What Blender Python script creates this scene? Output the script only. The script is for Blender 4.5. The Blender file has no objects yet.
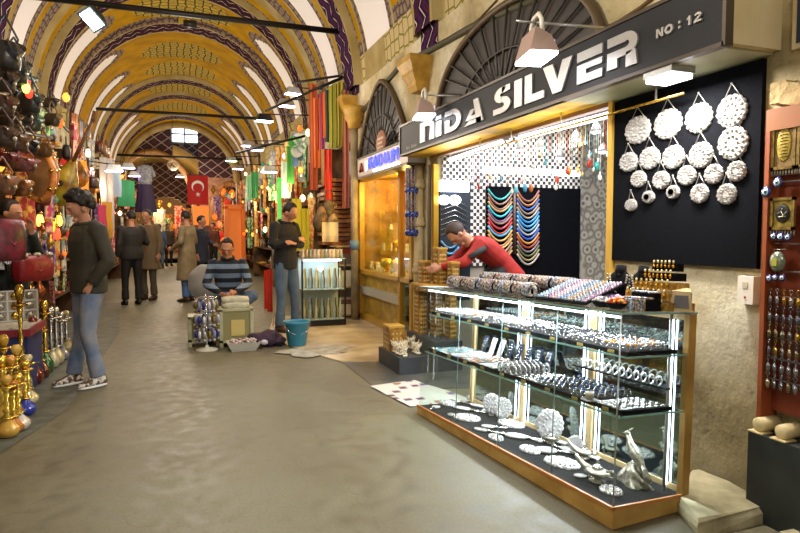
import bpy, bmesh, math, random
from mathutils import Vector, Matrix
from math import sin, cos, pi, radians as R
random.seed(7)
RN = random.random
def U(a, b): return a + (b - a) * RN()
sc = bpy.context.scene
COL = sc.collection
# ---------------------------------------------------------------- camera
F, YAW, PITCH, CH = 600.0, R(20.3), R(3.2), 1.38
CAM = Vector((0, 0, CH))
fw = Vector((sin(YAW)*cos(PITCH), cos(YAW)*cos(PITCH), -sin(PITCH)))
rt = Vector((cos(YAW), -sin(YAW), 0))
up = rt.cross(fw)
def ray(px, py): return fw*F + rt*(px-400) + up*(266.5-py)
def onX(px, py, X): d = ray(px, py); return CAM + d*(X/d.x)
def onY(px, py, Y): d = ray(px, py); return CAM + d*(Y/d.y)
def onZ(px, py, Z=0.0): d = ray(px, py); return CAM + d*((Z-CH)/d.z)
def proj(p):
    v = Vector(p)-CAM; z = v.dot(fw); return (400+F*v.dot(rt)/z, 266.5-F*v.dot(up)/z, z)
# ---------------------------------------------------------------- mesh builder
class MB:
    def __init__(s, M=None): s.vs=[]; s.fs=[]; s.mi=[]; s.sm=[]; s.M=M; s.uv=None
    def add(s, vs, fs, m=0, smooth=False, M=None):
        b=len(s.vs); T=s.M if M is None else (M if s.M is None else s.M@M)
        s.vs += [(T@Vector(v)) if T is not None else Vector(v) for v in vs]
        for f in fs: s.fs.append([b+i for i in f]); s.mi.append(m); s.sm.append(smooth)
        return s
    def box(s, c, d, m=0, rz=0, rx=0, ry=0):
        x,y,z=(k/2 for k in d)
        vs=[(a,b,e) for e in(-z,z) for b in(-y,y) for a in(-x,x)]
        T=Matrix.Translation(c)
        if rz: T=T@Matrix.Rotation(rz,4,'Z')
        if rx: T=T@Matrix.Rotation(rx,4,'X')
        if ry: T=T@Matrix.Rotation(ry,4,'Y')
        return s.add(vs,[(0,2,3,1),(4,5,7,6),(0,1,5,4),(2,6,7,3),(0,4,6,2),(1,3,7,5)],m,False,T)
    def bx(s, x0,x1,y0,y1,z0,z1,m=0): return s.box(((x0+x1)/2,(y0+y1)/2,(z0+z1)/2),(x1-x0,y1-y0,z1-z0),m)
    def tube(s, pts, r, n=6, m=0, closed=False, caps=True):
        P=[Vector(p) for p in pts]; k=len(P); rs=r if isinstance(r,(list,tuple)) else [r]*k
        vs=[];fs=[]; pv=None
        for i,p in enumerate(P):
            if closed: t=P[(i+1)%k]-P[i-1]
            else: t=P[min(i+1,k-1)]-P[max(i-1,0)]
            if t.length<1e-9: t=Vector((0,0,1))
            t.normalize()
            if pv is None: a=Vector((0,0,1)) if abs(t.z)<.9 else Vector((1,0,0)); pv=t.cross(a).normalized()
            else:
                pv=pv-t*pv.dot(t)
                if pv.length<1e-6: pv=t.orthogonal()
                pv.normalize()
            q=t.cross(pv)
            for j in range(n):
                a=2*pi*j/n; vs.append(p+(pv*cos(a)+q*sin(a))*rs[i])
        for i in range(k if closed else k-1):
            for j in range(n):
                a=i*n+j; b=i*n+(j+1)%n; c=((i+1)%k)*n+(j+1)%n; d=((i+1)%k)*n+j
                fs.append((a,b,c,d))
        if caps and not closed: fs.append(tuple(range(n-1,-1,-1))); fs.append(tuple((k-1)*n+j for j in range(n)))
        return s.add(vs,fs,m,True)
    def cyl(s,p0,p1,r0,r1=None,n=12,m=0): return s.tube([p0,p1],[r0,r0 if r1 is None else r1],n,m)
    def lathe(s, prof, c=(0,0,0), n=16, m=0, sx=1, sy=1, M=None):
        vs=[];fs=[];k=len(prof)
        for r,z in prof:
            for j in range(n): a=2*pi*j/n; vs.append((c[0]+r*cos(a)*sx,c[1]+r*sin(a)*sy,c[2]+z))
        for i in range(k-1):
            for j in range(n): fs.append((i*n+j,i*n+(j+1)%n,(i+1)*n+(j+1)%n,(i+1)*n+j))
        if prof[0][0]>1e-4: fs.append(tuple(range(n-1,-1,-1)))
        if prof[-1][0]>1e-4: fs.append(tuple((k-1)*n+j for j in range(n)))
        return s.add(vs,fs,m,True,M)
    def ell(s,c,r,n=12,k=8,m=0,M=None,fn=None):
        vs=[];fs=[]
        for i in range(k+1):
            a=pi*i/k
            for j in range(n):
                b=2*pi*j/n; p=Vector((sin(a)*cos(b),sin(a)*sin(b),-cos(a)))
                if fn: p=fn(p)
                vs.append((c[0]+p.x*r[0],c[1]+p.y*r[1],c[2]+p.z*r[2]))
        for i in range(k):
            for j in range(n): fs.append((i*n+j,i*n+(j+1)%n,(i+1)*n+(j+1)%n,(i+1)*n+j))
        return s.add(vs,fs,m,True,M)
    def prism(s, poly, h, m=0, M=None):        # poly in local xy, extruded 0..h in z
        k=len(poly); vs=[(x,y,0) for x,y in poly]+[(x,y,h) for x,y in poly]
        fs=[tuple(range(k-1,-1,-1)),tuple(range(k,2*k))]+[(i,(i+1)%k,k+(i+1)%k,k+i) for i in range(k)]
        return s.add(vs,fs,m,False,M)
    def grid(s, fn, nu, nv, m=0, smooth=True):
        vs=[fn(i/nu,j/nv) for i in range(nu+1) for j in range(nv+1)]; w=nv+1
        return s.add(vs,[(i*w+j,(i+1)*w+j,(i+1)*w+j+1,i*w+j+1) for i in range(nu) for j in range(nv)],m,smooth)
    def mesh(s,name,mats):
        me=bpy.data.meshes.new(name); me.from_pydata([tuple(v) for v in s.vs],[],s.fs)
        for mt in (mats if isinstance(mats,(list,tuple)) else [mats]): me.materials.append(mt)
        me.polygons.foreach_set('material_index',s.mi); me.polygons.foreach_set('use_smooth',s.sm)
        me.update(); return me
    def build(s,name,mats,parent=None,M=None):
        o=bpy.data.objects.new(name,s.mesh(name,mats)); COL.objects.link(o)
        if parent is not None: o.parent=parent
        if M is not None: o.matrix_world=M if parent is None else o.matrix_world
        return o
def tag(o,label=None,cat=None,group=None,kind=None):
    if label: o['label']=label
    if cat: o['category']=cat
    if group: o['group']=group
    if kind: o['kind']=kind
    return o
def thing(name,label,cat,loc=(0,0,0),rz=0,group=None,M=None):
    o=bpy.data.objects.new(name,None); COL.objects.link(o); o.empty_display_size=.05
    if M is not None: o.matrix_world=M
    else: o.location=loc; o.rotation_euler=(0,0,rz)
    return tag(o,label,cat,group)
def dup(o,M=None,label=None,group=None,parent=None):
    c=o.copy(); COL.objects.link(c); c.parent=parent
    if M is not None: c.matrix_world=M
    if label: c['label']=label
    if group: c['group']=group
    for ch in [x for x in list(KIDS.get(o.name,[]))]:
        k=dup(ch,None,None,None,c); KIDS.setdefault(c.name,[]).append(k)
    return c
KIDS={}
def kid(parent,mb,name,mats,label=None):
    o=mb.build(name,mats,parent); KIDS.setdefault(parent.name,[]).append(o)
    if label: o['label']=label
    return o
def TR(x,y,z,rz=0,s=1,rx=0,ry=0):
    T=Matrix.Translation((x,y,z))@Matrix.Rotation(rz,4,'Z')
    if rx: T=T@Matrix.Rotation(rx,4,'X')
    if ry: T=T@Matrix.Rotation(ry,4,'Y')
    return T@Matrix.Scale(s,4) if s!=1 else T
def struct(name,mb,mats): return tag(mb.build(name,mats),kind='structure')
def single(name,mb,mats,label,cat,group=None,M=None,kind=None):
    o=mb.build(name,mats)
    if M is not None: o.matrix_world=M
    return tag(o,label,cat,group,kind)
# ---------------------------------------------------------------- materials
_mc={}
def srgb(c):
    if isinstance(c,str): c=[int(c[i:i+2],16)/255 for i in(0,2,4)]
    return tuple((x/12.92 if x<=.04045 else ((x+.055)/1.055)**2.4) for x in c)+(1,)
def mat(name,c,rough=.6,metal=0,c2=None,scale=20,emit=None,es=0,bump=0,spec=.5,alpha=1,detail=3,lo=.35,hi=.65,coat=0,trans=0):
    if name in _mc: return _mc[name]
    m=bpy.data.materials.new(name); m.use_nodes=True; _mc[name]=m
    nt=m.node_tree; b=nt.nodes['Principled BSDF']
    b.inputs['Base Color'].default_value=srgb(c); b.inputs['Roughness'].default_value=rough; b.inputs['Metallic'].default_value=metal
    b.inputs['Specular IOR Level'].default_value=spec
    if coat: b.inputs['Coat Weight'].default_value=coat
    if trans: b.inputs['Transmission Weight'].default_value=trans
    if emit: b.inputs['Emission Color'].default_value=srgb(emit); b.inputs['Emission Strength'].default_value=es
    if c2 is not None or bump:
        tc=nt.nodes.new('ShaderNodeTexCoord'); nz=nt.nodes.new('ShaderNodeTexNoise')
        nz.inputs['Scale'].default_value=scale; nz.inputs['Detail'].default_value=detail
        nt.links.new(tc.outputs['Object'],nz.inputs['Vector'])
        if c2 is not None:
            cr=nt.nodes.new('ShaderNodeValToRGB'); e=cr.color_ramp.elements
            e[0].position=lo; e[1].position=hi; e[0].color=srgb(c); e[1].color=srgb(c2)
            nt.links.new(nz.outputs['Fac'],cr.inputs['Fac']); nt.links.new(cr.outputs['Color'],b.inputs['Base Color'])
        if bump:
            bp=nt.nodes.new('ShaderNodeBump'); bp.inputs['Strength'].default_value=bump; bp.inputs['Distance'].default_value=.02
            nt.links.new(nz.outputs['Fac'],bp.inputs['Height']); nt.links.new(bp.outputs['Normal'],b.inputs['Normal'])
    return m
def N(nt,t,**kw):
    n=nt.nodes.new('ShaderNode'+t)
    for k,v in kw.items():
        if k in('op',): n.operation=v
        elif k.startswith('i'): n.inputs[int(k[1:])].default_value=v
        else: setattr(n,k,v)
    return n
def ramp(nt,stops,interp='LINEAR'):
    r=nt.nodes.new('ShaderNodeValToRGB'); cr=r.color_ramp; cr.interpolation=interp
    while len(cr.elements)<len(stops): cr.elements.new(.5)
    for e,(p,c) in zip(cr.elements,stops): e.position=p; e.color=srgb(c) if not isinstance(c,float) else (c,c,c,1)
    return r
def glassmat(name,tint=(.93,.97,.96),rough=.02,gl=1.0):
    if name in _mc: return _mc[name]
    m=bpy.data.materials.new(name); m.use_nodes=True; nt=m.node_tree; _mc[name]=m
    nt.nodes.remove(nt.nodes['Principled BSDF']); out=nt.nodes['Material Output']
    t=nt.nodes.new('ShaderNodeBsdfTransparent'); t.inputs[0].default_value=tint+(1,)
    g=nt.nodes.new('ShaderNodeBsdfGlossy'); g.inputs['Roughness'].default_value=rough; g.inputs[0].default_value=(gl,gl,gl,1)
    lw=nt.nodes.new('ShaderNodeLayerWeight'); lw.inputs[0].default_value=.5
    pw=nt.nodes.new('ShaderNodeMath'); pw.operation='POWER'; pw.inputs[1].default_value=5; nt.links.new(lw.outputs['Facing'],pw.inputs[0])
    f=nt.nodes.new('ShaderNodeMath'); f.operation='MULTIPLY_ADD'; f.inputs[1].default_value=.8; f.inputs[2].default_value=.025; nt.links.new(pw.outputs[0],f.inputs[0])
    mx=nt.nodes.new('ShaderNodeMixShader')
    nt.links.new(f.outputs[0],mx.inputs[0]); nt.links.new(t.outputs[0],mx.inputs[1]); nt.links.new(g.outputs[0],mx.inputs[2]); nt.links.new(mx.outputs[0],out.inputs[0])
    return m
def emis(name,c,s): return mat(name,c,.5,emit=c,es=s)
def checker(name,a,b,scale,rough=.5):
    if name in _mc: return _mc[name]
    m=mat(name,a,rough); nt=m.node_tree; tc=N(nt,'TexCoord'); ck=N(nt,'TexChecker'); ck.inputs['Scale'].default_value=scale
    ck.inputs['Color1'].default_value=srgb(a); ck.inputs['Color2'].default_value=srgb(b)
    mp=N(nt,'Mapping'); mp.inputs['Location'].default_value=(.0031,.0031,.0031)
    nt.links.new(tc.outputs['Object'],mp.inputs[0]); nt.links.new(mp.outputs[0],ck.inputs[0]); nt.links.new(ck.outputs[0],nt.nodes['Principled BSDF'].inputs['Base Color']); return m
GLASS=glassmat('clear_glass'); MIRROR=mat('mirror','9aa8a4',.06,1.0)
SILVER=mat('polished_silver','dddbd6',.22,.9,c2='a9a7a2',scale=120,lo=.4,hi=.6)
REPOU=mat('repousse_silver','f8f6f4',.35,.25,c2='99938d',scale=80,bump=.6,lo=.36,hi=.56)
PEWTER=mat('aged_silver','bdb6a6',.33,.8,c2='7d7768',scale=60,bump=.2)
GOLD=mat('gold','d8a83a',.25,1.0,c2='8c6420',scale=60)
BRASS=mat('brass','d9b04a',.22,.9,c2='9c7326',scale=30)
DARK=mat('black_velvet','08080a',1.0,0,c2='0f0f12',scale=80,spec=.2)
BLACKM=mat('black_metal','1a1817',.45,.3)
WOOD=mat('honey_wood','c09a50',.5,0,c2='a07a38',scale=6,detail=6)
DWOOD=mat('dark_wood','6b4422',.5,0,c2='3d2512',scale=8)
CREAM=mat('cream_paint','d9c9a0',.6,0,c2='cbb88a',scale=5)
WHITE=mat('white_matte','eeeeec',.5); WHITEP=mat('white_plastic','e2ddd0',.35)
CHROME=mat('chrome','d0d0d0',.15,1.0)
STEEL=mat('brushed_aluminium','b9bcbc',.35,.8)
TUBE=emis('white_tube_light','f4f6ff',7.0)
# ---------------------------------------------------------------- setting
cam=bpy.data.cameras.new('camera'); cam.sensor_width=36; cam.lens=F/800*36; cam.clip_end=200; cam.clip_start=.05
co=bpy.data.objects.new('camera',cam); COL.objects.link(co); co.location=CAM; co.rotation_euler=(pi/2-PITCH,0,-YAW); sc.camera=co
XR,XL,XC,HW,ZS,RI=2.75,-2.33,.21,2.54,3.7,2.65
# floor
def floor_mat():
    m=mat('worn_concrete','7d7768',.5); nt=m.node_tree; b=nt.nodes['Principled BSDF']
    tc=N(nt,'TexCoord'); n1=N(nt,'TexNoise'); n1.inputs['Scale'].default_value=.55; n1.inputs['Detail'].default_value=6
    n2=N(nt,'TexNoise'); n2.inputs['Scale'].default_value=9; n2.inputs['Detail'].default_value=8
    n3=N(nt,'TexNoise'); n3.inputs['Scale'].default_value=60; n3.inputs['Detail'].default_value=4
    for n in(n1,n2,n3): nt.links.new(tc.outputs['Object'],n.inputs['Vector'])
    r1=ramp(nt,[(.35,'635b45'),(.47,'6b654e'),(.62,'716e57')]); nt.links.new(n1.outputs['Fac'],r1.inputs[0])
    r2=ramp(nt,[(.3,.74),(.5,.97),(.7,1.08)]); nt.links.new(n2.outputs['Fac'],r2.inputs[0])
    r3=ramp(nt,[(.3,.85),(.7,1.1)]); nt.links.new(n3.outputs['Fac'],r3.inputs[0])
    mx=N(nt,'MixRGB',blend_type='MULTIPLY'); mx.inputs[0].default_value=1; nt.links.new(r1.outputs[0],mx.inputs[1]); nt.links.new(r2.outputs[0],mx.inputs[2])
    mx2=N(nt,'MixRGB',blend_type='MULTIPLY'); mx2.inputs[0].default_value=1; nt.links.new(mx.outputs[0],mx2.inputs[1]); nt.links.new(r3.outputs[0],mx2.inputs[2])
    # cracks: distorted voronoi edges shown only in patches
    nd=N(nt,'TexNoise'); nd.inputs['Scale'].default_value=3; nd.inputs['Detail'].default_value=5; nt.links.new(tc.outputs['Object'],nd.inputs['Vector'])
    mixv=N(nt,'MixRGB',blend_type='ADD'); mixv.inputs[0].default_value=.45; nt.links.new(tc.outputs['Object'],mixv.inputs[1]); nt.links.new(nd.outputs['Color'],mixv.inputs[2])
    vo=N(nt,'TexVoronoi',feature='DISTANCE_TO_EDGE'); vo.inputs['Scale'].default_value=.8; nt.links.new(mixv.outputs[0],vo.inputs['Vector'])
    rc=ramp(nt,[(0,0.0),(.0015,.1),(.005,1.0)]); nt.links.new(vo.outputs['Distance'],rc.inputs[0])
    np_=N(nt,'TexNoise'); np_.inputs['Scale'].default_value=.9; nt.links.new(tc.outputs['Object'],np_.inputs['Vector'])
    rp=ramp(nt,[(.43,.0),(.49,1.0)]); nt.links.new(np_.outputs['Fac'],rp.inputs[0])
    mxm=N(nt,'Math',op='MAXIMUM'); nt.links.new(rc.outputs[0],mxm.inputs[0]); nt.links.new(rp.outputs[0],mxm.inputs[1])
    mc=N(nt,'MixRGB'); mc.inputs[1].default_value=srgb('625940'); nt.links.new(mxm.outputs[0],mc.inputs[0]); nt.links.new(mx2.outputs[0],mc.inputs[2])
    nt.links.new(mc.outputs[0],b.inputs['Base Color'])
    rr=ramp(nt,[(.3,.42),(.7,.7)]); nt.links.new(n2.outputs['Fac'],rr.inputs[0]); nt.links.new(rr.outputs[0],b.inputs['Roughness'])
    bp=N(nt,'Bump'); bp.inputs['Strength'].default_value=.18; bp.inputs['Distance'].default_value=.01
    nt.links.new(n2.outputs['Fac'],bp.inputs['Height']); nt.links.new(bp.outputs[0],b.inputs['Normal'])
    return m
f=MB(); f.bx(-4,7,-5,34,-.1,0); struct('floor',f,floor_mat())
f=MB(); f.add([(-1.75,4.3,.004),(-1.07,4.3,.004),(-.84,5.2,.004),(-.78,9,.004),(-1.1,13,.004),(-2.2,13,.004)],[(0,1,2,3,4,5)])
struct('trim_1',f,mat('grey_green_gutter','64675a',.6,c2='4c4e44',scale=6,bump=.3))
# pale entrance paving of the neighbouring shops: wet light stone threshold
f=MB(); poly=[(1.62,6.15),(2.75,5.75),(2.75,9.9),(1.45,9.9),(1.2,8.6),(1.15,7.6),(1.35,6.9)]
f.prism(poly,.012); struct('trim_2',f,mat('pale_stone_threshold','cdbb98',.35,c2='a08a66',scale=3,bump=.2,detail=8))
f=MB(); poly=[(1.62,5.0),(2.75,4.6),(2.75,5.75),(1.62,6.15)]
f.prism(poly,.006); struct('trim_3',f,mat('dark_wet_floor','5d5d55',.35,c2='45453f',scale=4))
# vault
RINGS=[(3.2,.3,'blue'),(6.45,.24,'blue'),(9.55,.27,'blue'),(13.1,.26,'purple'),(15.5,.28,'purple'),(20.9,.30,'purple'),(23.2,.30,'purple'),(27.3,.35,'purple')]
STR=[(1.0,2.0),(4.3,5.2),(7.75,8.75),(10.5,11.2),(13.95,14.6),(16.4,17.0),(18.5,19.1),(20.0,20.4),(24.4,25.1),(25.8,26.4)]
def vmat(y,t):
    # t degrees from springing 0..90 (crown)
    for yc,hw,k in RINGS:
        if abs(y-yc)<hw: return 1 if k=='blue' else 2
        if abs(y-yc)<hw+.12: return 3
    if t<9: return 3 if (y*1.3)%2.6<1.2 else 7
    for a,b in STR:
        c=(a+b)/2; h=(b-a)/2; d=abs(y-c)
        tt=52-(d/h)**2*6 if d<h else 0
        if d<h and t<tt: return 4
        if d<h+.16 and t<57-(d/(h+.16))**2*7: return 5
    if y<12.8 and (y>9.5) and abs(y-12.2)<.16 and t<70: return 3
    if 11.6<y<12 and t>12: return 5
    if t>66:
        for c in(14.35,17.7,19.6,12.0,22.1,25.4,7.9,5):
            if ((y-c)/.75)**2+((90-t)/24)**2<1: return 6
    
    for yc,hw,k in RINGS:
        if abs(y-yc)<hw+.2: return 5
    if t<52 and y<12.9 and any(a-.22<y<b+.22 for a,b in STR): return 3
    return 0 if t>14 else 5
nA=120; y0,y1=1.0,29.0; nY=440
vs=[];fs=[];mi=[];uvs=[]
def ringoff(y):
    for yc,hw,k in RINGS:
        if abs(y-yc)<hw+.1: return .10
    return 0
for i in range(nY+1):
    y=y0+(y1-y0)*i/nY; o=ringoff(y)
    for j in range(nA+1):
        a=pi*j/nA; vs.append((XC+(HW-o)*cos(a),y,ZS+(RI-o)*sin(a)))
for i in range(nY):
    y=y0+(y1-y0)*(i+.5)/nY
    for j in range(nA):
        d=180*(j+.5)/nA; t=d if d<=90 else 180-d
        fs.append((i*(nA+1)+j,i*(nA+1)+j+1,(i+1)*(nA+1)+j+1,(i+1)*(nA+1)+j)); mi.append(vmat(y,t))
def ringmat(name,base,c1,c2):
    m=mat(name,base,.8,spec=.05); nt=m.node_tree; b=nt.nodes['Principled BSDF']; uv=N(nt,'UVMap')
    br=N(nt,'TexVoronoi',feature='F1'); br.inputs['Scale'].default_value=3.2; br.inputs['Randomness'].default_value=.55
    nt.links.new(uv.outputs[0],br.inputs['Vector'])
    # chevron of light slashes
    sx=N(nt,'SeparateXYZ'); nt.links.new(uv.outputs[0],sx.inputs[0])
    a=N(nt,'Math',op='PINGPONG'); a.inputs[1].default_value=.16; nt.links.new(sx.outputs[0],a.inputs[0])
    s=N(nt,'Math',op='ADD'); nt.links.new(a.outputs[0],s.inputs[0]); nt.links.new(sx.outputs[1],s.inputs[1])
    q=N(nt,'Math',op='PINGPONG'); q.inputs[1].default_value=.13; nt.links.new(s.outputs[0],q.inputs[0])
    nz=N(nt,'TexNoise'); nz.inputs['Scale'].default_value=6; nt.links.new(uv.outputs[0],nz.inputs['Vector'])
    ad=N(nt,'Math',op='MULTIPLY_ADD'); ad.inputs[1].default_value=.06; nt.links.new(nz.outputs['Fac'],ad.inputs[0]); nt.links.new(q.outputs[0],ad.inputs[2])
    r=ramp(nt,[(0.0,'cbbba6'),(.037,base),(.085,c1),(.125,c2),(.155,base)],'CONSTANT'); nt.links.new(ad.outputs[0],r.inputs[0])
    nt.links.new(r.outputs[0],b.inputs['Base Color']); return m
def ornate(name,base,lines,sc_=9,w=.05,extra=None):
    m=mat(name,base,.8,spec=.05); nt=m.node_tree; b=nt.nodes['Principled BSDF']; uv=N(nt,'UVMap')
    vo=N(nt,'TexVoronoi',feature='DISTANCE_TO_EDGE'); vo.inputs['Scale'].default_value=sc_; vo.inputs['Randomness'].default_value=.35; nt.links.new(uv.outputs[0],vo.inputs['Vector'])
    st=[(0,lines),(w,base)]
    if extra: st+=[(w*3.2,extra)]
    r=ramp(nt,st,'CONSTANT'); nt.links.new(vo.outputs['Distance'],r.inputs[0]); nt.links.new(r.outputs[0],b.inputs['Base Color']); return m
YEL=mat('painted_ochre_vault','b88c00',.75,c2='9c7604',scale=2.5,detail=6,spec=.05)
PLAS=mat('cream_plaster','b0a074',.8,c2='98854e',scale=2.2,detail=7,spec=.1)
VM=[YEL,ringmat('blue_painted_rib','2c1016','221a60','541f1a'),ringmat('purple_painted_rib','2a0a18','3f0f26','240a2c'),
    PLAS,mat('white_painted_panel','f4f1f4',.6),ornate('grey_brown_ornament','7c6a5c','4a3640',8,.07,'8c8070'),
    ornate('medallion_ornament','b89a3c','3f4428',5.5,.09,'8f8c4a'),ornate('green_scroll_ornament','c4b184','7b7a3c',6,.07)]
me=bpy.data.meshes.new('ceiling'); me.from_pydata(vs,[],fs)
for m in VM: me.materials.append(m)
me.polygons.foreach_set('material_index',mi); uvl=me.uv_layers.new(name='UVMap')
for p in me.polygons:
    for li in p.loop_indices:
        v=me.loops[li].vertex_index; i,j=divmod(v,nA+1)
        uvl.data[li].uv=((j-nA/2)/nA*8.2, y0+(y1-y0)*i/nY)
o=bpy.data.objects.new('ceiling',me); COL.objects.link(o); tag(o,kind='structure')
def painted_foot(n,yc,hw,z0,z1,m):
    q=MB(); q.grid(lambda u,v:(XR-.012,yc-hw+2*hw*u,z0+(z1-z0)*v),4,8); o=q.build('trim_%d'%n,m); l=o.data.uv_layers.new(name='UVMap')
    for p in o.data.polygons:
        for li in p.loop_indices: c=o.data.vertices[o.data.loops[li].vertex_index].co; l.data[li].uv=(c.z,c.y)
    tag(o,kind='structure')
painted_foot(11,6.45,.24,3.42,3.95,VM[1]); painted_foot(12,9.55,.27,3.6,3.95,VM[1])
# walls with plaster
def wallplaster():
    m=mat('stained_plaster','bda983',.75); nt=m.node_tree; b=nt.nodes['Principled BSDF']; tc=N(nt,'TexCoord')
    n1=N(nt,'TexNoise'); n1.inputs['Scale'].default_value=1.6; n1.inputs['Detail'].default_value=9
    n2=N(nt,'TexNoise'); n2.inputs['Scale'].default_value=14; n2.inputs['Detail'].default_value=8; n2.inputs['Roughness'].default_value=.7
    for n in(n1,n2): nt.links.new(tc.outputs['Object'],n.inputs['Vector'])
    r1=ramp(nt,[(.32,'94855e'),(.47,'bfb086'),(.66,'dcd5ba')]); nt.links.new(n1.outputs['Fac'],r1.inputs[0])
    r2=ramp(nt,[(.3,.5),(.42,.9),(.7,1.12)]); nt.links.new(n2.outputs['Fac'],r2.inputs[0])
    mx=N(nt,'MixRGB',blend_type='MULTIPLY'); mx.inputs[0].default_value=1; nt.links.new(r1.outputs[0],mx.inputs[1]); nt.links.new(r2.outputs[0],mx.inputs[2])
    nt.links.new(mx.outputs[0],b.inputs['Base Color'])
    bp=N(nt,'Bump'); bp.inputs['Strength'].default_value=.5; bp.inputs['Distance'].default_value=.02; nt.links.new(n2.outputs['Fac'],bp.inputs['Height']); nt.links.new(bp.outputs[0],b.inputs['Normal'])
    return m
WP=wallplaster()
w=MB()
w.bx(XR,XR+.3,-2,3.3,0,2.3)          # solid wall by the case
w.bx(XR,XR+.3,-2,3.3,2.3,3.9)
w.bx(XR,XR+.3,3.3,6.22,2.3,3.9)       # above the silver shop
w.bx(XR,XR+.3,6.22,6.95,0,3.9)         # pillar
w.bx(XR,XR+.3,6.95,9.3,2.25,3.9)
w.bx(XR,XR+.3,9.3,9.8,0,3.9)
w.bx(XR,XR+.3,9.8,29,2.9,3.9)
w.bx(XR+1.5,XR+1.7,9.8,29,0,2.9)
struct('wall_right',w,WP)
w=MB(); w.bx(XL-.3,XL,-2,29.2,2.9,3.9); w.bx(XL-1.2,XL-1.0,-2,29.2,0,2.9); w.bx(XL-1.2,XL,-2,29.2,2.85,2.95)
struct('wall_left',w,WP)
# end wall with two arches and a lunette of purple diamonds
def endmat():
    m=mat('purple_diamond_brick','3a1a33',.7); nt=m.node_tree; b=nt.nodes['Principled BSDF']; tc=N(nt,'TexCoord'); sx=N(nt,'SeparateXYZ'); nt.links.new(tc.outputs['Object'],sx.inputs[0])
    a=N(nt,'Math',op='PINGPONG'); a.inputs[1].default_value=.30; nt.links.new(sx.outputs[0],a.inputs[0])
    k=N(nt,'Math',op='MULTIPLY'); k.inputs[1].default_value=.75; nt.links.new(a.outputs[0],k.inputs[0])
    out=[]
    for op in('ADD','SUBTRACT'):
        s=N(nt,'Math',op=op); nt.links.new(sx.outputs[2],s.inputs[0]); nt.links.new(k.outputs[0],s.inputs[1])
        q=N(nt,'Math',op='PINGPONG'); q.inputs[1].default_value=.225; nt.links.new(s.outputs[0],q.inputs[0]); out.append(q)
    mn=N(nt,'Math',op='MINIMUM'); nt.links.new(out[0].outputs[0],mn.inputs[0]); nt.links.new(out[1].outputs[0],mn.inputs[1])
    r=ramp(nt,[(0,'9a8678'),(.024,'2c1228'),(.11,'3d1a28')],'CONSTANT'); nt.links.new(mn.outputs[0],r.inputs[0]); nt.links.new(r.outputs[0],b.inputs['Base Color']); return m
def arch_wall(name,Y,th,opens,mats,X0,X1,Z1,zsplit,topfn=None,res=.08):
    # wall of small blocks skipping the arched openings; upper part with second material
    w=MB(); nx=int((X1-X0)/res); nz=int(Z1/res)
    def solid(x,z):
        if topfn and z>topfn(x): return False
        for cx,hw,zs,ap in opens:
            if abs(x-cx)<hw:
                if z<zs: return False
                if ((x-cx)/hw)**2+((z-zs)/ap)**2<1: return False
        return True
    for i in range(nx):
        x=X0+(i+.5)*res; run=None
        for k in range(nz+1):
            z=(k+.5)*res; s=k<nz and solid(x,z); m=1 if z>zsplit else 0
            if s and run and run[1]==m: continue
            if run: w.bx(x-res/2,x+res/2,Y,Y+th,run[0],k*res,run[1]); run=None
            if s: run=(k*res,m)
    return struct(name,w,mats)
DIA=endmat()
YE=29.0
aL=(-1.0,1.75,2.5,2.45); aR=(2.35,.85,2.1,1.55)
arch_wall('wall_far',YE,.35,[aL,aR,(.38,.57,5.45,0.0001)],[mat('sandstone_end_wall','b8977a',.8,c2='977058',scale=3,detail=8),DIA],-3.2,3.8,6.5,3.95)
w=MB()
for (cx,hw,zs,ap),c in((aL,0),(aR,0)):
    pts=[(cx+hw*cos(pi*k/24)*1.0,YE-.08,zs+ap*sin(pi*k/24)) for k in range(25)]
    pts=[(cx+hw,YE-.08,.0)]+pts+[(cx-hw,YE-.08,0)]
    w.tube(pts,.14,8)
struct('trim_4',w,mat('arch_moulding','b98f5a',.6,c2='9a7040',scale=4))
w=MB(); pts=[(XC+(HW-.12)*cos(pi*k/32),YE-.1,ZS+(RI-.14)*sin(pi*k/32)) for k in range(33)]; w.tube(pts,.16,8); struct('trim_5',w,PLAS)
# daylight window in the lunette
w=MB(); WX0,WX1,WZ0,WZ1=-.19,.95,5.42,6.2
w.bx(WX0,WX1,YE-.06,YE-.02,WZ0,WZ1)
struct('window_1',w,emis('overcast_sky_glass','dfe6ff',3.2))
w=MB()
for x in(WX0,(WX0+WX1)/2,WX1): w.bx(x-.03,x+.03,YE-.1,YE-.03,WZ0-.03,WZ1+.03)
for z in(WZ0,(WZ0+WZ1)/2,WZ1): w.bx(WX0-.03,WX1+.03,YE-.1,YE-.03,z-.03,z+.03)
struct('trim_6',w,mat('grey_green_frame','5a6a60',.6))
# second hall behind the left arch
w=MB(); arch_wall('wall_far_beyond',38,.3,[(-.6,1.6,1.6,1.9)],[mat('sand_wall_beyond','a88a5e',.8),DIA],-6,6,7,2.8,res=.12)
w=MB(); vv=[];nn=24
w.grid(lambda u,v:(-.9+2.6*cos(pi*v),29.4+8.6*u,2.9+2.6*sin(pi*v)),2,24); struct('ceiling_beyond',w,PLAS)
w=MB(); w.bx(-7,7,29.35,45,-.1,0); struct('floor_beyond',w,mat('far_floor','7a7060',.6))
w=MB(); w.bx(-7,7,45,45.2,0,7); struct('wall_back_beyond',w,mat('dim_far_wall','8a6a48',.8))
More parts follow.
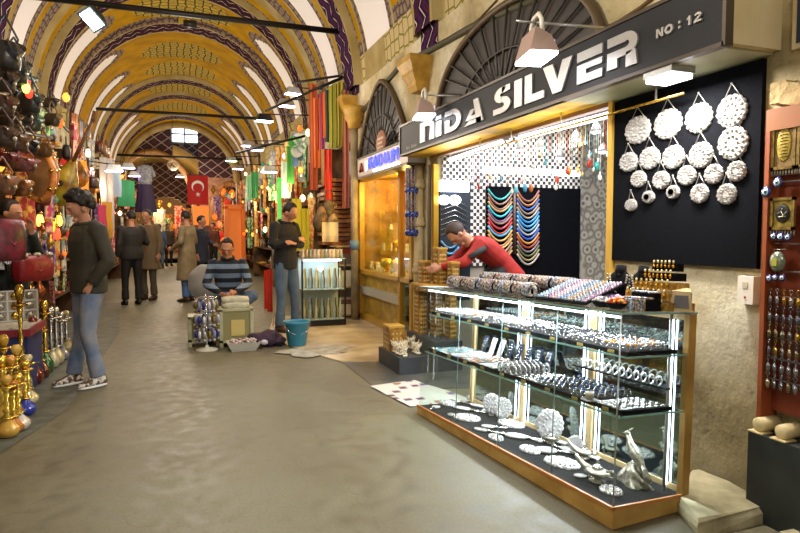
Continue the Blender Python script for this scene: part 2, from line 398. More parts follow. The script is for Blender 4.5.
# capitals on the right wall + blind lunettes
def capital(y,z0,label):
    c=MB()
    prof=[(.13,0),(.17,.06),(.17,.1),(.22,.18),(.22,.22),(.27,.32),(.27,.38)]
    for (r0,a),(r1,b) in zip(prof,prof[1:]):
        p=[(XR-r0,y-r0*.8,z0+a),(XR-r0,y+r0*.8,z0+a),(XR,y+r0*.8,z0+a),(XR,y-r0*.8,z0+a)]
        q=[(XR-r1,y-r1*.8,z0+b),(XR-r1,y+r1*.8,z0+b),(XR,y+r1*.8,z0+b),(XR,y-r1*.8,z0+b)]
        c.add(p+q,[(0,1,5,4),(1,2,6,5),(3,0,4,7),(2,3,7,6),(0,3,2,1),(4,5,6,7)])
    return single('pillar_capital',c,mat('gilded_capital','c19a3e',.5,c2='a57c2a',scale=8),label,'capital')
capital(6.6,3.02,'stepped gilded capital on the plaster pillar left of the big fan lunette')
capital(9.6,3.2,'stepped gilded capital above the slim column beside the hanging scarves')
def lunette(yc,hw,zs,rise,label,pointed):
    t=thing('lunette_screen',label,'screen',(XR,yc,zs))
    def out(k,n=28):
        a=pi*k/n; c=cos(a); s=sin(a)
        return (c*hw, rise*(s**(.8) if not pointed else (1-abs(c)**1.7)))
    P=[out(k) for k in range(29)]
    poly=[(x,z) for x,z in P]
    M=Matrix(((0,0,-1,0),(1,0,0,0),(0,1,0,0),(0,0,0,1)))   # local xy -> world YZ, z -> -X
    b=MB(); b.prism(poly,.03,M=M); kid(t,b,'dark_backing',mat('dark_lunette_glass','2b2725',.5,c2='3a3330',scale=5))
    r=MB(); r.tube([(-.05,y,z) for y,z in poly],.035,6); kid(t,r,'rim',mat('lunette_rim','5a4a34',.5,.3))
    n=17
    for k in range(1,n):
        a=pi*k/n; y,z=out(k,n); s=MB(); s.tube([(-.055,.12*cos(a),.1),( -.055,y*.98,z*.98)],.012,5); kid(t,s,'bar',mat('lunette_iron','3c3a36',.5,.4))
    g=MB(); g.tube([(-.055,.15*cos(pi*k/12),.08+.18*sin(pi*k/12)) for k in range(13)],.014,5)
    g.tube([(-.055,hw*.55*cos(pi*k/16),.05+rise*.5*sin(pi*k/16)) for k in range(17)],.014,5); kid(t,g,'inner_hoop',mat('lunette_iron','3c3a36',.5,.4))
    return t
lunette(4.75,1.38,2.5,.86,'large fan-barred dark lunette above the black shop sign',False)
lunette(8.1,1.12,2.45,1.05,'pointed dark lunette grille above the blue lettered shop sign',True)
# tie bars
for y,z,lab in((9.6,4.6,'nearest dark iron tie bar, carrying the left floodlight'),(18.9,4.85,'second dark iron tie bar, level with the floodlight row'),(26.6,4.5,'farthest thin iron tie bar, in front of the vault end window')):
    h=math.sqrt(max(0,1-((z-ZS)/RI)**2))*HW
    b=MB(); b.cyl((XC-h,y,z),(XC+h,y,z+.02),.045,n=8); single('tie_bar',b,BLACKM,lab,'bar')
# ---------------------------------------------------------------- glass display case and everything in it
A=Vector((1.87,2.21,0)); ux=Vector((-.17,1.97,0)).normalized(); vx=Vector((ux.y,-ux.x,0)); LEN,DEP=1.985,.47
# case frame: u along the front, v towards the wall, w up (stands on a sloping floor, so it leans a little)
uT=(ux+Vector((0,0,-.02))).normalized(); wT=(Vector((0,0,1))+vx*.052+ux*.02).normalized(); vT=uT.cross(wT)
if vT.dot(vx)<0: vT=-vT
wT=vT.cross(uT)
if wT.z<0: wT=-wT
MC=Matrix((( uT.x,vT.x,wT.x,A.x),(uT.y,vT.y,wT.y,A.y),(uT.z,vT.z,wT.z,A.z),(0,0,0,1)))
# (u,v,w) is left-handed; CL flips v for proper rotations of the copied small things
def C(u,v,w): return MC@Vector((u,v,w))
MR=Matrix((( -uT.x,vT.x,wT.x,0),(-uT.y,vT.y,wT.y,0),(-uT.z,vT.z,wT.z,0),(0,0,0,1)))   # right-handed: x=-u, y=v, z=w
if MR.to_3x3().determinant()<0: MR=Matrix(((uT.x,vT.x,wT.x,0),(uT.y,vT.y,wT.y,0),(uT.z,vT.z,wT.z,0),(0,0,0,1)))
def CP(u,v,w,rz=0,s=1,rx=0,ry=0): return Matrix.Translation(C(u,v,w))@MR@TR(0,0,0,rz,s,rx,ry)
def inv(px,py,w):
    # where the view ray meets the case level w -> (u,v)
    d=ray(px,py); o=C(0,0,w); t=(o-CAM).dot(wT)/d.dot(wT); p=CAM+d*t-A
    r=MC.to_3x3().inverted()@p; return r.x,r.y
HT,S1,S2,BT=1.015,.805,.525,.105
case=thing('display_case','long glass display case of silver jewellery on a honey wood base','display case',tuple(A),0)
def ck(mb,name,m,label=None):
    o=mb.build(name,m); o.parent=case; o.matrix_parent_inverse=case.matrix_basis.inverted() ; KIDS.setdefault(case.name,[]).append(o)
    o.matrix_parent_inverse=Matrix.Translation(-A)
    if label: o['label']=label
    return o
def cbox(mb,u0,u1,v0,v1,w0,w1,m=0):
    vs=[C(u,v,w) for w in(w0,w1) for v in(v0,v1) for u in(u0,u1)]
    mb.add(vs,[(0,2,3,1),(4,5,7,6),(0,1,5,4),(2,6,7,3),(0,4,6,2),(1,3,7,5)],m)
b=MB(); vs=[C(u,v,BT-.012) for v in(-.01,DEP+.01) for u in(-.01,LEN+.01)]; lo=[Vector((p.x,p.y,.004)) for p in vs]
b.add(vs+lo,[(0,1,3,2),(4,6,7,5),(0,4,5,1),(2,3,7,6),(0,2,6,4),(1,5,7,3)]); ck(b,'wooden_base',mat('pine_base','c9a45c',.5,c2='a98342',scale=5,detail=6,spec=.4))
b=MB(); cbox(b,-.012,LEN+.012,-.014,0.0,BT-.012,BT+.004); cbox(b,-.012,0,-.014,DEP,BT-.012,BT+.004); ck(b,'base_lip',mat('lip_wood','b87a3e',.45))
b=MB(); cbox(b,0,LEN,.0,DEP,BT-.01,BT); ck(b,'velvet_lining',DARK)
b=MB(); cbox(b,-.015,LEN+.015,-.02,DEP+.02,HT-.01,HT); ck(b,'glass_top',GLASS)
GE=mat('green_glass_edge','8fb5ae',.15,0,emit='7fa8a0',es=.0)
b=MB()
for (u0,u1,v0,v1,w) in((-.015,LEN+.015,-.0225,-.019,HT),(-.0175,-.014,-.02,DEP+.02,HT),(.0,LEN-.02,.045,.049,S1),(.0,LEN-.02,.02,.024,S2),(0.0,.004,.05,DEP-.02,S1),(0.0,.004,.03,DEP-.02,S2)): cbox(b,u0,u1,v0,v1,w-.009,w)
ck(b,'glass_edge',GE,'green polished edges of the glass sheets')
b=MB(); cbox(b,0,LEN,-.002,.002,BT,HT-.01); ck(b,'front_glass',GLASS)
for u in(0.0,LEN): b=MB(); cbox(b,u-.002,u+.002,.004,DEP-.01,BT,HT-.01); ck(b,'side_glass',GLASS)
for v0,w in((.05,S1),(.025,S2)): b=MB(); cbox(b,.002,LEN-.03,v0,DEP-.03,w-.008,w-.001); ck(b,'glass_shelf',GLASS)
b=MB()
cbox(b,-.012,.02,DEP-.03,DEP+.02,BT-.02,HT-.012); ck(b,'corner_post',WOOD)
for u in(.66,1.32,LEN-.02):
    b=MB(); cbox(b,u-.02,u+.02,DEP-.02,DEP+.01,BT,HT-.012); ck(b,'back_stile',mat('pale_wood_stile','d9bd8a',.5))
b=MB(); cbox(b,0.0,LEN,DEP-.012,DEP+.008,BT,BT+.03); cbox(b,0,LEN,DEP-.012,DEP+.008,HT-.045,HT-.012); ck(b,'back_rail',mat('pale_wood_stile','d9bd8a',.5))
for k in range(3):
    u0=.02+k*.655; b=MB(); cbox(b,u0,u0+.62,DEP-.006,DEP,BT+.03,HT-.045); ck(b,'mirror_back',MIRROR)
    d=MB(); 
for u in(.09,.60,.72,1.27,1.38):
    b=MB(); b.tube([C(u,DEP-.02,BT+.02),C(u,DEP-.02,HT-.05)],.005,8); ck(b,'tube_light',TUBE,'white vertical tube light')
b=MB(); b.tube([C(.03,.03,HT-.028),C(LEN-.03,.03,HT-.028)],.006,6); 
ck(b,'top_tube_light',TUBE,'white tube light under the front edge of the glass top')
b=MB()
for u in(.45,.95,1.45): b.tube([C(u,.006,BT),C(u,.006,HT-.01)],.003,5)
ck(b,'front_seam',mat('steel_seam','7f9a9c',.3,.6))
b=MB(); b.tube([C(.004,.004,BT),C(.004,.004,HT-.01)],.0035,6); b.tube([C(.07,DEP-.06,BT),C(.07,DEP-.06,HT-.01)],.008,8); ck(b,'corner_rod',STEEL)
# ---- rings in trays ------------------------------------------------
def ringmesh(st,nm,sz=1):
    m=MB(); m.tube([(.0125*cos(a),0,.0125+.0125*sin(a)) for a in[2*pi*k/10 for k in range(10)]],.003,5,0,closed=True)
    m.ell((0,0,.027),(.0085,.008,.006),8,5,1); return m.mesh(nm,[SILVER,st])
STN=[mat('onyx_stone','1a1e2a',.1),mat('blue_stone','26447e',.12),mat('white_stone','e8ecf2',.1),mat('amber_stone','c8741e',.12),mat('turquoise_stone','3fb0c0',.15),SILVER]
ringm=[ringmesh(s,'ring') for s in STN]
TRAY=MB(); TRAY.bx(-.105,.105,-.16,.16,0,.012); 
for a,b_ in((-.108,-.1),(.1,.108)): TRAY.bx(a,b_,-.163,.163,0,.02)
TRAY.bx(-.108,.108,-.163,-.155,0,.02); TRAY.bx(-.108,.108,.155,.163,0,.02)
traym=TRAY.mesh('tray',DARK)
ridge=MB()
for k in range(7): ridge.tube([(-.1,-.14+.045*k,.014),(.1,-.14+.045*k,.014)],.011,6)
ridgem=ridge.mesh('ring_cushion',mat('ring_cushion_velvet','232127',.9))
tabm=MB().bx(-.02,.02,-.168,-.163,.001,.016).mesh('price_tab',mat('yellow_tab','a8904a',.4,.3))
def put(name,me,M,label=None,cat=None,group=None,parent=None):
    o=bpy.data.objects.new(name,me); COL.objects.link(o)
    if parent is not None: o.parent=parent
    elif M is not None: o.matrix_world=M
    return tag(o,label,cat,group)
ORD=['nearest the right end','second from the right end','third from the right end','fourth from the right end','fifth from the right end','middle one','fourth from the far left end','third from the far left end','second from the far left end','at the far left end']
def tray(u,v,w,label,group,cush=True,s=1,tilt=0):
    t=thing('jewellery_tray',label,'tray',M=CP(u,v,w,0,1,tilt),group=group)
    put('tray_base',traym,None,parent=t)
    if cush: put('ring_cushion',ridgem,None,parent=t)
    put('price_tab',tabm,None,parent=t)
    return t
cnt=0; rest=MB()
n1=9
for k in range(n1):
    u=.125+k*.2175; tray(u,.235,S1,'black velvet tray of rings on the upper glass shelf, '+('%s'%ORD[k if k<5 else k+ (1 if k>4 else 0)]),'ring trays on the upper shelf')
    sty={0:[3,5,2,5],1:[0,5,5],2:[5,0,0],3:[0,5,2],4:[5,2,5],5:[2,5,0],6:[2,3,5,5],7:[3,5,5],8:[5,2]}[k]
    for r in range(7):
        for c in range(6):
            M=CP(u-.082+c*.033+U(-.003,.003),.235-.14+.045*r,S1+.018,U(-.25,.25),1.15)
            cnt+=1
            if cnt<=290: put('ring',ringm[random.choice(sty)],M,'silver stone-set ring upright in the velvet trays on the upper glass shelf','ring','rings on the upper shelf')
            else:
                rest.tube([M@Vector((.011*cos(a),0,.011+.011*sin(a))) for a in[2*pi*q/8 for q in range(8)]],.0024,4,0,closed=True); rest.ell(M@Vector((0,0,.0245)),(.007,.007,.005),6,4,1)
tag(rest.build('ring_rows',[SILVER,STN[2]]),'rows of small silver rings at the far left end of the upper shelf','ring','far rings on the upper shelf','stuff')
# ---- lower glass shelf ----------------------------------------------
kinds=['rings','blueblack','whitebits','blob','pend','multi','white','blue']
def small(name,parts,mats):
    return parts.mesh(name,mats)
p=MB(); p.ell((0,0,.006),(.012,.018,.006),8,5); p.tube([(0,.018,.004),(0,.026,.006),(0,.03,.002)],.002,4); pendm=p.mesh('pendant',[SILVER])
p=MB(); p.ell((0,0,.007),(.009,.012,.006),8,5,1); p.tube([(.012*cos(a),.016*sin(a),.004) for a in[2*pi*q/10 for q in range(10)]],.003,4,0,closed=True)
gemp=[]
for q,s in enumerate(STN): gemp.append(p.mesh('brooch',[SILVER,s]))
p=MB(); p.tube([(.03*cos(a),.0,.03+.03*sin(a)) for a in[2*pi*q/16 for q in range(16)]],.006,6,0,closed=True); bangm=p.mesh('bangle',[REPOU])
spec=[('white silver pendants','pend',5),('dark blue stone rings','ring',1),('dark blue stone rings, the second such tray','ring',1),('curled silver brooches','pend',5),('wide white bangles','bang',5),('fine white chains','chain',5),('small silver and amber brooches','gem',3),('white and red brooches','gem',2),('pale blue brooches','gem',4)]
for k,(lab,kd,st) in enumerate(spec):
    u=.125+k*.2175; nm='black tray of %s on the lower glass shelf'%lab
    tray(u,.215,S2,nm,'trays on the lower shelf',kd=='ring')
    if kd=='ring':
        for r in range(7):
            for c in range(5): put('blue_ring',ringm[1 if RN()<.6 else 0],CP(u-.08+c*.04,.215-.14+.045*r,S2+.018,U(-.2,.2),1.2),'blue stone ring upright in the dark trays on the lower glass shelf','ring','blue stone rings on the lower shelf')
    elif kd=='bang':
        for c in range(3):
            for r in range(8): put('bangle',bangm,CP(u-.065+c*.065,.215-.13+.036*r,S2+.012,U(-.15,.15),.95),'wide white silver bangle standing in a row on the lower glass shelf','bangle','white bangles on the lower shelf')
    elif kd=='chain':
        for c in range(9):
            x=-.085+c*.021; q=MB(); q.tube([(x+.004*sin(j*1.3+c),-.14+.028*j,.016+.002*cos(j)) for j in range(11)],.0055,5)
            single('silver_chain',q,REPOU,'thick white silver chain laid out straight on the lower glass shelf','chain','chains on the lower shelf',M=CP(u,.215,S2))
    else:
        for r in range(7):
            for c in range(5):
                me=pendm if kd=='pend' else gemp[st if RN()<.6 else 5]
                put('pendant' if kd=='pend' else 'brooch',me,CP(u-.08+c*.04+U(-.004,.004),.215-.135+.045*r,S2+.013,U(-.5,.5) if kd=='pend' else U(-.2,.2),1.15),
                    'small plain silver pendant laid in a black tray on the lower glass shelf' if kd=='pend' else 'small %s brooch on the lower glass shelf'%{3:'amber and silver',2:'white stone',4:'turquoise and silver'}[st],'pendant' if kd=='pend' else 'brooch','pendants on the lower shelf' if kd=='pend' else 'brooches on the lower shelf, %s'%{3:'amber',2:'white',4:'turquoise'}[st])
# glass and saucer
t=thing('tea_glass','small tea glass on a saucer at the right end of the lower shelf','glass',M=CP(.235,.05,S2+.02)); q=MB(); q.lathe([(.0,.004),(.018,.006),(.022,.03),(.022,.045)],n=14); kid(t,q,'glass',mat('tea_glass_amber','b8ad98',.2)); q=MB(); q.lathe([(.0,0),(.03,.001),(.045,.008)],n=18); kid(t,q,'saucer',REPOU)
# dark card stands with earrings at the back of the lower shelf
for k in range(8):
    u=1.0+k*.105; lab='dark blue earring card leaning at the back of the lower shelf' if k not in(5,6) else 'plain white card leaning among the dark earring cards'
    t=thing('earring_card',lab,'card',M=CP(u,.385,S2+.002,0,1,-.35),group='dark earring cards' if k not in(5,6) else 'white cards')
    q=MB(); q.box((0,0,.07),(.055,.006,.14)); kid(t,q,'card',mat('navy_card','22304c',.6) if k not in(5,6) else WHITE)
    if k not in(5,6):
        for r in range(6):
            q=MB(); 
            for c in(-.015,.0,.015): q.ell((c,-.006,.02+r*.02),(.004,.003,.006),6,4)
            kid(t,q,'earring_pair',SILVER)
# a row of thick white bangles standing behind, near the right end
for k in range(12):
    put('rear_bangle',bangm,CP(.12+.05*k,.40,S2+.10,pi/2+.2,.8),'thick white bangle on the rear rail above the lower shelf','bangle','white bangles on the rear rail')
q=MB(); q.bx(-.02,.66,-.02,.02,-.008,0); single('bangle_rail',q,DARK,'narrow black rail carrying white bangles at the back of the case','rail',M=Matrix.Translation(C(.72,.40,S2+.10))@MR if False else CP(.72 if MR.col[0].xyz.dot(uT)<0 else .07,.40,S2+.10))
# ---- silver on the black velvet floor of the case --------------------
def scallop(n,d): return lambda a:1+d*abs(sin(n*a/2))
def plaque(rx,ry,th,n,d,m=0,rim=True):
    # round repousse disc lying in xy, domed, scalloped edge
    q=MB(); f=scallop(n,d); K=48; RR=[0,.25,.42,.5,.7,.85,.93,1]; ZZ=[.9,1,.7,.95,1,.75,.9,.35]
    vs=[(0,0,th*.9)];fs=[]
    for i in range(1,8):
        for j in range(K):
            a=2*pi*j/K; w=RR[i]*(f(a) if i>4 else 1); z=ZZ[i]*th*(1+.25*sin(j*pi*(.5 if i%2 else .25)*2)*(i>2))
            vs.append((rx*w*cos(a),ry*w*sin(a),z))
    for j in range(K): vs.append((rx*f(2*pi*j/K)*cos(2*pi*j/K),ry*f(2*pi*j/K)*sin(2*pi*j/K),0))
    for j in range(K): fs.append((0,1+j,1+(j+1)%K))
    for i in range(7):
        for j in range(K): a=1+i*K+j; b=1+i*K+(j+1)%K; fs.append((a,a+K,b+K,b))
    q.add(vs,fs,m,True)
    for j in range(16):
        a=2*pi*j/16; q.ell((rx*.8*cos(a),ry*.8*sin(a),th*.9),(rx*.11,ry*.11,th*.5),6,4,m)
    for j in range(9):
        a=2*pi*j/9; q.ell((rx*.45*cos(a),ry*.45*sin(a),th*.9),(rx*.12,ry*.12,th*.5),6,4,m)
    return q
disc=plaque(1,1,.22,16,.10).mesh('repousse_disc',[REPOU])
def hmirror(hl=1.1,rx=.5,ry=.62):
    q=MB(); q.ell((0,0,.06),(rx,ry,.09),16,6)
    q.tube([(rx*.93*cos(a),ry*.93*sin(a),.1) for a in[2*pi*k/20 for k in range(20)]],.06,5,closed=True)
    h=MB(); h.tube([(0,-ry*.9,.07),(0,-ry-.25*hl,.07),(0,-ry-.6*hl,.07),(0,-ry-hl,.06)],[.14,.07,.1,.15],8); return q,h
LYING=[]
def putmirror(px,py,lab,s,rz,hl=1.0,rx=.5,ry=.6):
    s*=1.35
    u,v=inv(px,py,BT+.005); t=thing('hand_mirror',lab,'hand mirror',M=CP(u,min(v,.42),BT+.002,rz,s)); q,h=hmirror(hl,rx,ry); kid(t,q,'mirror_back',REPOU); kid(t,h,'handle',SILVER); return t
def putdish(px,py,lab,rx,ry,rz=0,name='silver_dish',cat='dish',m=REPOU):
    rx*=1.1; ry*=1.1
    u,v=inv(px,py,BT+.005); q=plaque(rx,ry,.016,14,.12); return single(name,q,m,lab,cat,M=CP(u,v,BT+.002,rz))
putmirror(436,407,'tiny silver hand mirror at the far left corner of the case floor',.045,.6)
putdish(447,403,'scalloped oval silver dish at the far left of the case floor',.075,.045)
putdish(474,399,'oval silver dish near the first back post of the case',.065,.045,.3)
putmirror(462,409,'slim silver hand mirror left of the big oval one at the far end',.075,2.2,1.2,.35,.7)
putmirror(477,406,'slim silver hairbrush-shaped mirror pointing right at the far end',.06,-1.2,1.2,.35,.7)
putmirror(487,411,'round-headed silver hand mirror standing out before the domed pair',.055,.1,.8)
putmirror(452,415,'small silver mirror with hooked handle at the front edge, far left',.045,1.4)
putdish(467,418,'large oval embossed silver mirror lying near the far front edge',.085,.065,.5,'oval_mirror','mirror')
putdish(511,424,'wide embossed oval silver plate in the middle of the case floor',.09,.06,.2,'oval_mirror','mirror')
putmirror(516,437,'silver hand mirror lying aslant in front of the embossed oval plate',.085,2.3,1.2,.4,.62)
putdish(496,438,'small oval silver dish near the front edge left of centre',.05,.034)
putmirror(481,430,'slender silver hand mirror close to the front edge, left part',.06,2.2,1.5,.33,.6)
putmirror(488,427,'small racket-shaped silver mirror beside the slender one',.06,2.5,1.1,.4,.55)
putdish(530,450,'round scalloped silver dish by the front edge, centre',.062,.045)
putmirror(546,451,'short silver hand mirror beside the round scalloped dish',.08,2.5,.9,.45,.6)
putdish(562,463,'largest oval embossed silver mirror lying by the front edge',.09,.068,.2,'oval_mirror','mirror')
putmirror(570,450,'thin silver mirror head tucked behind the largest oval mirror',.06,-1.1,.6,.45,.8)
putmirror(580,476,'little silver funnel-shaped piece at the front edge before the oil lamp',.04,2.6)
putmirror(597,482,'small bent silver charm before the big oil lamp',.035,1.9)
putdish(611,491,'scalloped silver ashtray in the near right front corner',.05,.042)
putmirror(665,474,'white silver hand mirror alone in the near right corner',.05,.15,1.1,.6,.65)
putdish(646,463,'small oval silver box lid behind the pheasant figure',.035,.028)
putmirror(537,441,'thin silver comb handle beside the standing mirror',.06,-1.3,1.6,.2,.5)
putmirror(573,442,'long thin silver brush handle left of the rear oil lamp',.07,1.7,1.9,.2,.5)
putmirror(633,452,'small silver mirror behind the near oil lamp',.045,-.9)
# domes on feet and standing repousse mirror
sg=1 if MR.col[0].xyz.dot(uT)>0 else -1
def stand_disc(px,py,s,lab,foot=True):
    u,v=inv(px,py,BT+.005); u,v=u,min(v,.38); t=thing('standing_mirror',lab,'table mirror',M=CP(u,v,BT+.002,-.85*sg))
    q=MB(); q.lathe([(.38*s,0),(.4*s,.02*s),(.12*s,.1*s),(.09*s,.25*s),(.16*s,.34*s)],n=16); kid(t,q,'foot',SILVER)
    o=put('embossed_disc',disc,None,parent=t); o.matrix_local=TR(0,0,s*1.25,0,1,pi/2-.2)@Matrix.Diagonal((s*.92,s,s,1)); KIDS.setdefault(t.name,[]).append(o); return t
stand_disc(549,441,.088,'tall embossed round silver mirror standing on a silver cup, centre')
stand_disc(497,414,.068,'embossed round silver mirror on a small foot, farther left')
stand_disc(516,418,.068,'embossed round silver mirror on a foot left of the tallest one')
stand_disc(620,446,.045,'small footed silver sugar bowl under the shelf end')
def oil_lamp(px,py,s,lab,rz):
    u,v=inv(px,py,BT+.005); v=min(v,.36); t=thing('oil_lamp',lab,'oil lamp',M=CP(u,v,BT+.002,(0 if sg>0 else pi)+rz*.6,s))
    q=MB(); q.lathe([(.30,0),(.32,.03),(.12,.1),(.1,.18),(.35,.3),(.5,.42),(.45,.52),(.25,.6)],n=20,sx=1.25); kid(t,q,'bowl',PEWTER)
    q=MB(); q.tube([(.45,0,.42),(.8,0,.52),(1.1,0,.72),(1.28,0,.86)],[.2,.15,.1,.09],10); kid(t,q,'spout',PEWTER)
    q=MB(); q.tube([(-.5,0,.38),(-.85,0,.42),(-.98,0,.58),(-.82,0,.74),(-.5,0,.6)],.05,6); kid(t,q,'handle',PEWTER)
    q=MB(); q.lathe([(.27,.6),(.22,.7),(.08,.8),(.05,.88),(.09,.94),(.02,1.04)],n=14); kid(t,q,'lid',SILVER); return t
sg=1 if MR.col[0].xyz.dot(uT)>0 else -1
oil_lamp(597,481,.115,'large aged silver oil lamp with long spout near the front right',.2)
oil_lamp(604,455,.085,'middle silver oil lamp with lid behind the large one',.5)
oil_lamp(586,438,.075,'smallest silver oil lamp at the back beside the post',.3)
# pheasant on rock
u,v=inv(634,483,BT+.005); t=thing('pheasant_figurine','aged silver pheasant figurine perched on a rock, near right end','figurine',M=CP(u,v,BT+.002,.0))
q=MB(); q.grid(lambda a,b:((.075*(1-b)**.7+.016)*cos(2*pi*a)*(1+.25*sin(5*2*pi*a+9*b)),(.05*(1-b)**.7+.014)*sin(2*pi*a)*(1+.2*sin(4*2*pi*a)),.11*b),30,12); q.ell((0,0,.105),(.024,.02,.016)); kid(t,q,'rock',PEWTER)
q=MB(); d=-sg
q.tube([(d*.075,0,.03),(d*.06,0,.085),(d*.025,0,.13),(-d*.012,0,.165),(-d*.035,0,.195),(-d*.045,0,.225),(-d*.052,0,.24)],[.004,.010,.026,.033,.022,.013,.012],12); q.ell((-d*.056,0,.247),(.016,.012,.013)); q.tube([(-d*.068,0,.247),(-d*.088,0,.24)],[.005,.001],6); kid(t,q,'bird_body',PEWTER)
q=MB(); 
for k in range(5): q.tube([(d*.03,0,.135),(d*(.075+.004*k),.01*(k-2),.085-.01*k),(d*(.105-.004*k),.014*(k-2),.02+.006*k)],[.008,.006,.002],5)
kid(t,q,'tail_feathers',PEWTER)
q=MB()
for k in range(4): q.tube([(-d*.05,0,.256),(-d*(.045-.008*k),0,.272+.004*k)],[.003,.001],4)
kid(t,q,'crest',PEWTER)
u,v=inv(642,486,BT+.005); q=MB(); q.lathe([(.018,0),(.024,.008),(.02,.016),(.012,.018)],n=10); single('trinket_box',q,REPOU,'tiny white silver box at the foot of the pheasant rock','box',M=CP(u,v,BT+.002))
# lower mid reflections come from the mirror back
# ---- on top of the case ------------------------------------------------
rollm=MB(); rollm.tube([(-.1,0,.046),(.1,0,.046)],.036,12)
BC=[mat('bracelet_%s'%n,a,.45,.3,c2=b_,scale=70,lo=.42,hi=.56) for n,a,b_ in(('rose','b5a294','5f483e'),('grey','b8b2ac','4c4844'),('blue','b0b0b6','4d5260'),('tan','b8a68c','54422e'),('plum','a89a98','4a3a3c'))]
RH=[.001,.04]
q=MB(); q.bx(-.52,.52,-.045,.045,0,.037); single('black_riser',q,DARK,'long black riser under the rear row of bracelet rolls','riser',M=CP(1.25,.38,HT+.001))
def roll(u,v,k,lab,grp,s=1):
    t=thing('bracelet_roll',lab,'bracelet roll',M=CP(u,v,HT+RH[v>.3],.0,s),group=grp); q=MB(); q.tube([(-.092,0,.044),(.092,0,.044)],.035,12); kid(t,q,'roll_core',DARK)
    for j in range(9):
        x=-.078+j*.0195; q=MB(); q.tube([(x,.039*cos(a),.044+.039*sin(a)) for a in[2*pi*z/14 for z in range(14)]],.0098,5,closed=True); kid(t,q,'bracelet',BC[(k+j//3)%5] if j%4 else BC[(k*3+j)%5])
for k in range(5): roll(.95+k*.205,.17,k,['roll of grey bracelets at the near end of the front row, beside the striped trays','roll of blue-grey bracelets, second in the front row','roll of grey and tan bracelets, third in the front row','roll of tan bracelets, fourth in the front row','roll of rose bracelets at the far end of the front row'][k],'front bracelet rolls')
for k in range(5): roll(.84+k*.205,.38,k+2,['roll of bluish bracelets at the near end of the rear row','second bracelet roll of the rear row from the near end','middle bracelet roll of the rear row','fourth bracelet roll of the rear row, rose tinted','bracelet roll at the far end of the rear row'][k],'rear bracelet rolls')
t=thing('coiled_bracelet','big black and silver bracelet coiled on a stand before the striped trays','bracelet',M=CP(.82,.12,HT+.002)); q=MB(); q.tube([(.032*cos(a),0,.04+.032*sin(a)) for a in[2*pi*z/16 for z in range(16)]],.012,6,closed=True); kid(t,q,'hoop',BC[1]); q=MB(); q.bx(-.02,.02,-.03,.03,0,.01); kid(t,q,'stand',DARK)
STC=[mat('strip_%d'%i,c,.4,c2=d,scale=160,lo=.45,hi=.55) for i,(c,d) in enumerate((('5fa6d8','e8eef8'),('e4e0e8','7a6e8c'),('b06ab8','efe6f2'),('e8a0b0','f4f0e8'),('3f7fc0','d8e4f0'),('e9e4d8','b8844c')))]
sgt=sg
for k,lab in enumerate(('slanted tray of blue and white bead strips, next to the coiled bracelet','slanted tray of white and sky-blue bead strips, second of four','slanted tray of violet and white bead strips, third of four','slanted tray of pink and cream bead strips, nearest the bowls')):
    u=.71-k*.105; t=thing('bead_tray',lab,'bead tray',M=CP(u,.24,HT+.056,0,1,.38),group='slanted bead trays')
    q=MB(); q.bx(-.05,.05,-.15,.15,.0,.012); q.bx(-.05,.05,.13,.15,-.055,.0); kid(t,q,'black_board',DARK)
    for j in range(4):
        q=MB(); x=-.036+j*.024
        for z in range(13): q.ell((x,-.132+z*.0215,.018),(.009,.0085,.009),6,4)
        kid(t,q,'bead_strip',STC[(k*2+(j//2)*1+ (j%2)*(k%2))%6])
for (u,v,c,lab,s) in((.26,.13,1,'black bowl of white and grey beads at the front of the glass top',1),(.165,.13,3,'black bowl of orange and red beads at the front of the glass top',1),(.35,.31,2,'black bowl of violet beads behind the grey bead bowl',1.1),(.25,.30,5,'black bowl of yellow beads below the left necklace bust',1)):
    t=thing('bead_bowl',lab,'bowl',M=CP(u,v,HT+.001,0,s),group='bead bowls'); q=MB(); q.lathe([(.03,0),(.05,.02),(.054,.03),(.046,.026),(.02,.015)],n=16); kid(t,q,'bowl',DARK)
    q=MB()
    for z in range(70):
        a=U(0,2*pi); r=.046*math.sqrt(RN()); q.ell((r*cos(a),r*sin(a),.028+.02*(1-(r/.046)**2)+U(0,.004)),(.007,.007,.007),6,4,z%3)
    cs={1:['cfcfd6','8c8794','f0ecec'],3:['d8741e','c23a22','e8b04a'],2:['9a5ab8','c8b0dc','efe6f2'],5:['e0b030','d8862a','efe0a8']}[c]
    pb=q.build('beads',[mat('bead_'+x,x,.25) for x in cs],t); tag(pb,'heap of small mixed beads',kind='stuff')
# bracelet block
t=thing('bracelet_block','black stepped block wrapped in beaded bracelets at the near front','bracelet stand',M=CP(.095,.23,HT+.001)); q=MB(); q.bx(-.075,.075,-.05,.05,0,.055); q.bx(-.07,.07,0,.05,.055,.085); kid(t,q,'black_block',DARK)
for j in range(9):
    q=MB(); x=-.066+j*.0165
    for z in range(7): q.ell((x,-.056,.006+z*.0075),(.008,.006,.006),6,4)
    for z in range(5): q.ell((x,-.046+z*.011,.06),(.008,.007,.006),6,4)
    kid(t,q,'beaded_bracelet',BC[j%5] if j!=3 else STC[0])
for j in range(8):
    q=MB(); x=-.062+j*.0176
    for z in range(5): q.ell((x,.0+z*.011,.089),(.008,.007,.006),6,4)
    kid(t,q,'beaded_bracelet',BC[(j+2)%5] if j%3 else STC[4])
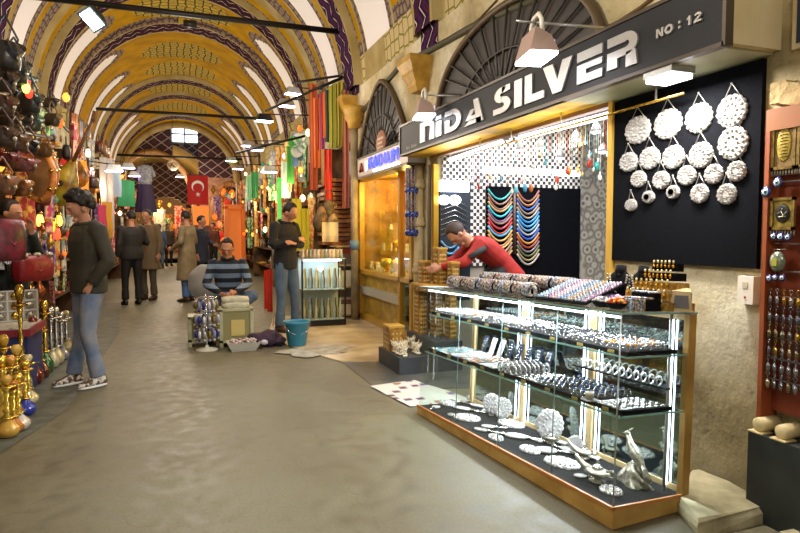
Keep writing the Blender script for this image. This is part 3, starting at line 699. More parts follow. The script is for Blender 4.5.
# gold earring tiers
GC=mat('gilt_card','cda957',.4,.35,c2='8f6a2c',scale=60)
t=thing('earring_tiers','stepped gold stand of small earrings rising at the near end','earring stand',M=CP(.16,.40,HT+.001,0,1.35))
for r in range(5):
    w=.115-.014*r
    q=MB(); q.bx(-w,-.004,-.085+r*.03,.07,r*.036,r*.036+.030); q.bx(.004,w,-.085+r*.03,.07,r*.036,r*.036+.030); kid(t,q,'step',GC if r<3 else DARK)
    for c in range(8-r//2):
        x=-w+.014+c*(2*w-.028)/(7-r//2); q=MB(); q.ell((x,-.09+r*.03,r*.036+.018),(.007,.004,.010),6,4); q.ell((x,-.09+r*.03,r*.036+.036),(.005,.004,.007),6,4,1); kid(t,q,'earring',[GOLD,mat('pale_gold','e8d8a0',.3,.5)])
q=MB(); 
# small frame-fronted box
t=thing('small_box','pale wooden box with dark square panel on the near corner of the top','box',M=CP(.02,.41,HT+.001,-sg*.75))
q=MB(); q.add([(-.05,-.055,0),(.05,-.055,0),(.05,.06,0),(-.05,.06,0),(-.042,-.035,.1),(.042,-.035,.1),(.042,.06,.115),(-.042,.06,.115)],[(0,3,2,1),(4,5,6,7),(0,1,5,4),(2,3,7,6),(0,4,7,3),(1,2,6,5)]); kid(t,q,'body',mat('pale_box_wood','c8b184',.5,c2='ab915f',scale=10))
q=MB(); q.add([(-.034,-.0535,.018),(.034,-.0535,.018),(.030,-.0415,.08),(-.030,-.0415,.08)],[(0,1,2,3)]); q.add([(-.034,-.05,.018),(.034,-.05,.018),(.030,-.038,.08),(-.030,-.038,.08)],[(3,2,1,0)]); kid(t,q,'dark_panel',mat('dark_panel','2c221a',.3))
# necklace busts
for (u,v,lab) in((.43,.42,'left black necklace bust with silver chains behind the bead bowls'),(.27,.42,'right black necklace bust with pearl strands before the gold tiers')):
    t=thing('necklace_bust',lab,'necklace bust',M=CP(u,v,HT+.001,-sg*.5,1.3))
    q=MB(); q.ell((0,0,.075),(.055,.03,.075),14,8); q.tube([(0,0,.12),(0,.008,.165)],[.026,.022],12); kid(t,q,'bust',DARK)
    for j,rr in enumerate((.032,.043)):
        q=MB()
        for z in range(22):
            a=pi+pi*z/21; q.ell((rr*cos(a)*1.1,-.030-.006*(z>4 and z<18),.125+.075*(j*.35+1)*sin(a)*.95),(.0045,.0045,.0045),6,4)
        kid(t,q,'necklace',SILVER if j else mat('pearl','d8d2c8',.3))
# papers on the far left end
for k,(u,v,a,lab) in enumerate(((1.93,.06,.4,'white paper sheet jutting over the far left corner of the glass top'),(1.86,.1,-.2,'second white paper lying askew on the far left of the glass top'))):
    q=MB(); q.box((0,0,.001+.0015*k),(.13,.19,.001)); single('paper_sheet',q,WHITE,lab,'paper',M=CP(u,v,HT+.001+.002*k,a))
# price cards
q=MB(); q.bx(-.02,.02,-.03,.0,0,.002); single('yellow_tag',q,mat('yellow_card','e0c820',.5),'small yellow card behind the striped bead trays','tag',M=CP(.76,.36,HT+.03))
# ---------------------------------------------------------------- near right: step, mirrors, rack
q=MB()
def stone(poly,h,label,s=0):
    q=MB(); k=len(poly); c=Vector((sum(p[0] for p in poly)/k,sum(p[1] for p in poly)/k,0)); vs=[];
    for z,f in((0,1.03),(h*.6,1.02),(h*.93,.99),(h,.95)):
        for p in poly: vs.append((c.x+(p[0]-c.x)*f+U(-.008,.008),c.y+(p[1]-c.y)*f+U(-.008,.008),z+U(-.005,.005)))
    fs=[tuple(range(3*k,4*k))]
    for i in range(3):
        for j in range(k): fs.append((i*k+j,i*k+(j+1)%k,(i+1)*k+(j+1)%k,(i+1)*k+j))
    q.add(vs,fs); return single('stone_step',q,mat('worn_limestone','c2b894',.8,c2='8a8060',scale=5,bump=.7,detail=9),label,'step')
stone([tuple(onZ(x_,y_,.075).xy) for x_,y_ in((678,496),(699,522),(761,508),(756,497),(728,482),(700,469),(691,471))],.08,'pale worn stone step between the display case and the plaster wall')
stone([(2.42,1.72),(2.58,1.62),(2.68,1.74),(2.66,1.86),(2.5,1.86)],.05,'low broken stone beyond the step, at the bottom of the picture')
# black mirror board
BX=XR-.03
q=MB(); q.bx(BX,XR-.002,2.2,3.27,1.2,2.24); single('black_board',q,mat('black_felt','07080c',1.0,c2='0c0e13',scale=60,spec=.1),'large black felt board of hanging silver mirrors on the near right wall','board')
q=MB(); q.bx(BX-.02,XR,3.27,3.31,1.0,2.28); single('gold_edge_strip',q,mat('gold_strip','d8b050',.4,.4),'thin gilded strip at the left edge of the black mirror board','strip')
big=[(637,130,25),(667,124,27.5),(698,118,27),(731,111,30),(628,162,17.5),(649,158,20),(672.5,157,21.5),(700,155,23.5),(732,143,30),(638,179,15),(660.5,180,16.5),(686,175.5,18),(713,174,18),(736,171,18.5),(630.5,205,11),(648,197,11.5),(672.5,192,12.5),(699,193.5,17.5),(726,194,19)]
RW=['top','second','third','bottom']
names=['leftmost disc of the top row','second disc of the top row','third disc of the top row','top right disc, the highest one','leftmost disc of the second row','second disc from the left in the second row','third disc of the second row','fourth disc of the second row','big disc ending the second row','leftmost disc of the third row','second disc of the third row','middle disc of the third row','fourth disc of the third row','right end disc of the third row','smallest disc, lowest at the left','small disc with dark centre in the bottom row','small disc with clear mirror centre, bottom row','fourth disc of the bottom row','lowest disc at the right end']
for k,(px,py,wd) in enumerate(big):
    p=onX(px,py,BX-.012); dist=(p-CAM).dot(fw); hh=wd*1.03/2/600*dist
    # width along the wall so that it looks as wide as in the photo
    wd*=1.08; hh*=1.08; a0=onX(px-wd/2,py,BX).y; a1=onX(px+wd/2,py,BX).y; hw=abs(a0-a1)/2*.93
    M=Matrix(((0,0,-1,BX-.001),(-1,0,0,p.y),(0,1,0,p.z),(0,0,0,1)))
    t=thing('round_silver_mirror','embossed silver disc mirror, '+names[k],'wall mirror',M=M,group='silver mirrors on the black board')
    o=put('embossed_disc',disc,None,parent=t); o.matrix_local=Matrix.Diagonal((hw*.93,hh*.93,.085,1))
    if k in(15,16):
        q=MB(); q.lathe([(0,.026),(.45,.026)],n=16); c=q.build('mirror_glass',MIRROR if k==16 else mat('dark_centre','3a2a20',.2),t); c.matrix_local=Matrix.Diagonal((hw,hh,1,1))
    q=MB(); q.tube([(-hw*.55,hh*.75,.004),(0,hh*1.0+.055,.012),(hw*.55,hh*.75,.004)],.0028,5); q.ell((0,hh+.055,.012),(.006,.006,.006),6,4); q.build('hanging_cord',mat('silver_cord','b8b4ae',.4,.5),t)
# electric box and plaque
t=thing('electric_box','white plastic electric box on the plaster wall below the black board','switch box',(XR-.002,2.24,1.10))
q=MB(); q.bx(-.05,0,-.045,.045,-.08,.06); kid(t,q,'housing',WHITEP); q=MB(); q.bx(-.053,-.05,-.015,.015,-.0,.03); kid(t,q,'socket',mat('socket_cream','bfb59c',.5)); q=MB(); q.ell((-.052,.0,-.045),(.004,.006,.006)); kid(t,q,'red_button',mat('red_button','c02820',.4))
q=MB(); q.tube([(XR-.01,2.12,.0+.35),(XR-.012,2.11,.9),(XR-.012,2.13,1.22),(XR-.012,2.08,1.35)],.006,5); single('wall_cable',q,mat('cream_cable','c4b898',.6),'cream cable running up the wall next to the rack','cable')
for z,y,s in((.62,2.13,.03),(.42,2.2,.035),(.36,2.17,.02)):
    pass
t=thing('number_plaque','dark blue plaque in a cream frame high on the near right wall','plaque',(XR-.002,1.93,2.34))
q=MB(); q.bx(-.02,0,-.1,.13,-.1,.16); kid(t,q,'frame',CREAM); q=MB(); q.bx(-.026,-.02,-.1,.105,-.075,.13); kid(t,q,'blue_panel',mat('navy_enamel','25304f',.35)); 
q=MB(); q.bx(-.03,-.026,.0,.03,.03,.055); q.bx(-.03,-.026,-.04,-.01,.03,.055); kid(t,q,'white_mark',WHITE)
q=MB(); q.bx(XR-.05,XR,2.06,2.14,2.0,2.10); q.box((XR-.03,2.0,2.02),(.06,.14,.10),rx=.3); single('broken_bracket',q,mat('broken_plaster','b89f6e',.8,bump=.9,scale=20),'crumbling plaster patch above the rack','plaster')
# --- evil-eye rack: board, plaques, beads, keyrings
RX=2.60; Y1=2.10
rack=thing('souvenir_rack','tall red-brown wooden souvenir rack on a black cabinet at the right edge','rack',(RX,Y1,0))
q=MB(); q.bx(.10,.14,-.75,0,.52,1.9); kid(rack,q,'back_board',mat('red_brown_board','8a3a1e',.5,c2='6a2c16',scale=4))
q=MB(); q.bx(.03,.14,-.022,0,.42,1.86); kid(rack,q,'side_board',mat('red_side_board','a5542c',.5,c2='864020',scale=4))
q=MB(); q.bx(.03,.14,-.75,0,1.86,1.96); kid(rack,q,'top_board',mat('orange_wood','a4622e',.5))
q=MB(); q.bx(-.02,.14,-.75,-.0,0.0,.42); kid(rack,q,'black_cabinet',mat('black_cabinet','1e2220',.6,c2='2a2e2a',scale=8))
for z in(1.62,1.33,1.2,1.08,.98,.88,.78,.68):
    q=MB(); q.cyl((.07,-.74,z),(.07,-.02,z),.004,n=6); kid(rack,q,'hanging_rail',STEEL)
def M_rk(y,z,x=.05): return Matrix(((0,0,-1,RX+x),(-1,0,0,Y1+y),(0,1,0,z),(0,0,0,1)))
# gilt framed plaques
def plq(y,z,w,h,lab,inner,fringe=True):
    t=thing('framed_plaque',lab,'plaque',M=M_rk(y,z)); q=MB(); 
    for a,b_,c,d in((-w,w,h-.014,h),(-w,w,-h,-h+.014),(-w,-w+.014,-h,h),(w-.014,w,-h,h)): q.bx(a,b_,c,d,0,.014)
    kid(t,q,'frame',mat('antique_frame','9a8040',.4,.4,c2='6c5426',scale=50)); q=MB(); q.bx(-w+.01,w-.01,-h+.01,h-.01,0,.007); kid(t,q,'ground',mat('brown_ground','6f5428',.5,c2='8a6d35',scale=60) if inner=='oval' else mat('olive_gilt','a5923c',.4,.3,c2='6b5c24',scale=40))
    q=MB()
    if inner=='oval':
        q.ell((0,0,.008),(w*.62,h*.72,.004),16,6); kid(t,q,'gilt_oval',mat('gilt_oval','c9b24c',.4,.3,c2='9c8430',scale=70))
        q=MB()
        for k in range(9): q.tube([(-w*.35+RN()*.01,h*(.5-k*.125),.0125),(0,h*(.5-k*.125)+.003,.013),(w*.35,h*(.5-k*.125),.0125)],.0022,4)
        kid(t,q,'script_lines',mat('script_brown','7a6420',.5))
    else:
        q.ell((0,0,.008),(w*.62,h*.6,.004),16,6); kid(t,q,'dark_medallion',mat('dark_medallion','1e1c18',.4)); q=MB()
        q.tube([(-w*.35,.0,.0125),(-w*.1,.012,.0125),(w*.1,-.008,.0125),(w*.38,.01,.0125)],.0025,4); q.tube([(-w*.3,-.015,.0125),(w*.3,-.013,.0125)],.002,4); q.ell((0,.022,.0125),(.004,.004,.002),6,4); kid(t,q,'white_script',mat('script_white','c8c4b0',.4))
    if fringe:
        for k in range(9):
            x=-w*.95+k*w*1.9/8; q=MB(); q.tube([(x,-h,.005),(x,-h-.028,.006)],[.0025,.005],5); kid(t,q,'tassel',mat('tassel_silver','8c8572',.5,.3))
plq(-.085,1.79,.06,.115,'tall gilt plaque with an oval of gold writing, top of the rack','oval')
plq(-.20,1.79,.05,.115,'tall gilt plaque partly cut by the right picture edge','oval')
plq(-.09,1.47,.06,.075,'square gilt plaque with dark script medallion, middle of the rack','med')
EYE=[mat('eye_blue','1b2a6e',.12,coat=1),mat('eye_white','eef2f4',.2),mat('eye_sky','5fb8d8',.2),mat('eye_pupil','0c0c14',.15)]
def eye(y,z,r,lab,x=.03):
    t=thing('evil_eye_bead',lab,'bead',M=M_rk(y,z,x)); q=MB(); q.lathe([(0,-.1*r),(.8*r,0),(r,.12*r),(.8*r,.3*r),(0,.36*r)],n=20,m=0); kid(t,q,'blue_disc',EYE[0])
    for nm,rr,h,m in(('white_ring',.55,.37,1),('sky_ring',.36,.39,2),('pupil',.2,.41,3)): q=MB(); q.lathe([(0,h*r),(rr*r,h*r),(rr*r,(h-.05)*r)],n=16); kid(t,q,nm,EYE[m])
    q=MB(); q.tube([(0,r*.9,0),(0,r*1.5,0)],.0012,4); kid(t,q,'string',mat('navy_string','20264a',.7))
for y,z,r,lab in((-.015,1.575,.027,'blue evil eye bead at the left edge of the rack, under the top plaque'),(-.072,1.615,.026,'blue evil eye bead just under the tall gilt plaque'),(-.06,1.365,.018,'small evil eye bead at the left below the square plaque'),(-.095,1.362,.020,'evil eye bead centred below the square plaque'),(-.13,1.36,.018,'evil eye bead at the right below the square plaque'),(-.045,1.165,.017,'small evil eye bead at the left above the keyrings'),(-.075,1.17,.016,'small evil eye bead in the middle above the keyrings'),(-.11,1.172,.017,'small evil eye bead at the right above the keyrings')): eye(y,z,r,lab)
t=thing('glass_jar','clear ribbed glass charm with a small green label on the rack','glass charm',M=M_rk(-.075,1.245,.04)); q=MB(); q.lathe([(0,0),(.0,0)],n=8); q=MB(); q.ell((0,0,0),(.038,.05,.02),16,8); kid(t,q,'glass',mat('greenish_glass','9aa590',.1,.2,c2='5f6a58',scale=60)); q=MB(); q.bx(-.012,.012,-.02,.015,.018,.022); kid(t,q,'label_panel',mat('green_label','a8a83a',.5)); q=MB(); q.tube([(-.04,.055,0),(.04,.06,0)],.003,5); kid(t,q,'bright_rim',CHROME)
KC=[mat('keyring_%s'%a,a,.25,.85,c2=b_,scale=90) for a,b_ in(('c9a548','7c5a1e'),('b0b2b8','55585e'),('a49a72','4c462c'),('c8b890','6e5a30'),('8f94a4','3c4252'))]
km=[]
for m_ in KC:
    q=MB(); q.tube([(.006*cos(a),0,.006*sin(a)) for a in[2*pi*k/8 for k in range(8)]],.001,4,closed=True)
    q.tube([(0,0,-.006),(0,0,-.02)],.0012,4); q.ell((0,0,-.036),(.008,.003,.016),8,5); q.ell((0,.0,-.03),(.004,.005,.005),6,4); km.append(q.mesh('keyring',[m_]))
for r,z in enumerate((1.08,1.0,.92,.84,.76,.68)):
    for c in range(26):
        y=-.03-c*.0115 ; mi_=[0,4,2,2,1,1][r] if RN()<.6 else random.randrange(5)
        put('keyring',km[mi_],Matrix.Translation((RX+.055-.012*(c%3),Y1+y,z+.03))@Matrix.Rotation(U(-.5,.5)+pi/2,4,'Z')@Matrix.Scale(1.35,4),'small metal keyring hanging in the rows on the red-brown rack','keyring','keyrings on the souvenir rack')
for k,(y,lab) in enumerate(((-.035,'cream wooden roll on the left of the black cabinet'),(-.15,'cream wooden roll at the right picture edge on the black cabinet'))):
    t=thing('wooden_roll',lab,'roll',M=Matrix.Translation((RX+.02,Y1+y,.4225))); q=MB(); q.tube([(-.03,-.005,.038),(-.02,-.005,.038),(.09,-.005,.038)],[.026,.035,.035],16); kid(t,q,'roll',mat('pale_wood_roll','d9c99a',.5,c2='c4ae78',scale=8)); q=MB(); q.bx(-.045,.03,-.04,.035,0,.006); kid(t,q,'base',mat('pale_wood_roll','d9c99a',.5))
# ---------------------------------------------------------------- shop sign
SX=2.40
sign=thing('shop_sign','long black shop sign with silver letters NiDA SILVER and NO : 12','sign',(SX,4.3,2.25))
q=MB(); q.bx(-.0,.03,-2.15,2.17,.02,.325); kid(sign,q,'sign_face',mat('sign_face_black','242528',.55,c2='1e1f22',scale=.8,spec=.25))
q=MB(); q.bx(-.01,.04,-2.16,2.18,0,.02); q.bx(-.01,.04,-2.16,2.18,.325,.345); q.bx(-.01,.04,-2.17,-2.15,0,.345); q.bx(-.01,.04,2.17,2.19,0,.345); kid(sign,q,'sign_frame',mat('sign_frame','4a3e30',.4,.2))
LM=mat('silver_letter','b4b2af',.35,.3)
def LT(poly_list,y0,w,h,z0,name):
    # letters drawn in a unit box, x runs towards the viewer's right (-y)
    q=MB()
    for poly in poly_list:
        pts=[(x*w,z*h) for x,z in poly]
        M=Matrix(((0,0,-1,-.0),(-1,0,0,y0-4.3),(0,1,0,z0),(0,0,0,1)))
        q.prism(pts,.012,0,M)
    o=q.build(name,LM,sign); return o
def arcs(cx,cy,r0,r1,a0,a1,n=8,sx=1,sy=1):
    return [(cx+r1*sx*cos(R(a0+(a1-a0)*k/n)),cy+r1*sy*sin(R(a0+(a1-a0)*k/n))) for k in range(n+1)]+[(cx+r0*sx*cos(R(a1-(a1-a0)*k/n)),cy+r0*sy*sin(R(a1-(a1-a0)*k/n))) for k in range(n+1)]
GL={
'n':[[(0,0),(0,1),(.34,1),(.34,0)],[(.34,.74),(.34,1),(.6,1),(.6,.74)],arcs(.6,.6,.14,.40,0,90,6,1,1),[(.68,0),(.74,.6),(1.0,.6),(1.0,0)]],
'i':[[(0,0),(0,.72),(1,.72),(1,0)],[(0,.82),(0,1.0),(1,1.0),(1,.82)]],
'D':[[(0,.78),(0,1),(.5,1),(.5,.78)],arcs(.48,.5,.26,.5,-90,90,12,1.04,1),[(0,0),(0,.58),(.3,.58),(.3,.24),(.5,.24),(.5,0)]],
'A':[[(0,0),(.34,.62),(.56,.62),(.42,.36),(.62,.36),(.62,.16),(.26,.16)],[(.5,1),(.74,1),(1.0,0),(.66,0)],[(0,0),(.9,0),(.9,.2),(.1,.2)]],
'S':[arcs(.52,.70,.08,.30,60,262,10,1.5,1.0),[(.5,.75),(.5,1),(.95,1),(.95,.78)],arcs(.5,.31,.09,.31,-90,95,10,1.55,1.0),[(0,.0),(0,.22),(.52,.22),(.52,.0)]],
'I':[[(0,0),(0,1),(1,1),(1,0)]],
'L':[[(0,0),(0,1),(.38,1),(.38,.26),(1,.26),(1,0)]],
'V':[[(0,1),(.34,1),(.52,.42),(.68,1),(1,1),(.66,0),(.36,0)]],
'E':[[(0,.68),(0,.97),(1,.97),(1,.72),(.99,.68)],[(0,0),(0,.58),(1,.58),(1,.4),(.36,.4),(.36,.24),(1,.24),(1,0)]],
'R':[[(0,.72),(0,.98),(.62,.98),(.62,.72)],arcs(.62,.66,.1,.36,-90,90,8,1,.9),[(0,.08),(0,.56),(.62,.56),(.62,.34),(.34,.34),(.34,.08)],[(.62,.0),(.62,.42),(.92,.42),(.98,.0)]]}
word=[('n',421,435,'n'),('i',437,442.5,'i'),('D',446,462,'D'),('A',465,484.5,'A'),('S',494.5,512,'S'),('I',515.5,523,'I'),('L',526,545,'L'),('V',544,573,'V'),('E',578,603,'E'),('R',608,638.5,'R')]
for ch,xa,xb,nm in word:
    ya=onX(xa,100,SX).y; yb=onX(xb,100,SX).y
    LT(GL[ch],ya,ya-yb,.20,.065,'letter_'+nm.lower())
SEG={'N':[[(0,0),(0,1),(.3,1),(.7,.45),(.7,1),(1,1),(1,0),(.7,0),(.3,.55),(.3,0)]],'O':[arcs(.5,.5,.24,.52,0,359.9,20)],':':[[(0,.1),(0,.35),(1,.35),(1,.1)],[(0,.65),(0,.9),(1,.9),(1,.65)]],'1':[[(.3,0),(.3,.7),(0,.6),(0,.8),(.4,1),(.7,1),(.7,0)]],
'2':[[(0,0),(0,.2),(.55,.6),(.95,.6),(.35,.2),(1,.2),(1,0)],arcs(.5,.68,.14,.42,-10,165,8,1.1,.78)]}
for ch,xa,xb,nm in(('N',657.5,664.5,'n'),('O',666,674,'o'),(':',679.5,681.5,'colon'),('1',688,693,'one'),('2',695,702.5,'two')):
    ya=onX(xa,45,SX).y; yb=onX(xb,45,SX).y; LT(SEG[ch],ya,ya-yb,.046,.155,'small_letter_'+nm)
q=MB()
for k in range(11):
    if k==4: continue
    q.bx(-.002,0,1.98-k*.028-.018,1.98-k*.028,.05,.05+.03*(1.3 if k in(0,5) else 1))
q.build('small_lettering',mat('dim_letter','6a6258',.5),sign)['label']='small dim lettering at the left end'
# sign housing
hs=thing('sign_housing','cream painted box with green-yellow underside that carries the black sign','canopy',(SX,4.3,2.25))
q=MB(); q.bx(.04,.35,-2.17,-2.13,.012,.9); kid(hs,q,'end_panel',CREAM)
q=MB(); q.bx(.04,.35,-2.13,-.9,.0,.02); kid(hs,q,'pale_soffit',mat('pale_green_soffit','b9bb9a',.5,c2='a3a680',scale=3))
q=MB(); q.bx(.0,.35,-.9,2.17,.0,.02); kid(hs,q,'yellow_soffit',mat('ochre_soffit','d8aa1c',.45,c2='937218',scale=3,detail=6))
q=MB(); q.bx(.3,.36,-1.02,2.0,-.03,.0); kid(hs,q,'lintel_board',mat('brown_lintel','7a5226',.5,c2='5f3d18',scale=4))
q=MB(); q.bx(.04,.35,-2.13,2.17,.325,.345); kid(hs,q,'top_panel',CREAM)
# flat lamp under the sign
t=thing('soffit_lamp','flat white lamp glowing under the sign near NO : 12','lamp',(2.46,2.56,2.235))
q=MB(); q.bx(-.06,.10,-.10,.10,-.02,.015); kid(t,q,'housing',STEEL); q=MB(); q.bx(-.05,.09,-.09,.09,-.045,-.02); kid(t,q,'diffuser',TUBE)
# floodlights over the sign
def flood(x,y,z,lab,s,aim):
    t=thing('floodlight',lab,'floodlight',M=TR(x,y,z,aim,s))
    q=MB(); q.add([(-.15,-.09,0),(.15,-.09,0),(.15,.09,0),(-.15,.09,0),(-.125,-.05,.10),(.125,-.05,.10),(.125,.05,.15),(-.125,.05,.15)],[(3,2,1,0),(4,5,6,7),(0,1,5,4),(1,2,6,5),(2,3,7,6),(3,0,4,7)]); kid(t,q,'housing',mat('pinkish_grey_housing','b39a90',.45,.3))
    q=MB(); q.bx(-.145,.145,-.085,.085,-.018,-.001); kid(t,q,'lit_glass',emis('flood_glass','f2f6ff',16))
    q=MB(); q.tube([(-.1,0,.12),(-.09,0,.2),(-.04,0,.25),(.04,0,.25),(.09,0,.2),(.1,0,.12)],.015,6); kid(t,q,'yoke',WHITEP)
    q=MB(); q.bx(-.07,.02,-.095,-.088,.04,.09); kid(t,q,'label_plate',mat('bright_plate','e8e0f0',.2,.2,emit='e8e0f8',es=.6))
    return t
pf=onX(536,57,2.12); flood(pf.x,pf.y,pf.z,'nearer pinkish-grey floodlight above the letters L and V of the sign',1.0,1.35)
q=MB(); q.tube([(pf.x,pf.y,pf.z+.21),(XR,pf.y-.12,pf.z+.20)],.009,6); q.tube([(pf.x-.12,pf.y+.04,pf.z+.22),(pf.x,pf.y,pf.z+.21)],.007,6); single('lamp_arm',q,STEEL,'steel arm holding the nearer floodlight out from the wall','arm')
p2=onX(424,116,2.25); flood(p2.x,p2.y,p2.z,'farther pinkish-grey floodlight above the letter n of the sign',1.0,1.35)
q=MB(); q.tube([(p2.x,p2.y,p2.z+.2),(XR,p2.y-.15,p2.z+.19)],.008,6); single('lamp_arm',q,STEEL,'steel arm holding the farther floodlight out from the wall','arm')
# cables on upper wall
q=MB()
q.tube([onX(x,y,XR-.02) for x,y in((345,132),(372,100),(400,66),(440,45),(470,28),(515,8),(545,-4))],.035,6)
single('thick_cable',q,mat('dark_green_cable','4a4630',.7),'thick dark cable bundle climbing the wall over both lunettes','cable')
q=MB(); q.tube([onX(x,y,XR-.01) for x,y in((548,2),(565,10),(577,22),(590,28),(603,29),(618,22),(640,8),(655,-4))],.012,6)
single('thin_cable',q,mat('brown_cable','5d4520',.7),'thin brown cable sagging along the wall over the sign','cable')
q=MB(); q.tube([onX(x,y,XR-.01) for x,y in((463,32),(480,18),(497,0))],.010,5); single('thin_cable',q,mat('brown_cable','5d4520',.7),'short straight brown cable left of the big lunette crown','cable')
# ---------------------------------------------------------------- silver shop interior
YF=6.22
q=MB(); q.bx(XR+.3,6.2,YF,YF+.1,0,2.9); struct('wall_shop_side',q,mat('shop_side_wall','b8b0a0',.7))
q=MB(); q.bx(6.1,6.2,2.0,YF,0,2.9); struct('wall_shop_back',q,mat('shop_side_wall','b8b0a0',.7))
q=MB(); q.bx(XR+.3,6.2,2.0,2.1,0,2.9); struct('wall_shop_near',q,mat('shop_side_wall','b8b0a0',.7))
q=MB(); q.bx(XR+.3,6.2,2.0,YF+.1,2.75,2.85); struct('ceiling_shop',q,mat('shop_ceiling','d0ccc0',.6))
CK=checker('checker_pattern','2a2422','e8e4dc',26)
def onY2(px,py,Y): return onY(px,py,Y)
def rectY(x0,y0,x1,y1,Y,th=.02):
    a=onY(x0,y0,Y); b=onY(x1,y1,Y); q=MB(); q.bx(min(a.x,b.x),max(a.x,b.x),Y,Y+th,min(a.z,b.z),max(a.z,b.z)); return q
yb=YF-.03
a_=onY(430,110,yb); b_=onY(620,292,yb); q=MB(); q.bx(2.80,3.055,yb,yb+.025,1.0,2.27); q.bx(3.055,b_.x,yb,yb+.025,1.0,2.74); single('checker_panel',q,CK,'black and white checkered panel covering the far wall of the silver shop','panel')
q=rectY(487,186,579,300,yb-.03); single('black_display_board',q,mat('black_felt','101218',.95),'black board with bead necklaces on the far wall of the silver shop','board')
t=rectY(440,181,470,300,yb-.05); single('niche_board',t,mat('niche_dark','1c2730',.8),'dark board of silver chains left of the checkered strip','board')
q=rectY(441,180,469,192,yb-.09,.05); single('light_box',q,emis('light_box_glow','eef2ff',5),'white glowing light box above the silver chains','lamp')
for x,lab in((444,'left white globe lamp below the light box'),(455,'right white globe lamp below the light box')):
    p=onY(x,200,yb-.12); q=MB(); q.ell(tuple(p),(.07,.06,.055)); single('globe_lamp',q,emis('globe_glow','f6f6ff',4),lab,'lamp')
q=rectY(583,118,612,300,yb-.05); 
def foil():
    m=mat('silver_foil','b0aea8',.3,.6); nt=m.node_tree; b=nt.nodes['Principled BSDF']; tc=N(nt,'TexCoord'); v=N(nt,'TexVoronoi'); v.inputs['Scale'].default_value=9
    nt.links.new(tc.outputs['Object'],v.inputs['Vector']); r=ramp(nt,[(.1,'6c6862'),(.35,'dedcd6'),(.55,'8a867e'),(.8,'d0ccc4')]); nt.links.new(v.outputs['Distance'],r.inputs[0]); nt.links.new(r.outputs[0],b.inputs['Base Color']); return m
single('patterned_hanging',q,foil(),'tall grey-white patterned hanging beside the mirror board','hanging')
# strip of glow above board
q=MB(); a=onY(486,167,yb-.16); b_=onY(580,176,yb-.16); q.bx(a.x,b_.x,a.y,a.y+.08,b_.z,a.z); single('wall_light_strip',q,emis('wall_strip_glow','f2f4ff',5),'long white light strip above the bead necklaces','lamp')
# bead necklaces, two columns
NC=['2f9a9a','8a6a5c','7c5a4a','b08a5c','39b0b8','6a4a6c','8a7468','b04048','a83a30','4aa8d0','c09a58','a87a48','c8a060','a08a70','8c6a4c','c29a5a']
ND=['8a5a4a','b07a4c','3f5a9c','8a7a6c','9a8a7c','3f8ac0','4a9ad0','6a90b0','9aa0a4','2f5ac0','c08a4c','a04a30','7a6a74','5f6a4a','9a8a60','b0a8a0']
def necklace(xa,xb,py,dip,c,grp,lab,th=.013):
    a=onY(xa,py,yb-.05); b2=onY(xb,py,yb-.05); w=(b2.x-a.x); d=dip/600*(a-CAM).dot(fw); q=MB()
    q.tube([((a.x+b2.x)/2+(k/8-1)*w/2,a.y,a.z-d*(1-(k/8-1)**2)) for k in range(17)],th,5)
    single('bead_necklace',q,mat('neck_'+c,c,.35,.1),lab,'necklace',grp)
cn=dict(zip(NC,['teal','mauve-brown','brown','tan','turquoise','violet','taupe','crimson','red','sky blue','straw','copper','sand','stone grey','walnut','honey']))
cd=dict(zip(ND,['rust','orange-tan','indigo','drab','pale taupe','azure','light blue','steel blue','silver grey','royal blue','amber','brick red','dusky','olive','khaki','pearl']))
for k,c in enumerate(NC): necklace(488,512,189+k*4.1,10+(k%3),c,'left column of bead necklaces','%s bead necklace in the left column on the black board'%cn[c])
for k,c in enumerate(ND): necklace(517,539,190+k*4.25,11,c,'right column of bead necklaces','%s bead necklace in the right column on the black board'%cd[c])
q=MB(); a=onY(514.5,188,yb-.05); b2=onY(514.5,254,yb-.05); q.cyl(a,b2,.02,n=6); single('necklace_post',q,mat('brown_post','4a3830',.5),'narrow brown post between the two necklace columns','post')
for k in range(7):
    a=onY(441,205+k*5,yb-.07); m_=onY(455,200+k*5,yb-.07); e=onY(468,207+k*5,yb-.07); q=MB(); q.tube([a,(m_.x,m_.y,m_.z),e],.006,4); single('silver_chain_v',q,SILVER,'fine silver chain strung in a peak on the dark niche board','chain','silver chains on the niche board')
for k,(c,nm) in enumerate((('5a8ab0','steel-blue'),('3f9ac8','bright blue'),('6aa0b8','pale blue'),('b87868','salmon'))):
    a=onY(441,241+k*6,yb-.07); q=MB(); w=.22; q.tube([(a.x+w*j/8,a.y,a.z-.08*(1-(j/4-1)**2)) for j in range(9)],.014,5); single('bead_necklace',q,mat('neck_'+c,c,.35),'%s bead strand low on the niche board, behind the red-sweatered man'%nm,'necklace','low strands on the niche board')
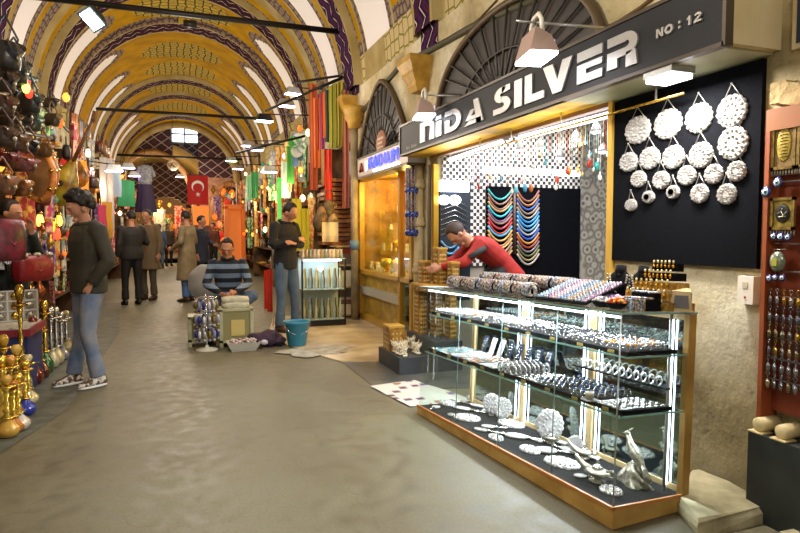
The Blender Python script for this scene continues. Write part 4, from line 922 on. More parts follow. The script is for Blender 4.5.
# ceiling tubes & spots
for (xa,ya,xb,yb2,X,lab) in((450,160,502,142,2.80,'farther white ceiling tube light of the silver shop'),(520,138,616,113,2.80,'nearer white ceiling tube light of the silver shop')):
    a=onX(xa,ya,X); b2=onX(xb,yb2,X); t=thing('ceiling_tube_lamp',lab,'lamp',tuple((a+b2)/2)); d=(b2-a)/2
    q=MB(); q.cyl(-d,d,.022,n=8); kid(t,q,'tube',TUBE); q=MB(); q.box((0.03,0,.035),(.05,abs(d.y)*2,.03),rx=math.atan2(d.z,d.y)); kid(t,q,'fitting',STEEL)
for k,(x,y,Y) in enumerate(((540,148,5.4),(560,158,5.6),(576,140,5.0),(596,132,4.6),(603,152,5.0),(520,150,5.7))):
    p=onY(x,y,Y); t=thing('halogen_spot','bright halogen spot hanging under the shop ceiling','spot lamp',tuple(p),group='halogen spots of the silver shop'); q=MB(); q.lathe([(.05,0),(.035,.06),(.012,.09)],n=12); kid(t,q,'shade',STEEL); q=MB(); q.ell((0,0,-.003),(.045,.045,.012),10,6); kid(t,q,'bulb',emis('halogen','f4f6ff',25))
    q=MB(); q.cyl((0,0,.09),(0,0,max(.1,2.74-p.z)),.004,n=5); kid(t,q,'cord',STEEL)
# hanging rail with earrings
RXX=2.62
ra=onX(462,156,RXX); rb=onX(684,93,RXX)
t=thing('hanging_rail','long brass rail hung below the sign, strung with earrings','rail',tuple(ra)); q=MB(); q.cyl((0,0,0),rb-ra,.008,n=8); kid(t,q,'rail',BRASS)
for x in(480,511,561,656):
    f_=(x-462)/(684-462); yy=156+(93-156)*f_; p=onX(x,yy,RXX); q=MB(); q.cyl(p-ra,(p.x-ra.x,p.y-ra.y,2.25-ra.z),.006,n=6); kid(t,q,'hanger_rod',STEEL)
cols=[mat('hang_'+c,c,.3) for c in('d8d4cc','c8c4bc','e0ddd6','b8352a','3f8f9c','d8d4cc','cfa04c','e6e2da')]
for k in range(64):
    f_=k/64; x=468+f_*142; yy=156+(93-156)*((x-462)/222); p=onX(x,yy,RXX+.0); L=U(.12,.34)*(1 if k%4 else 1.3)
    c=cols[random.randrange(8)]; q=MB(); q.tube([(0,0,-.006),(0,0,-L)],.0022,4); q.ell((0,0,-L),(.008,.008,.016),6,4)
    if k%5==0: q.ell((0,0,-L-.025),(.016,.010,.02),8,5)
    single('dangling_earring',q,c,'slim earring strand dangling from the brass rail','earring','earrings on the brass rail',M=Matrix.Translation(p))
for x,y,c,lab in((516,190,'5ab8d0','sky-blue drop pendant hanging before the left necklace column'),(525,188,'4aa0c0','blue pendant hanging between the necklace columns'),(531,188,'d06a2a','orange coral pendant hanging before the right necklace column'),(557,180,'c83a1e','red coral twig hanging over the black board'),(569,171,'c89a3c','amber pendant hanging by the checkered row'),(589,163,'b83a2a','small red pendant hanging before the patterned hanging'),(597,166,'2f9a9a','teal pendant hanging before the patterned hanging')):
    p=onX(x,y,RXX+.1); q=MB(); q.ell((0,0,0),(.02,.014,.035),10,6); q.tube([(0,0,.03),(0,0,max(.05,2.2-p.z))],.0018,4); single('drop_pendant',q,mat('drop_'+c,c,.25),lab,'pendant',M=Matrix.Translation(p))
# frame post and column
t=thing('brass_door_frame','gold door frame post at the left side of the silver shop','door frame',(XR-.02,6.2,0)); q=MB(); q.bx(-.06,.0,-.06,.0,0,2.14); kid(t,q,'gold_post',mat('gold_anodised','c79b34',.3,.6)); q=MB(); q.bx(.0,.03,.0,.06,0,2.14); q.bx(-.10,-.065,.0,.03,0,2.14); kid(t,q,'dark_jamb',mat('dark_jamb','4a3a20',.5))
t=thing('drain_column','cream drainpipe column with collars on the pillar left of the silver shop','pipe',(XR-.06,6.62,0)); q=MB(); q.cyl((0,0,0),(0,0,2.2),.055,n=14); kid(t,q,'pipe',mat('cream_pipe','c9b78e',.5,c2='ad9a70',scale=6))
for z in(.9,1.45,1.9): q=MB(); q.lathe([(.055,0),(.08,.015),(.085,.05),(.06,.08),(.075,.1),(.056,.12)],(0,0,z),14); kid(t,q,'collar',mat('cream_pipe','c9b78e',.5))
# shop counter
t=thing('shop_counter','low glass counter with pale blue top inside the silver shop','counter',(3.38,4.35,0)); q=MB(); q.bx(-.3,.3,-.8,.9,0,.8); kid(t,q,'body',mat('counter_grey','60686c',.5)); q=MB(); q.bx(-.31,.31,-.8,.9,.9,.915); kid(t,q,'glass_top',mat('pale_blue_counter_top','5f7090',.3)); q=MB(); q.bx(-.3,.3,-.8,.9,.8,.9); kid(t,q,'glass_sides',GLASS)
# ---------------------------------------------------------------- gold jeweller's shop
GF=mat('gold_frame','b5892c',.4,.2)
t=thing('jeweller_window','tall gold framed display window of the jeweller past the pillar','shop window',(XR,6.95,0))
for y0,y1,z0,z1 in((0.0,.07,0,2.26),(2.25,2.33,0,2.26),(.42,.48,.1,2.26),(0,2.33,2.18,2.26),(0,2.33,.74,.80),(0,2.33,0,.1)):
    q=MB(); q.bx(-.03,.05,y0,y1,z0,z1); kid(t,q,'window_frame',GF)
q=MB(); q.bx(0,.008,.48,2.25,.8,2.18); kid(t,q,'window_pane',GLASS)
q=MB(); q.bx(0,.008,.07,.42,.1,2.18); kid(t,q,'window_pane',GLASS)
q=MB(); q.bx(-.02,.25,.45,2.27,.42,.54); kid(t,q,'grey_ledge',mat('grey_ledge','a39c88',.5))
q=MB(); q.bx(.05,.10,.48,2.25,.1,.42); q.bx(.05,.10,.48,2.25,.54,.74); kid(t,q,'lower_panel',mat('amber_panel','8c6c26',.3,c2='b8953c',scale=12))
q=MB(); q.bx(.06,.85,.05,2.25,.74,.80); kid(t,q,'display_floor',mat('cream_cloth','d9c06a',.6))
q=MB(); q.bx(.85,.9,.0,2.33,0,2.3); kid(t,q,'back_wall',mat('golden_back','b8882e',.5,c2='86601e',scale=5))
q=MB(); q.bx(0.05,.9,.0,.02,0,2.3); q.bx(0.05,.9,2.31,2.33,0,2.3); q.bx(.0,.9,0,2.33,2.24,2.28); kid(t,q,'side_panel',mat('golden_back','b8882e',.5,c2='86601e',scale=5))
for z in(1.1,1.4,1.68): q=MB(); q.bx(.2,.8,.06,2.25,z,z+.01); kid(t,q,'glass_shelf',GLASS)
JG=[mat('yellow_gold','f0c34a',.28,.8),mat('deep_gold','d8982c',.3,.8),mat('pale_card','efe2b0',.6)]
gm=[]
q=MB(); q.lathe([(.045,0),(.02,.01),(.018,.05),(.05,.07),(.06,.13),(.03,.17)],n=12); gm.append(('gold_vase',q.mesh('gold_vase',JG[0]),'vase','small golden vase'))
q=MB(); q.tube([(.05*cos(a),0,.05+.05*sin(a)) for a in[2*pi*k/14 for k in range(14)]],.013,6,closed=True); gm.append(('gold_bangle',q.mesh('gold_bangle',JG[0]),'bangle','upright gold bangle'))
q=MB(); q.ell((0,0,.04),(.05,.03,.04),10,6); q.ell((0,0,.09),(.025,.02,.02),8,5); gm.append(('gold_bust',q.mesh('gold_bust',JG[2]),'necklace bust','pale bust with gold jewellery'))
q=MB(); q.bx(-.04,.04,-.005,.005,0,.11); q.ell((0,-.01,.06),(.02,.008,.035),8,5,1); gm.append(('gold_card',q.mesh('gold_card',[JG[2],JG[1]]),'card','pale card with a gold pendant'))
for z,n,w in((.80,26,1),(1.11,12,0),(1.41,12,0),(1.69,10,0)):
    for k in range(n):
        a=gm[1 if z<.9 and k%2 else random.randrange(4)]
        y=6.98+.12+ (k+.5)*2.05/n; put(a[0],a[1],TR(XR+(.12+.12*(k%2) if w else U(.3,.6)),y,z,pi/2+U(-.3,.3),1.25 if w else 1.0),a[3]+' on the lit shelves of the jeweller window',a[2],a[3]+'s in the jeweller window')
# its sign
t=thing('lettered_sign','grey slanting fascia sign with red mark and glowing blue letters','sign',(2.52,7.72,2.2))
q=MB(); q.bx(0,.22,-1.17,.9,0,.25); kid(t,q,'fascia',mat('grey_fascia','a39788',.4,.3)); q=MB(); q.bx(-.01,.22,-1.17,.92,-.03,0); q.bx(-.01,.22,-1.17,.92,.25,.27); kid(t,q,'dark_trim',mat('dark_jamb','4a3a20',.5))
BL=emis('blue_neon','3a46f0',3.0)
def stroke(mb,pts,x=-.012,r=.011): mb.tube([(x,y,z) for y,z in pts],r,5)
lets={'A':[[(0,0),(.5,1),(1,0)],[(.25,.4),(.75,.4)]],'R':[[(0,0),(0,1),(.8,1),(.8,.5),(0,.5)],[(.4,.5),(1,0)]],'D':[[(0,0),(0,1),(.6,1),(1,.7),(1,.3),(.6,0),(0,0)]],'I':[[(.5,0),(.5,1)]],'U':[[(0,1),(0,0),(1,0),(1,1)]],'M':[[(0,0),(0,1),(.5,.5),(1,1),(1,0)]],'K':[[(0,0),(0,1)],[(1,1),(0,.45),(1,0)]],'N':[[(0,0),(0,1),(1,0),(1,1)]]}
y=.30
for ch in 'RADIUM':
    q=MB(); 
    for pl in lets[ch]: stroke(q,[(y-a*.15,.07+b*.14) for a,b in pl])
    kid(t,q,'neon_letter',BL); y-=.2
q=MB(); stroke(q,[(.74,.06),(.68,.18),(.62,.06)],r=.014); stroke(q,[(.71,.11),(.65,.11)]); kid(t,q,'red_mark',mat('red_enamel','a83a34',.4))
q=MB(); q.bx(-.006,0,.38,.52,.05,.2); kid(t,q,'pale_square',mat('pale_blue_square','aebdcc',.3,emit='c0d0ff',es=.3))
q=MB(); q.bx(-.02,0,-.9,.1,.01,.035); kid(t,q,'light_strip',emis('warm_strip','fff2d0',6))
# round pinkish sign
p=onX(382,143,2.62); M=Matrix(((0,0,-1,p.x),(-1,0,0,p.y),(0,1,0,p.z),(0,0,0,1)))
t=thing('round_sign','pinkish brown round sign standing before the pointed lunette','sign',M=M); q=MB(); q.lathe([(0,0),(.19,0),(.2,.012),(.19,.024),(0,.024)],n=24,sy=.85); kid(t,q,'disc',mat('terracotta_disc','a8745a',.6,c2='8f5c44',scale=12))
q=MB()
for k,z in enumerate((.06,.0,-.06)): 
    for j in range(6-k%2): q.bx(-.12+j*.042,-.12+j*.042+.028,z-.014,z+.014,.024,.028)
kid(t,q,'pale_lettering',mat('pale_letter','d8b490',.5))
# evil-eye bundles hanging on the jeweller's door
for k,(py,lab) in enumerate(((190,'top'),(214,'middle'),(232,'bottom'))):
    p=onX(412.5,py,2.62); t=thing('bead_bundle','hanging bundle of dark strings with a blue band, %s one by the drainpipe'%lab,'bead bundle',tuple(p),group='bead bundles by the drainpipe')
    q=MB()
    for j in range(12): a=2*pi*j/12; q.tube([(.07*cos(a),.07*sin(a),.0),(.08*cos(a),.08*sin(a),.26)],.012,4)
    kid(t,q,'strings',mat('dusky_strings','6e5c58',.4,c2='c0aeb0',scale=60)); q=MB(); q.lathe([(.08,-.05),(.095,-.02),(.095,.02),(.08,.03)],n=14); kid(t,q,'blue_band',mat('cobalt_beads','1c2468',.2,c2='5a78c8',scale=70,lo=.5,hi=.62))
# ---------------------------------------------------------------- plinths and inlaid boxes
PL=mat('black_plinth','3a3c40',.55,c2='2c2e32',scale=5)
def plinth(x0,x1,y0,y1,h,lab): q=MB(); q.bx(x0,x1,y0,y1,0.004,h); return single('plinth',q,PL,lab,'plinth')
a=onZ(378,362,.0); b2=onZ(406,374,.0)
plinth(a.x+.0,a.x+.32,b2.y-.05,a.y-.02,.17,'low black plinth carrying the bone figurines and one inlaid box')
plinth(2.36,2.66,b2.y-.05,a.y+.12,.30,'taller black plinth behind, under the stack of inlaid boxes')
IN=mat('inlaid_wood','a57a2c',.35,c2='6e4616',scale=18,detail=2)
def inlaid(x,y,z,dx,dy,dz,lab,rz=0):
    t=thing('inlaid_box',lab,'box',(x,y,z),rz); q=MB(); q.bx(-dx/2,dx/2,-dy/2,dy/2,0,dz); kid(t,q,'box_body',IN)
    q=MB(); q.bx(-dx/2-.005,dx/2+.005,-dy/2-.005,dy/2+.005,dz,dz+.02); kid(t,q,'lid',mat('box_lid','c09640',.35))
    q=MB(); n=max(2,int(dz/.05))
    for r in range(n):
        for c in range(3):
            z_=.03+r*(dz-.04)/n; q.box((-dx/2-.002,-dy*.25+c*dy*.25,z_),(.004,.018,.018),rx=pi/4); q.box((-dx*.25+c*dx*.25,-dy/2-.002,z_),(.018,.004,.018),ry=pi/4)
    kid(t,q,'pearl_inlay',mat('pearl_inlay','c4a868',.3)); return t
inlaid(a.x+.10,a.y-.22,.17,.16,.2,.24,'small inlaid wooden box standing on the low black plinth')
inlaid(2.44,5.95,.30,.10,.14,.46,'upright inlaid box on the taller plinth, left one')
inlaid(2.55,5.78,.30,.10,.12,.46,'upright inlaid box on the taller plinth, middle one')
inlaid(2.63,5.60,.30,.08,.12,.46,'upright inlaid box on the taller plinth, nearest the glass case')
inlaid(2.50,5.80,.78,.30,.42,.05,'flat inlaid game board lying across the upright boxes')
inlaid(2.45,5.88,.85,.10,.12,.22,'small inlaid chest on the game board, left')
inlaid(2.56,5.72,.85,.10,.14,.36,'tall inlaid chest with dotted front, top of the stack')
inlaid(2.62,5.52,.85,.09,.1,.22,'small inlaid chest on the game board, right')
BONE=mat('bone_white','e6dcc0',.45,c2='c0ac84',scale=30)
fm=[]
for s in range(3):
    q=MB(); random.seed(30+s)
    q.ell((0,0,.012),(.03,.02,.012),8,5); q.tube([(0,0,.01),(.0,.0,.07)],[.012,.009],6); q.ell((0,0,.08),(.012,.012,.014),8,5)
    for k in range(5): an=U(0,6.28); q.tube([(0,0,.04+.01*k),(.025*cos(an),.025*sin(an),.06+.008*k),(.04*cos(an),.04*sin(an),.085+.008*k)],[.006,.005,.002],5)
    fm.append(q.mesh('bone_figurine',BONE))
random.seed(11)
for k in range(26):
    x=a.x+.03+U(0,.26); y=b2.y-.02+U(0,.42)
    put('bone_figurine',fm[k%3],TR(x,y,.171,U(0,6),U(.9,1.3)),'small branching bone-white figurine crowded on the low black plinth','figurine','bone figurines on the low plinth')
q=MB(); pc=onZ(318,352,0); q.prism([(pc.x+(.42*cos(2*pi*k/40))*(1+.25*sin(3*2*pi*k/40)+.12*sin(11*2*pi*k/40)),pc.y+(.34*sin(2*pi*k/40))*(1+.3*sin(2*2*pi*k/40+1)+.1*sin(9*2*pi*k/40))) for k in range(40)],.002,M=Matrix.Translation((0,0,.0125))); single('water_puddle',q,mat('puddle_pale_reflection','cfccc4',.15,c2='a59c88',scale=9,detail=8),'wet puddle, coloured pale for its bright reflection, beside the blue bucket across the stone threshold','puddle')  # bright reflection of the wet floor is put into the pale colour
# newspaper sheet on the floor
def news():
    m=mat('catalogue_print','c8c4b8',.6); nt=m.node_tree; b=nt.nodes['Principled BSDF']; tc=N(nt,'TexCoord'); v=N(nt,'TexVoronoi',distance='CHEBYCHEV'); v.inputs['Scale'].default_value=10; v.inputs['Randomness'].default_value=.8
    nt.links.new(tc.outputs['Object'],v.inputs['Vector']); r=ramp(nt,[(0,'5a3a30'),(.2,'6c5c8c'),(.3,'a0704a'),(.36,'c8c4b8')],'CONSTANT'); nt.links.new(v.outputs['Distance'],r.inputs[0])
    sx=N(nt,'SeparateColor'); nt.links.new(v.outputs['Color'],sx.inputs[0]); g=N(nt,'Math',op='GREATER_THAN'); g.inputs[1].default_value=.5; nt.links.new(sx.outputs[0],g.inputs[0])
    mx=N(nt,'MixRGB'); mx.inputs[1].default_value=srgb('c8c4b8'); nt.links.new(g.outputs[0],mx.inputs[0]); nt.links.new(r.outputs[0],mx.inputs[2]); nt.links.new(mx.outputs[0],b.inputs['Base Color']); return m
c1,c2_,c3,c4=[onZ(*p,0) for p in((370,387),(415,381),(478,402),(410,407.5))]
q=MB(); 
def bil(u,v): p=c1*(1-u)*(1-v)+c2_*(1-u)*v+c3*u*v+c4*u*(1-v); return (p.x,p.y,.009+.003*sin(9*u+3*v))
q.grid(bil,12,8); single('printed_sheet',q,news(),'large white printed sheet with small pictures lying on the floor by the case','sheet')
# ---------------------------------------------------------------- things on the floor in the middle
p=onZ(297,346,0); t=thing('plastic_bucket','teal blue plastic bucket beside the standing man','bucket',(p.x,p.y,.0))
q=MB(); q.lathe([(.0,.01),(.105,.01),(.11,.02),(.15,.28),(.162,.285),(.162,.31),(.15,.312),(.145,.29),(.105,.03),(0,.028)],n=28); kid(t,q,'bucket_body',mat('teal_plastic','2f7f9c',.35)); q=MB(); q.tube([(.155*cos(a_),-.155*sin(a_)*.55-.04,.29-.13*sin(a_)) for a_ in[pi*k/14 for k in range(15)]],.005,5); kid(t,q,'wire_handle',CHROME)
p=onZ(268,346,0); t=thing('open_bag','dark purple-black open bag slumped on the floor left of the bucket','bag',(p.x,p.y,0))
def bagf(v): return Vector((v.x*(1+.15*sin(4*v.y+v.z*3)),v.y,v.z*(1+.2*sin(5*v.x))))
q=MB(); q.ell((-.03,.02,.09),(.20,.15,.10),20,12,fn=bagf); q.ell((.12,-.02,.06),(.1,.1,.06),14,8,fn=bagf); kid(t,q,'cloth_body',mat('plum_black_cloth','2c2030',.8,c2='43283c',scale=14,bump=.6)); q=MB(); q.ell((-.06,-.11,.07),(.05,.05,.035),10,6); kid(t,q,'white_cloth',mat('pale_cloth','c8c0c8',.8)); q=MB(); q.tube([(.06,-.1,.03),(.12,-.13,.07),(.19,-.1,.03)],.012,6); kid(t,q,'strap',BLACKM)
p=onZ(310,341,0); t=thing('leather_shoe_pair','','shoe',(0,0,0)); bpy.data.objects.remove(t)
# cushion topped stands
CR=mat('pale_green_stand','b9b893',.5,c2='a3a27c',scale=6)
def stand(x,y,w,d,h,lab,cush=True,card=True):
    t=thing('vendor_stand',lab,'stand',(x,y,0))
    for sx_ in(-1,1):
        for sy_ in(-1,1): q=MB(); q.bx(sx_*w/2-.02,sx_*w/2+.02,sy_*d/2-.02,sy_*d/2+.02,0,h); kid(t,q,'leg',CR)
    q=MB(); q.bx(-w/2,w/2,-d/2,d/2,.08,h-.02); kid(t,q,'body',mat('olive_panel','8d8556',.6)); q=MB(); q.bx(-w/2-.02,w/2+.02,-d/2-.02,d/2+.02,h-.02,h+.01); kid(t,q,'top',CR)
    q=MB(); q.bx(-w/2-.02,w/2+.02,-d/2-.02,d/2+.02,.06,.09); kid(t,q,'lower_rail',CR)
    if card: q=MB(); q.bx(-w*.18,w*.26,-d/2-.012,-d/2-.004,.14,h*.72); kid(t,q,'yellow_card',mat('yellow_card_board','c9b46a',.6))
    if cush:
        for z,k in((h+.04,0),(h+.10,1)): q=MB(); q.ell((.0,k*.03,z),(w*.55,d*.55,.045),16,8,fn=lambda v:Vector((max(-.8,min(.8,v.x*1.2)),max(-.8,min(.8,v.y*1.2)),v.z))); kid(t,q,'cushion',mat('white_cushion','c9c5ac',.8,c2='b0ac92',scale=12))
    return t
p=onZ(237,347,0); stand(p.x,p.y+.15,.36,.30,.46,'pale green stand topped with two white cushions, before the seated man')
p=onZ(206,347,0); stand(p.x-.02,p.y+.2,.32,.28,.36,'pale green stand behind the spinning trinket rack',False,False)
p=onZ(207,350,0); t=thing('spinner_rack','small spinning rack crowded with blue and silver trinkets','rack',(p.x,p.y,0))
q=MB(); q.lathe([(.13,0),(.13,.012),(.03,.03),(.012,.06)],n=18); kid(t,q,'round_base',mat('pale_base','cfcab8',.5)); q=MB(); q.cyl((0,0,.02),(0,0,.66),.011,n=8); kid(t,q,'pole',CHROME)
for z in(.62,.45,.28): q=MB(); q.tube([(.13*cos(a_),.13*sin(a_),z) for a_ in[2*pi*k/16 for k in range(16)]],.004,4,closed=True); q.cyl((-.13,0,z),(.13,0,z),.004,n=4); q.cyl((0,-.13,z),(0,.13,z),.004,n=4); kid(t,q,'ring_tier',CHROME)
TC=[mat('tr_'+c,c,.3,m_) for c,m_ in(('27337c',.1),('b8b6b2',.7),('8890b4',.3),('d4cfd8',.3),('8a7838',.6))]
for z in(.60,.43,.26):
    for k in range(14):
        a_=2*pi*k/14; q=MB(); q.ell((.13*cos(a_),.13*sin(a_),z-.06),(.022,.022,.05),6,5); q.ell((.13*cos(a_),.13*sin(a_),z-.125),(.018,.018,.018),6,4,1); kid(t,q,'trinket',[TC[(k*3+int(z*100))%5],TC[(k+1)%5]])
p=onZ(243,349,0); t=thing('trinket_tray','white tray heaped with pinkish trinkets on the floor before the stand','tray',(p.x,p.y-.05,0)); q=MB(); q.add([(-.15,-.09,.02),(.15,-.09,.02),(.15,.09,.02),(-.15,.09,.02),(-.19,-.12,.10),(.19,-.12,.10),(.19,.12,.10),(-.19,.12,.10)],[(3,2,1,0),(0,1,5,4),(1,2,6,5),(2,3,7,6),(3,0,4,7)]); q.bx(-.14,.14,-.08,.08,0,.02); kid(t,q,'tray_body',mat('white_tray','c3bfb2',.5)); q=MB()
for k in range(60): q.ell((U(-.15,.15),U(-.09,.09),.09+U(0,.03)),(.018,.014,.014),6,4,k%2)
pb=q.build('trinkets',[mat('pink_trinket','b08a88',.5),mat('pale_trinket','d0c8bc',.5)],t); tag(pb,kind='stuff')
# glass cabinet with lit shelves beside the standing man
a=onZ(300,331,0); t=thing('glass_cabinet','lit glass cabinet of small bottles behind the standing man','cabinet',(2.0,8.82,0))
q=MB(); q.bx(-.33,.33,-.2,.2,0,.10); kid(t,q,'black_base',BLACKM); 
for sx_ in(-1,1):
    for sy_ in(-1,1): q=MB(); q.bx(sx_*.32-.012,sx_*.32+.012,sy_*.19-.012,sy_*.19+.012,.1,1.0); kid(t,q,'post',BLACKM)
q=MB(); q.bx(-.32,.32,.18,.19,.1,1.0); kid(t,q,'back_panel',mat('teal_back','c4cfcc',.4))
for z in(.1,.55,1.0): q=MB(); q.bx(-.33,.33,-.2,.2,z-.006,z+.006); kid(t,q,'shelf',mat('teal_shelf','ccd8d6',.2))
q=MB(); q.bx(-.33,.33,-.2,-.195,.1,1.0); kid(t,q,'front_pane',GLASS); q=MB(); q.bx(-.28,.28,-.15,.1,.965,.985); kid(t,q,'cabinet_light',emis('cabinet_glow','e8f2ff',5))
BT_=[]
for c in('c8a02c','e0d8c0','8a6a20','b8c4c0'): q=MB(); q.lathe([(.018,0),(.02,.1),(.012,.14),(.008,.2),(.012,.22)],n=8); BT_.append(q.mesh('scent_bottle',mat('bot_'+c,c,.2,.3)))
for z in(.107,.557):
    for k in range(13): put('scent_bottle',BT_[(k*7+int(z*10))%4],TR(2.0-.28+k*.046,8.82-.08+.1*(k%2),z,0,1.35),'slim glass scent bottle on the shelves of the lit glass cabinet','bottle','bottles in the glass cabinet')
gm2=[]
for c in('cfc8bc','b09a7c','8fa0a0','c8b0a0'): q=MB(); q.lathe([(.03,0),(.035,.05),(.02,.09),(.028,.13)],n=10); gm2.append(q.mesh('tea_glass',mat('tg_'+c,c,.15,.2)))
for k in range(22): put('tea_glass',gm2[k%4],TR(2.0-.29+(k%11)*.058,8.75+.12*(k//11),1.007,0,1),'small tea glass standing on top of the glass cabinet','glass','tea glasses on the glass cabinet')
# dark bag slumped over + shelves of books/boards
t=thing('book_shelf','deep shelf unit of parcels and books past the jeweller window','shelf',(2.82,9.55,0))
for z in(.05,.5,.85,1.15): q=MB(); q.bx(-.45,.0,-.25,.3,z,z+.025); kid(t,q,'shelf_board',mat('tan_board','b79a6a',.6))
q=MB(); q.bx(-.47,-.44,.28,.32,0,1.2); kid(t,q,'side_post',DWOOD)
bc=[('d8c8a8','cream'),('a83a2c','red'),('c9a46a','tan'),('6a5a48','brown'),('c8c0b0','grey')]
for z in(.075,.525,.875):
    for k in range(8):
        c,nm=bc[(k*3+int(z*10))%5]; q=MB(); q.bx(-.1,.1,-.03,.03,0,U(.14,.26)); single('book_parcel',q,mat('book_'+c,c,.6,c2=c,scale=4),'%s parcel on the shelves past the jeweller window'%nm,'parcel','%s parcels on the shelf unit'%nm,M=TR(2.55,9.33+k*.062,z))
for k in range(15):
    z=1.18+k*.075; q=MB(); w=U(.2,.26); q.bx(-w,w,-.28,.28,0,.055); c=('b06a34','8a4c22','c88a50')[k%3]; single('stacked_board',q,mat('board_'+c,c,.5,c2='5e3214',scale=5),'%s wooden tray in the tall stack past the slim column'%('reddish','dark','light')[k%3],'tray','%s trays in the tall stack'%('reddish','dark','light')[k%3],M=TR(2.55+U(-.03,.03),10.05+U(-.02,.02),z,U(-.1,.1)))
t=thing('slim_column','slim grey-tan column with a collar beside the hanging scarves','column',(2.62,9.15,0)); q=MB(); q.cyl((0,0,0),(0,0,3.0),.06,n=14); kid(t,q,'shaft',mat('column_grey','9d8e70',.5,c2='7e7056',scale=6))
q=MB(); q.lathe([(.06,0),(.1,.03),(.1,.08),(.15,.16),(.16,.26),(.2,.34)],(0,0,3.0),14); kid(t,q,'capital',mat('gilded_capital','c19a3e',.5))
q=MB(); q.cyl((0,0,1.12),(0,0,1.26),.075,n=12); kid(t,q,'blue_cup',mat('blue_cup','5c7fa8',.4))
# hanging scarves
def cloth(name,x,y,z0,z1,w,c,lab,grp=None,wav=.03,cat='scarf',rz=0,c2=None):
    q=MB(); ph=U(0,6); q.grid(lambda u,v:((u-.5)*w*(1-.15*(1-v)*0),wav*sin(u*11+ph)+.01*sin(v*7),z1+(z0-z1)*v),10,10); q.grid(lambda u,v:((u-.5)*w,wav*sin(u*11+ph)+.012+.01*sin(v*7),z1+(z0-z1)*v),10,10)
    return single(name,q,mat('cloth_'+c,c,.7,c2=c2 or c,scale=7,lo=.4,hi=.6),lab,cat,grp,M=TR(x,y,0,rz))
sp=[(313,84,190,'b8542a','brown-orange','leftmost'),(317,98,168,'e0702c','orange',''),(321,94,150,'a84a78','magenta-purple',''),(325,92,138,'e8742c','bright orange',''),(329,90,142,'2f4a4c','dark teal',''),(333,86,148,'a8a83a','yellow-green',''),(337,84,148,'8c8a2c','olive',''),(341,82,146,'b8a83c','mustard',''),(345,90,208,'b87060','dusty pink','rightmost'),(324,150,185,'a87a4c','tan','shorter'),(327,150,205,'d8402c','red-orange','lower')]
for k,(px,ya,yb3,c,nm,ex) in enumerate(sp):
    Y=9.9-.035*k; pt=onY(px,ya,Y); pb_=onY(px,yb3,Y); cloth('hanging_scarf',pt.x,Y-.07*(k>8),pb_.z,pt.z,.125,c,'%s hanging scarf in the cluster at the slim column%s'%(nm,', the '+ex+' one' if ex else ''),'scarves beside the slim column')
q=MB(); q.cyl(onY(308,92,9.86),onY(352,73,9.86),.02,n=6); q.cyl(onY(340,75,9.86),onX(357,62,XR),.015,n=6); single('scarf_rail',q,BLACKM,'dark iron rail the scarves hang from','rail')
for k,(x,y,c,nm) in enumerate(((322,215,'8c6c44','tan leather'),(329,208,'6b5a3c','olive leather'),(333,222,'a08862','pale leather'),(318,222,'57422c','dark brown'))):
    p=onY(x,y,9.3); t=thing('hanging_bag','%s bag hanging over the glass cabinet'%nm,'bag',tuple(p),group='leather bags over the cabinet'); q=MB(); q.ell((0,0,0),(.09,.05,.14),12,8); kid(t,q,'bag_body',mat('lea_'+c,c,.6,c2='3c2c1c',scale=12)); q=MB(); q.tube([(-.07,0,.1),(-.05,0,.28),(.05,0,.28),(.07,0,.1)],.01,5); kid(t,q,'strap',mat('lea_'+c,c,.6))
# ---------------------------------------------------------------- clutter meshes
def lanternmesh(c,e):
    q=MB(); q.lathe([(0,-.1),(.04,-.085),(.075,-.03),(.08,.02),(.05,.08),(.03,.1)],n=12,m=0); q.lathe([(.034,.1),(.03,.13),(.01,.16),(.004,.3)],n=8,m=1); q.lathe([(0,-.14),(.012,-.12),(.01,-.1)],n=6,m=1); return q.mesh('glass_lantern',[mat('lan_'+c,c,.4,emit=c,es=e),BRASS])
def vasemesh(c,me_=.7): q=MB(); q.lathe([(.05,0),(.03,.02),(.03,.05),(.075,.1),(.085,.15),(.05,.21),(.028,.25),(.045,.3)],n=14); q.tube([(.08,0,.15),(.12,0,.2),(.1,0,.26),(.035,0,.27)],.008,5); return q.mesh('metal_jug',[mat('vase_'+c,c,.25,me_)])
def platemesh(c,d): q=MB(); q.lathe([(0,.02),(.07,.018),(.08,.01)],n=18,m=1,M=Matrix.Rotation(pi/2,4,'X')); q.lathe([(.08,.01),(.1,.02),(.13,.035),(.132,.03),(.08,0),(0,0)],n=18,m=0,M=Matrix.Rotation(pi/2,4,'X')); return q.mesh('painted_plate',[mat('plate_'+c,c,.25,c2=d,scale=40,lo=.45,hi=.55),mat('plate_'+d,d,.25)])
def bagmesh(c): q=MB(); q.ell((0,0,-.02),(.14,.06,.12),14,8,fn=lambda v:Vector((max(-.85,min(.85,v.x*1.25)),v.y,max(-.8,min(.8,v.z*1.2))))); q.tube([(-.08,0,.06),(-.06,0,.17),(0,0,.2),(.06,0,.17),(.08,0,.06)],.009,5); q.ell((0,-.06,.02),(.02,.01,.02),6,4,1); return q.mesh('handbag',[mat('bag_'+c,c,.45,c2='2a1a14',scale=7),GOLD])
def slipmesh(c): q=MB(); q.ell((-.05,0,.03),(.04,.11,.03),10,6); q.ell((.05,0,.03),(.04,.11,.03),10,6); q.tube([(-.05,-.1,.03),(-.05,-.13,.06)],[.015,.004],5); q.tube([(.05,-.1,.03),(.05,-.13,.06)],[.015,.004],5); return q.mesh('slipper_pair',[mat('slip_'+c,c,.6,c2='e0b060',scale=60,lo=.55,hi=.6)])
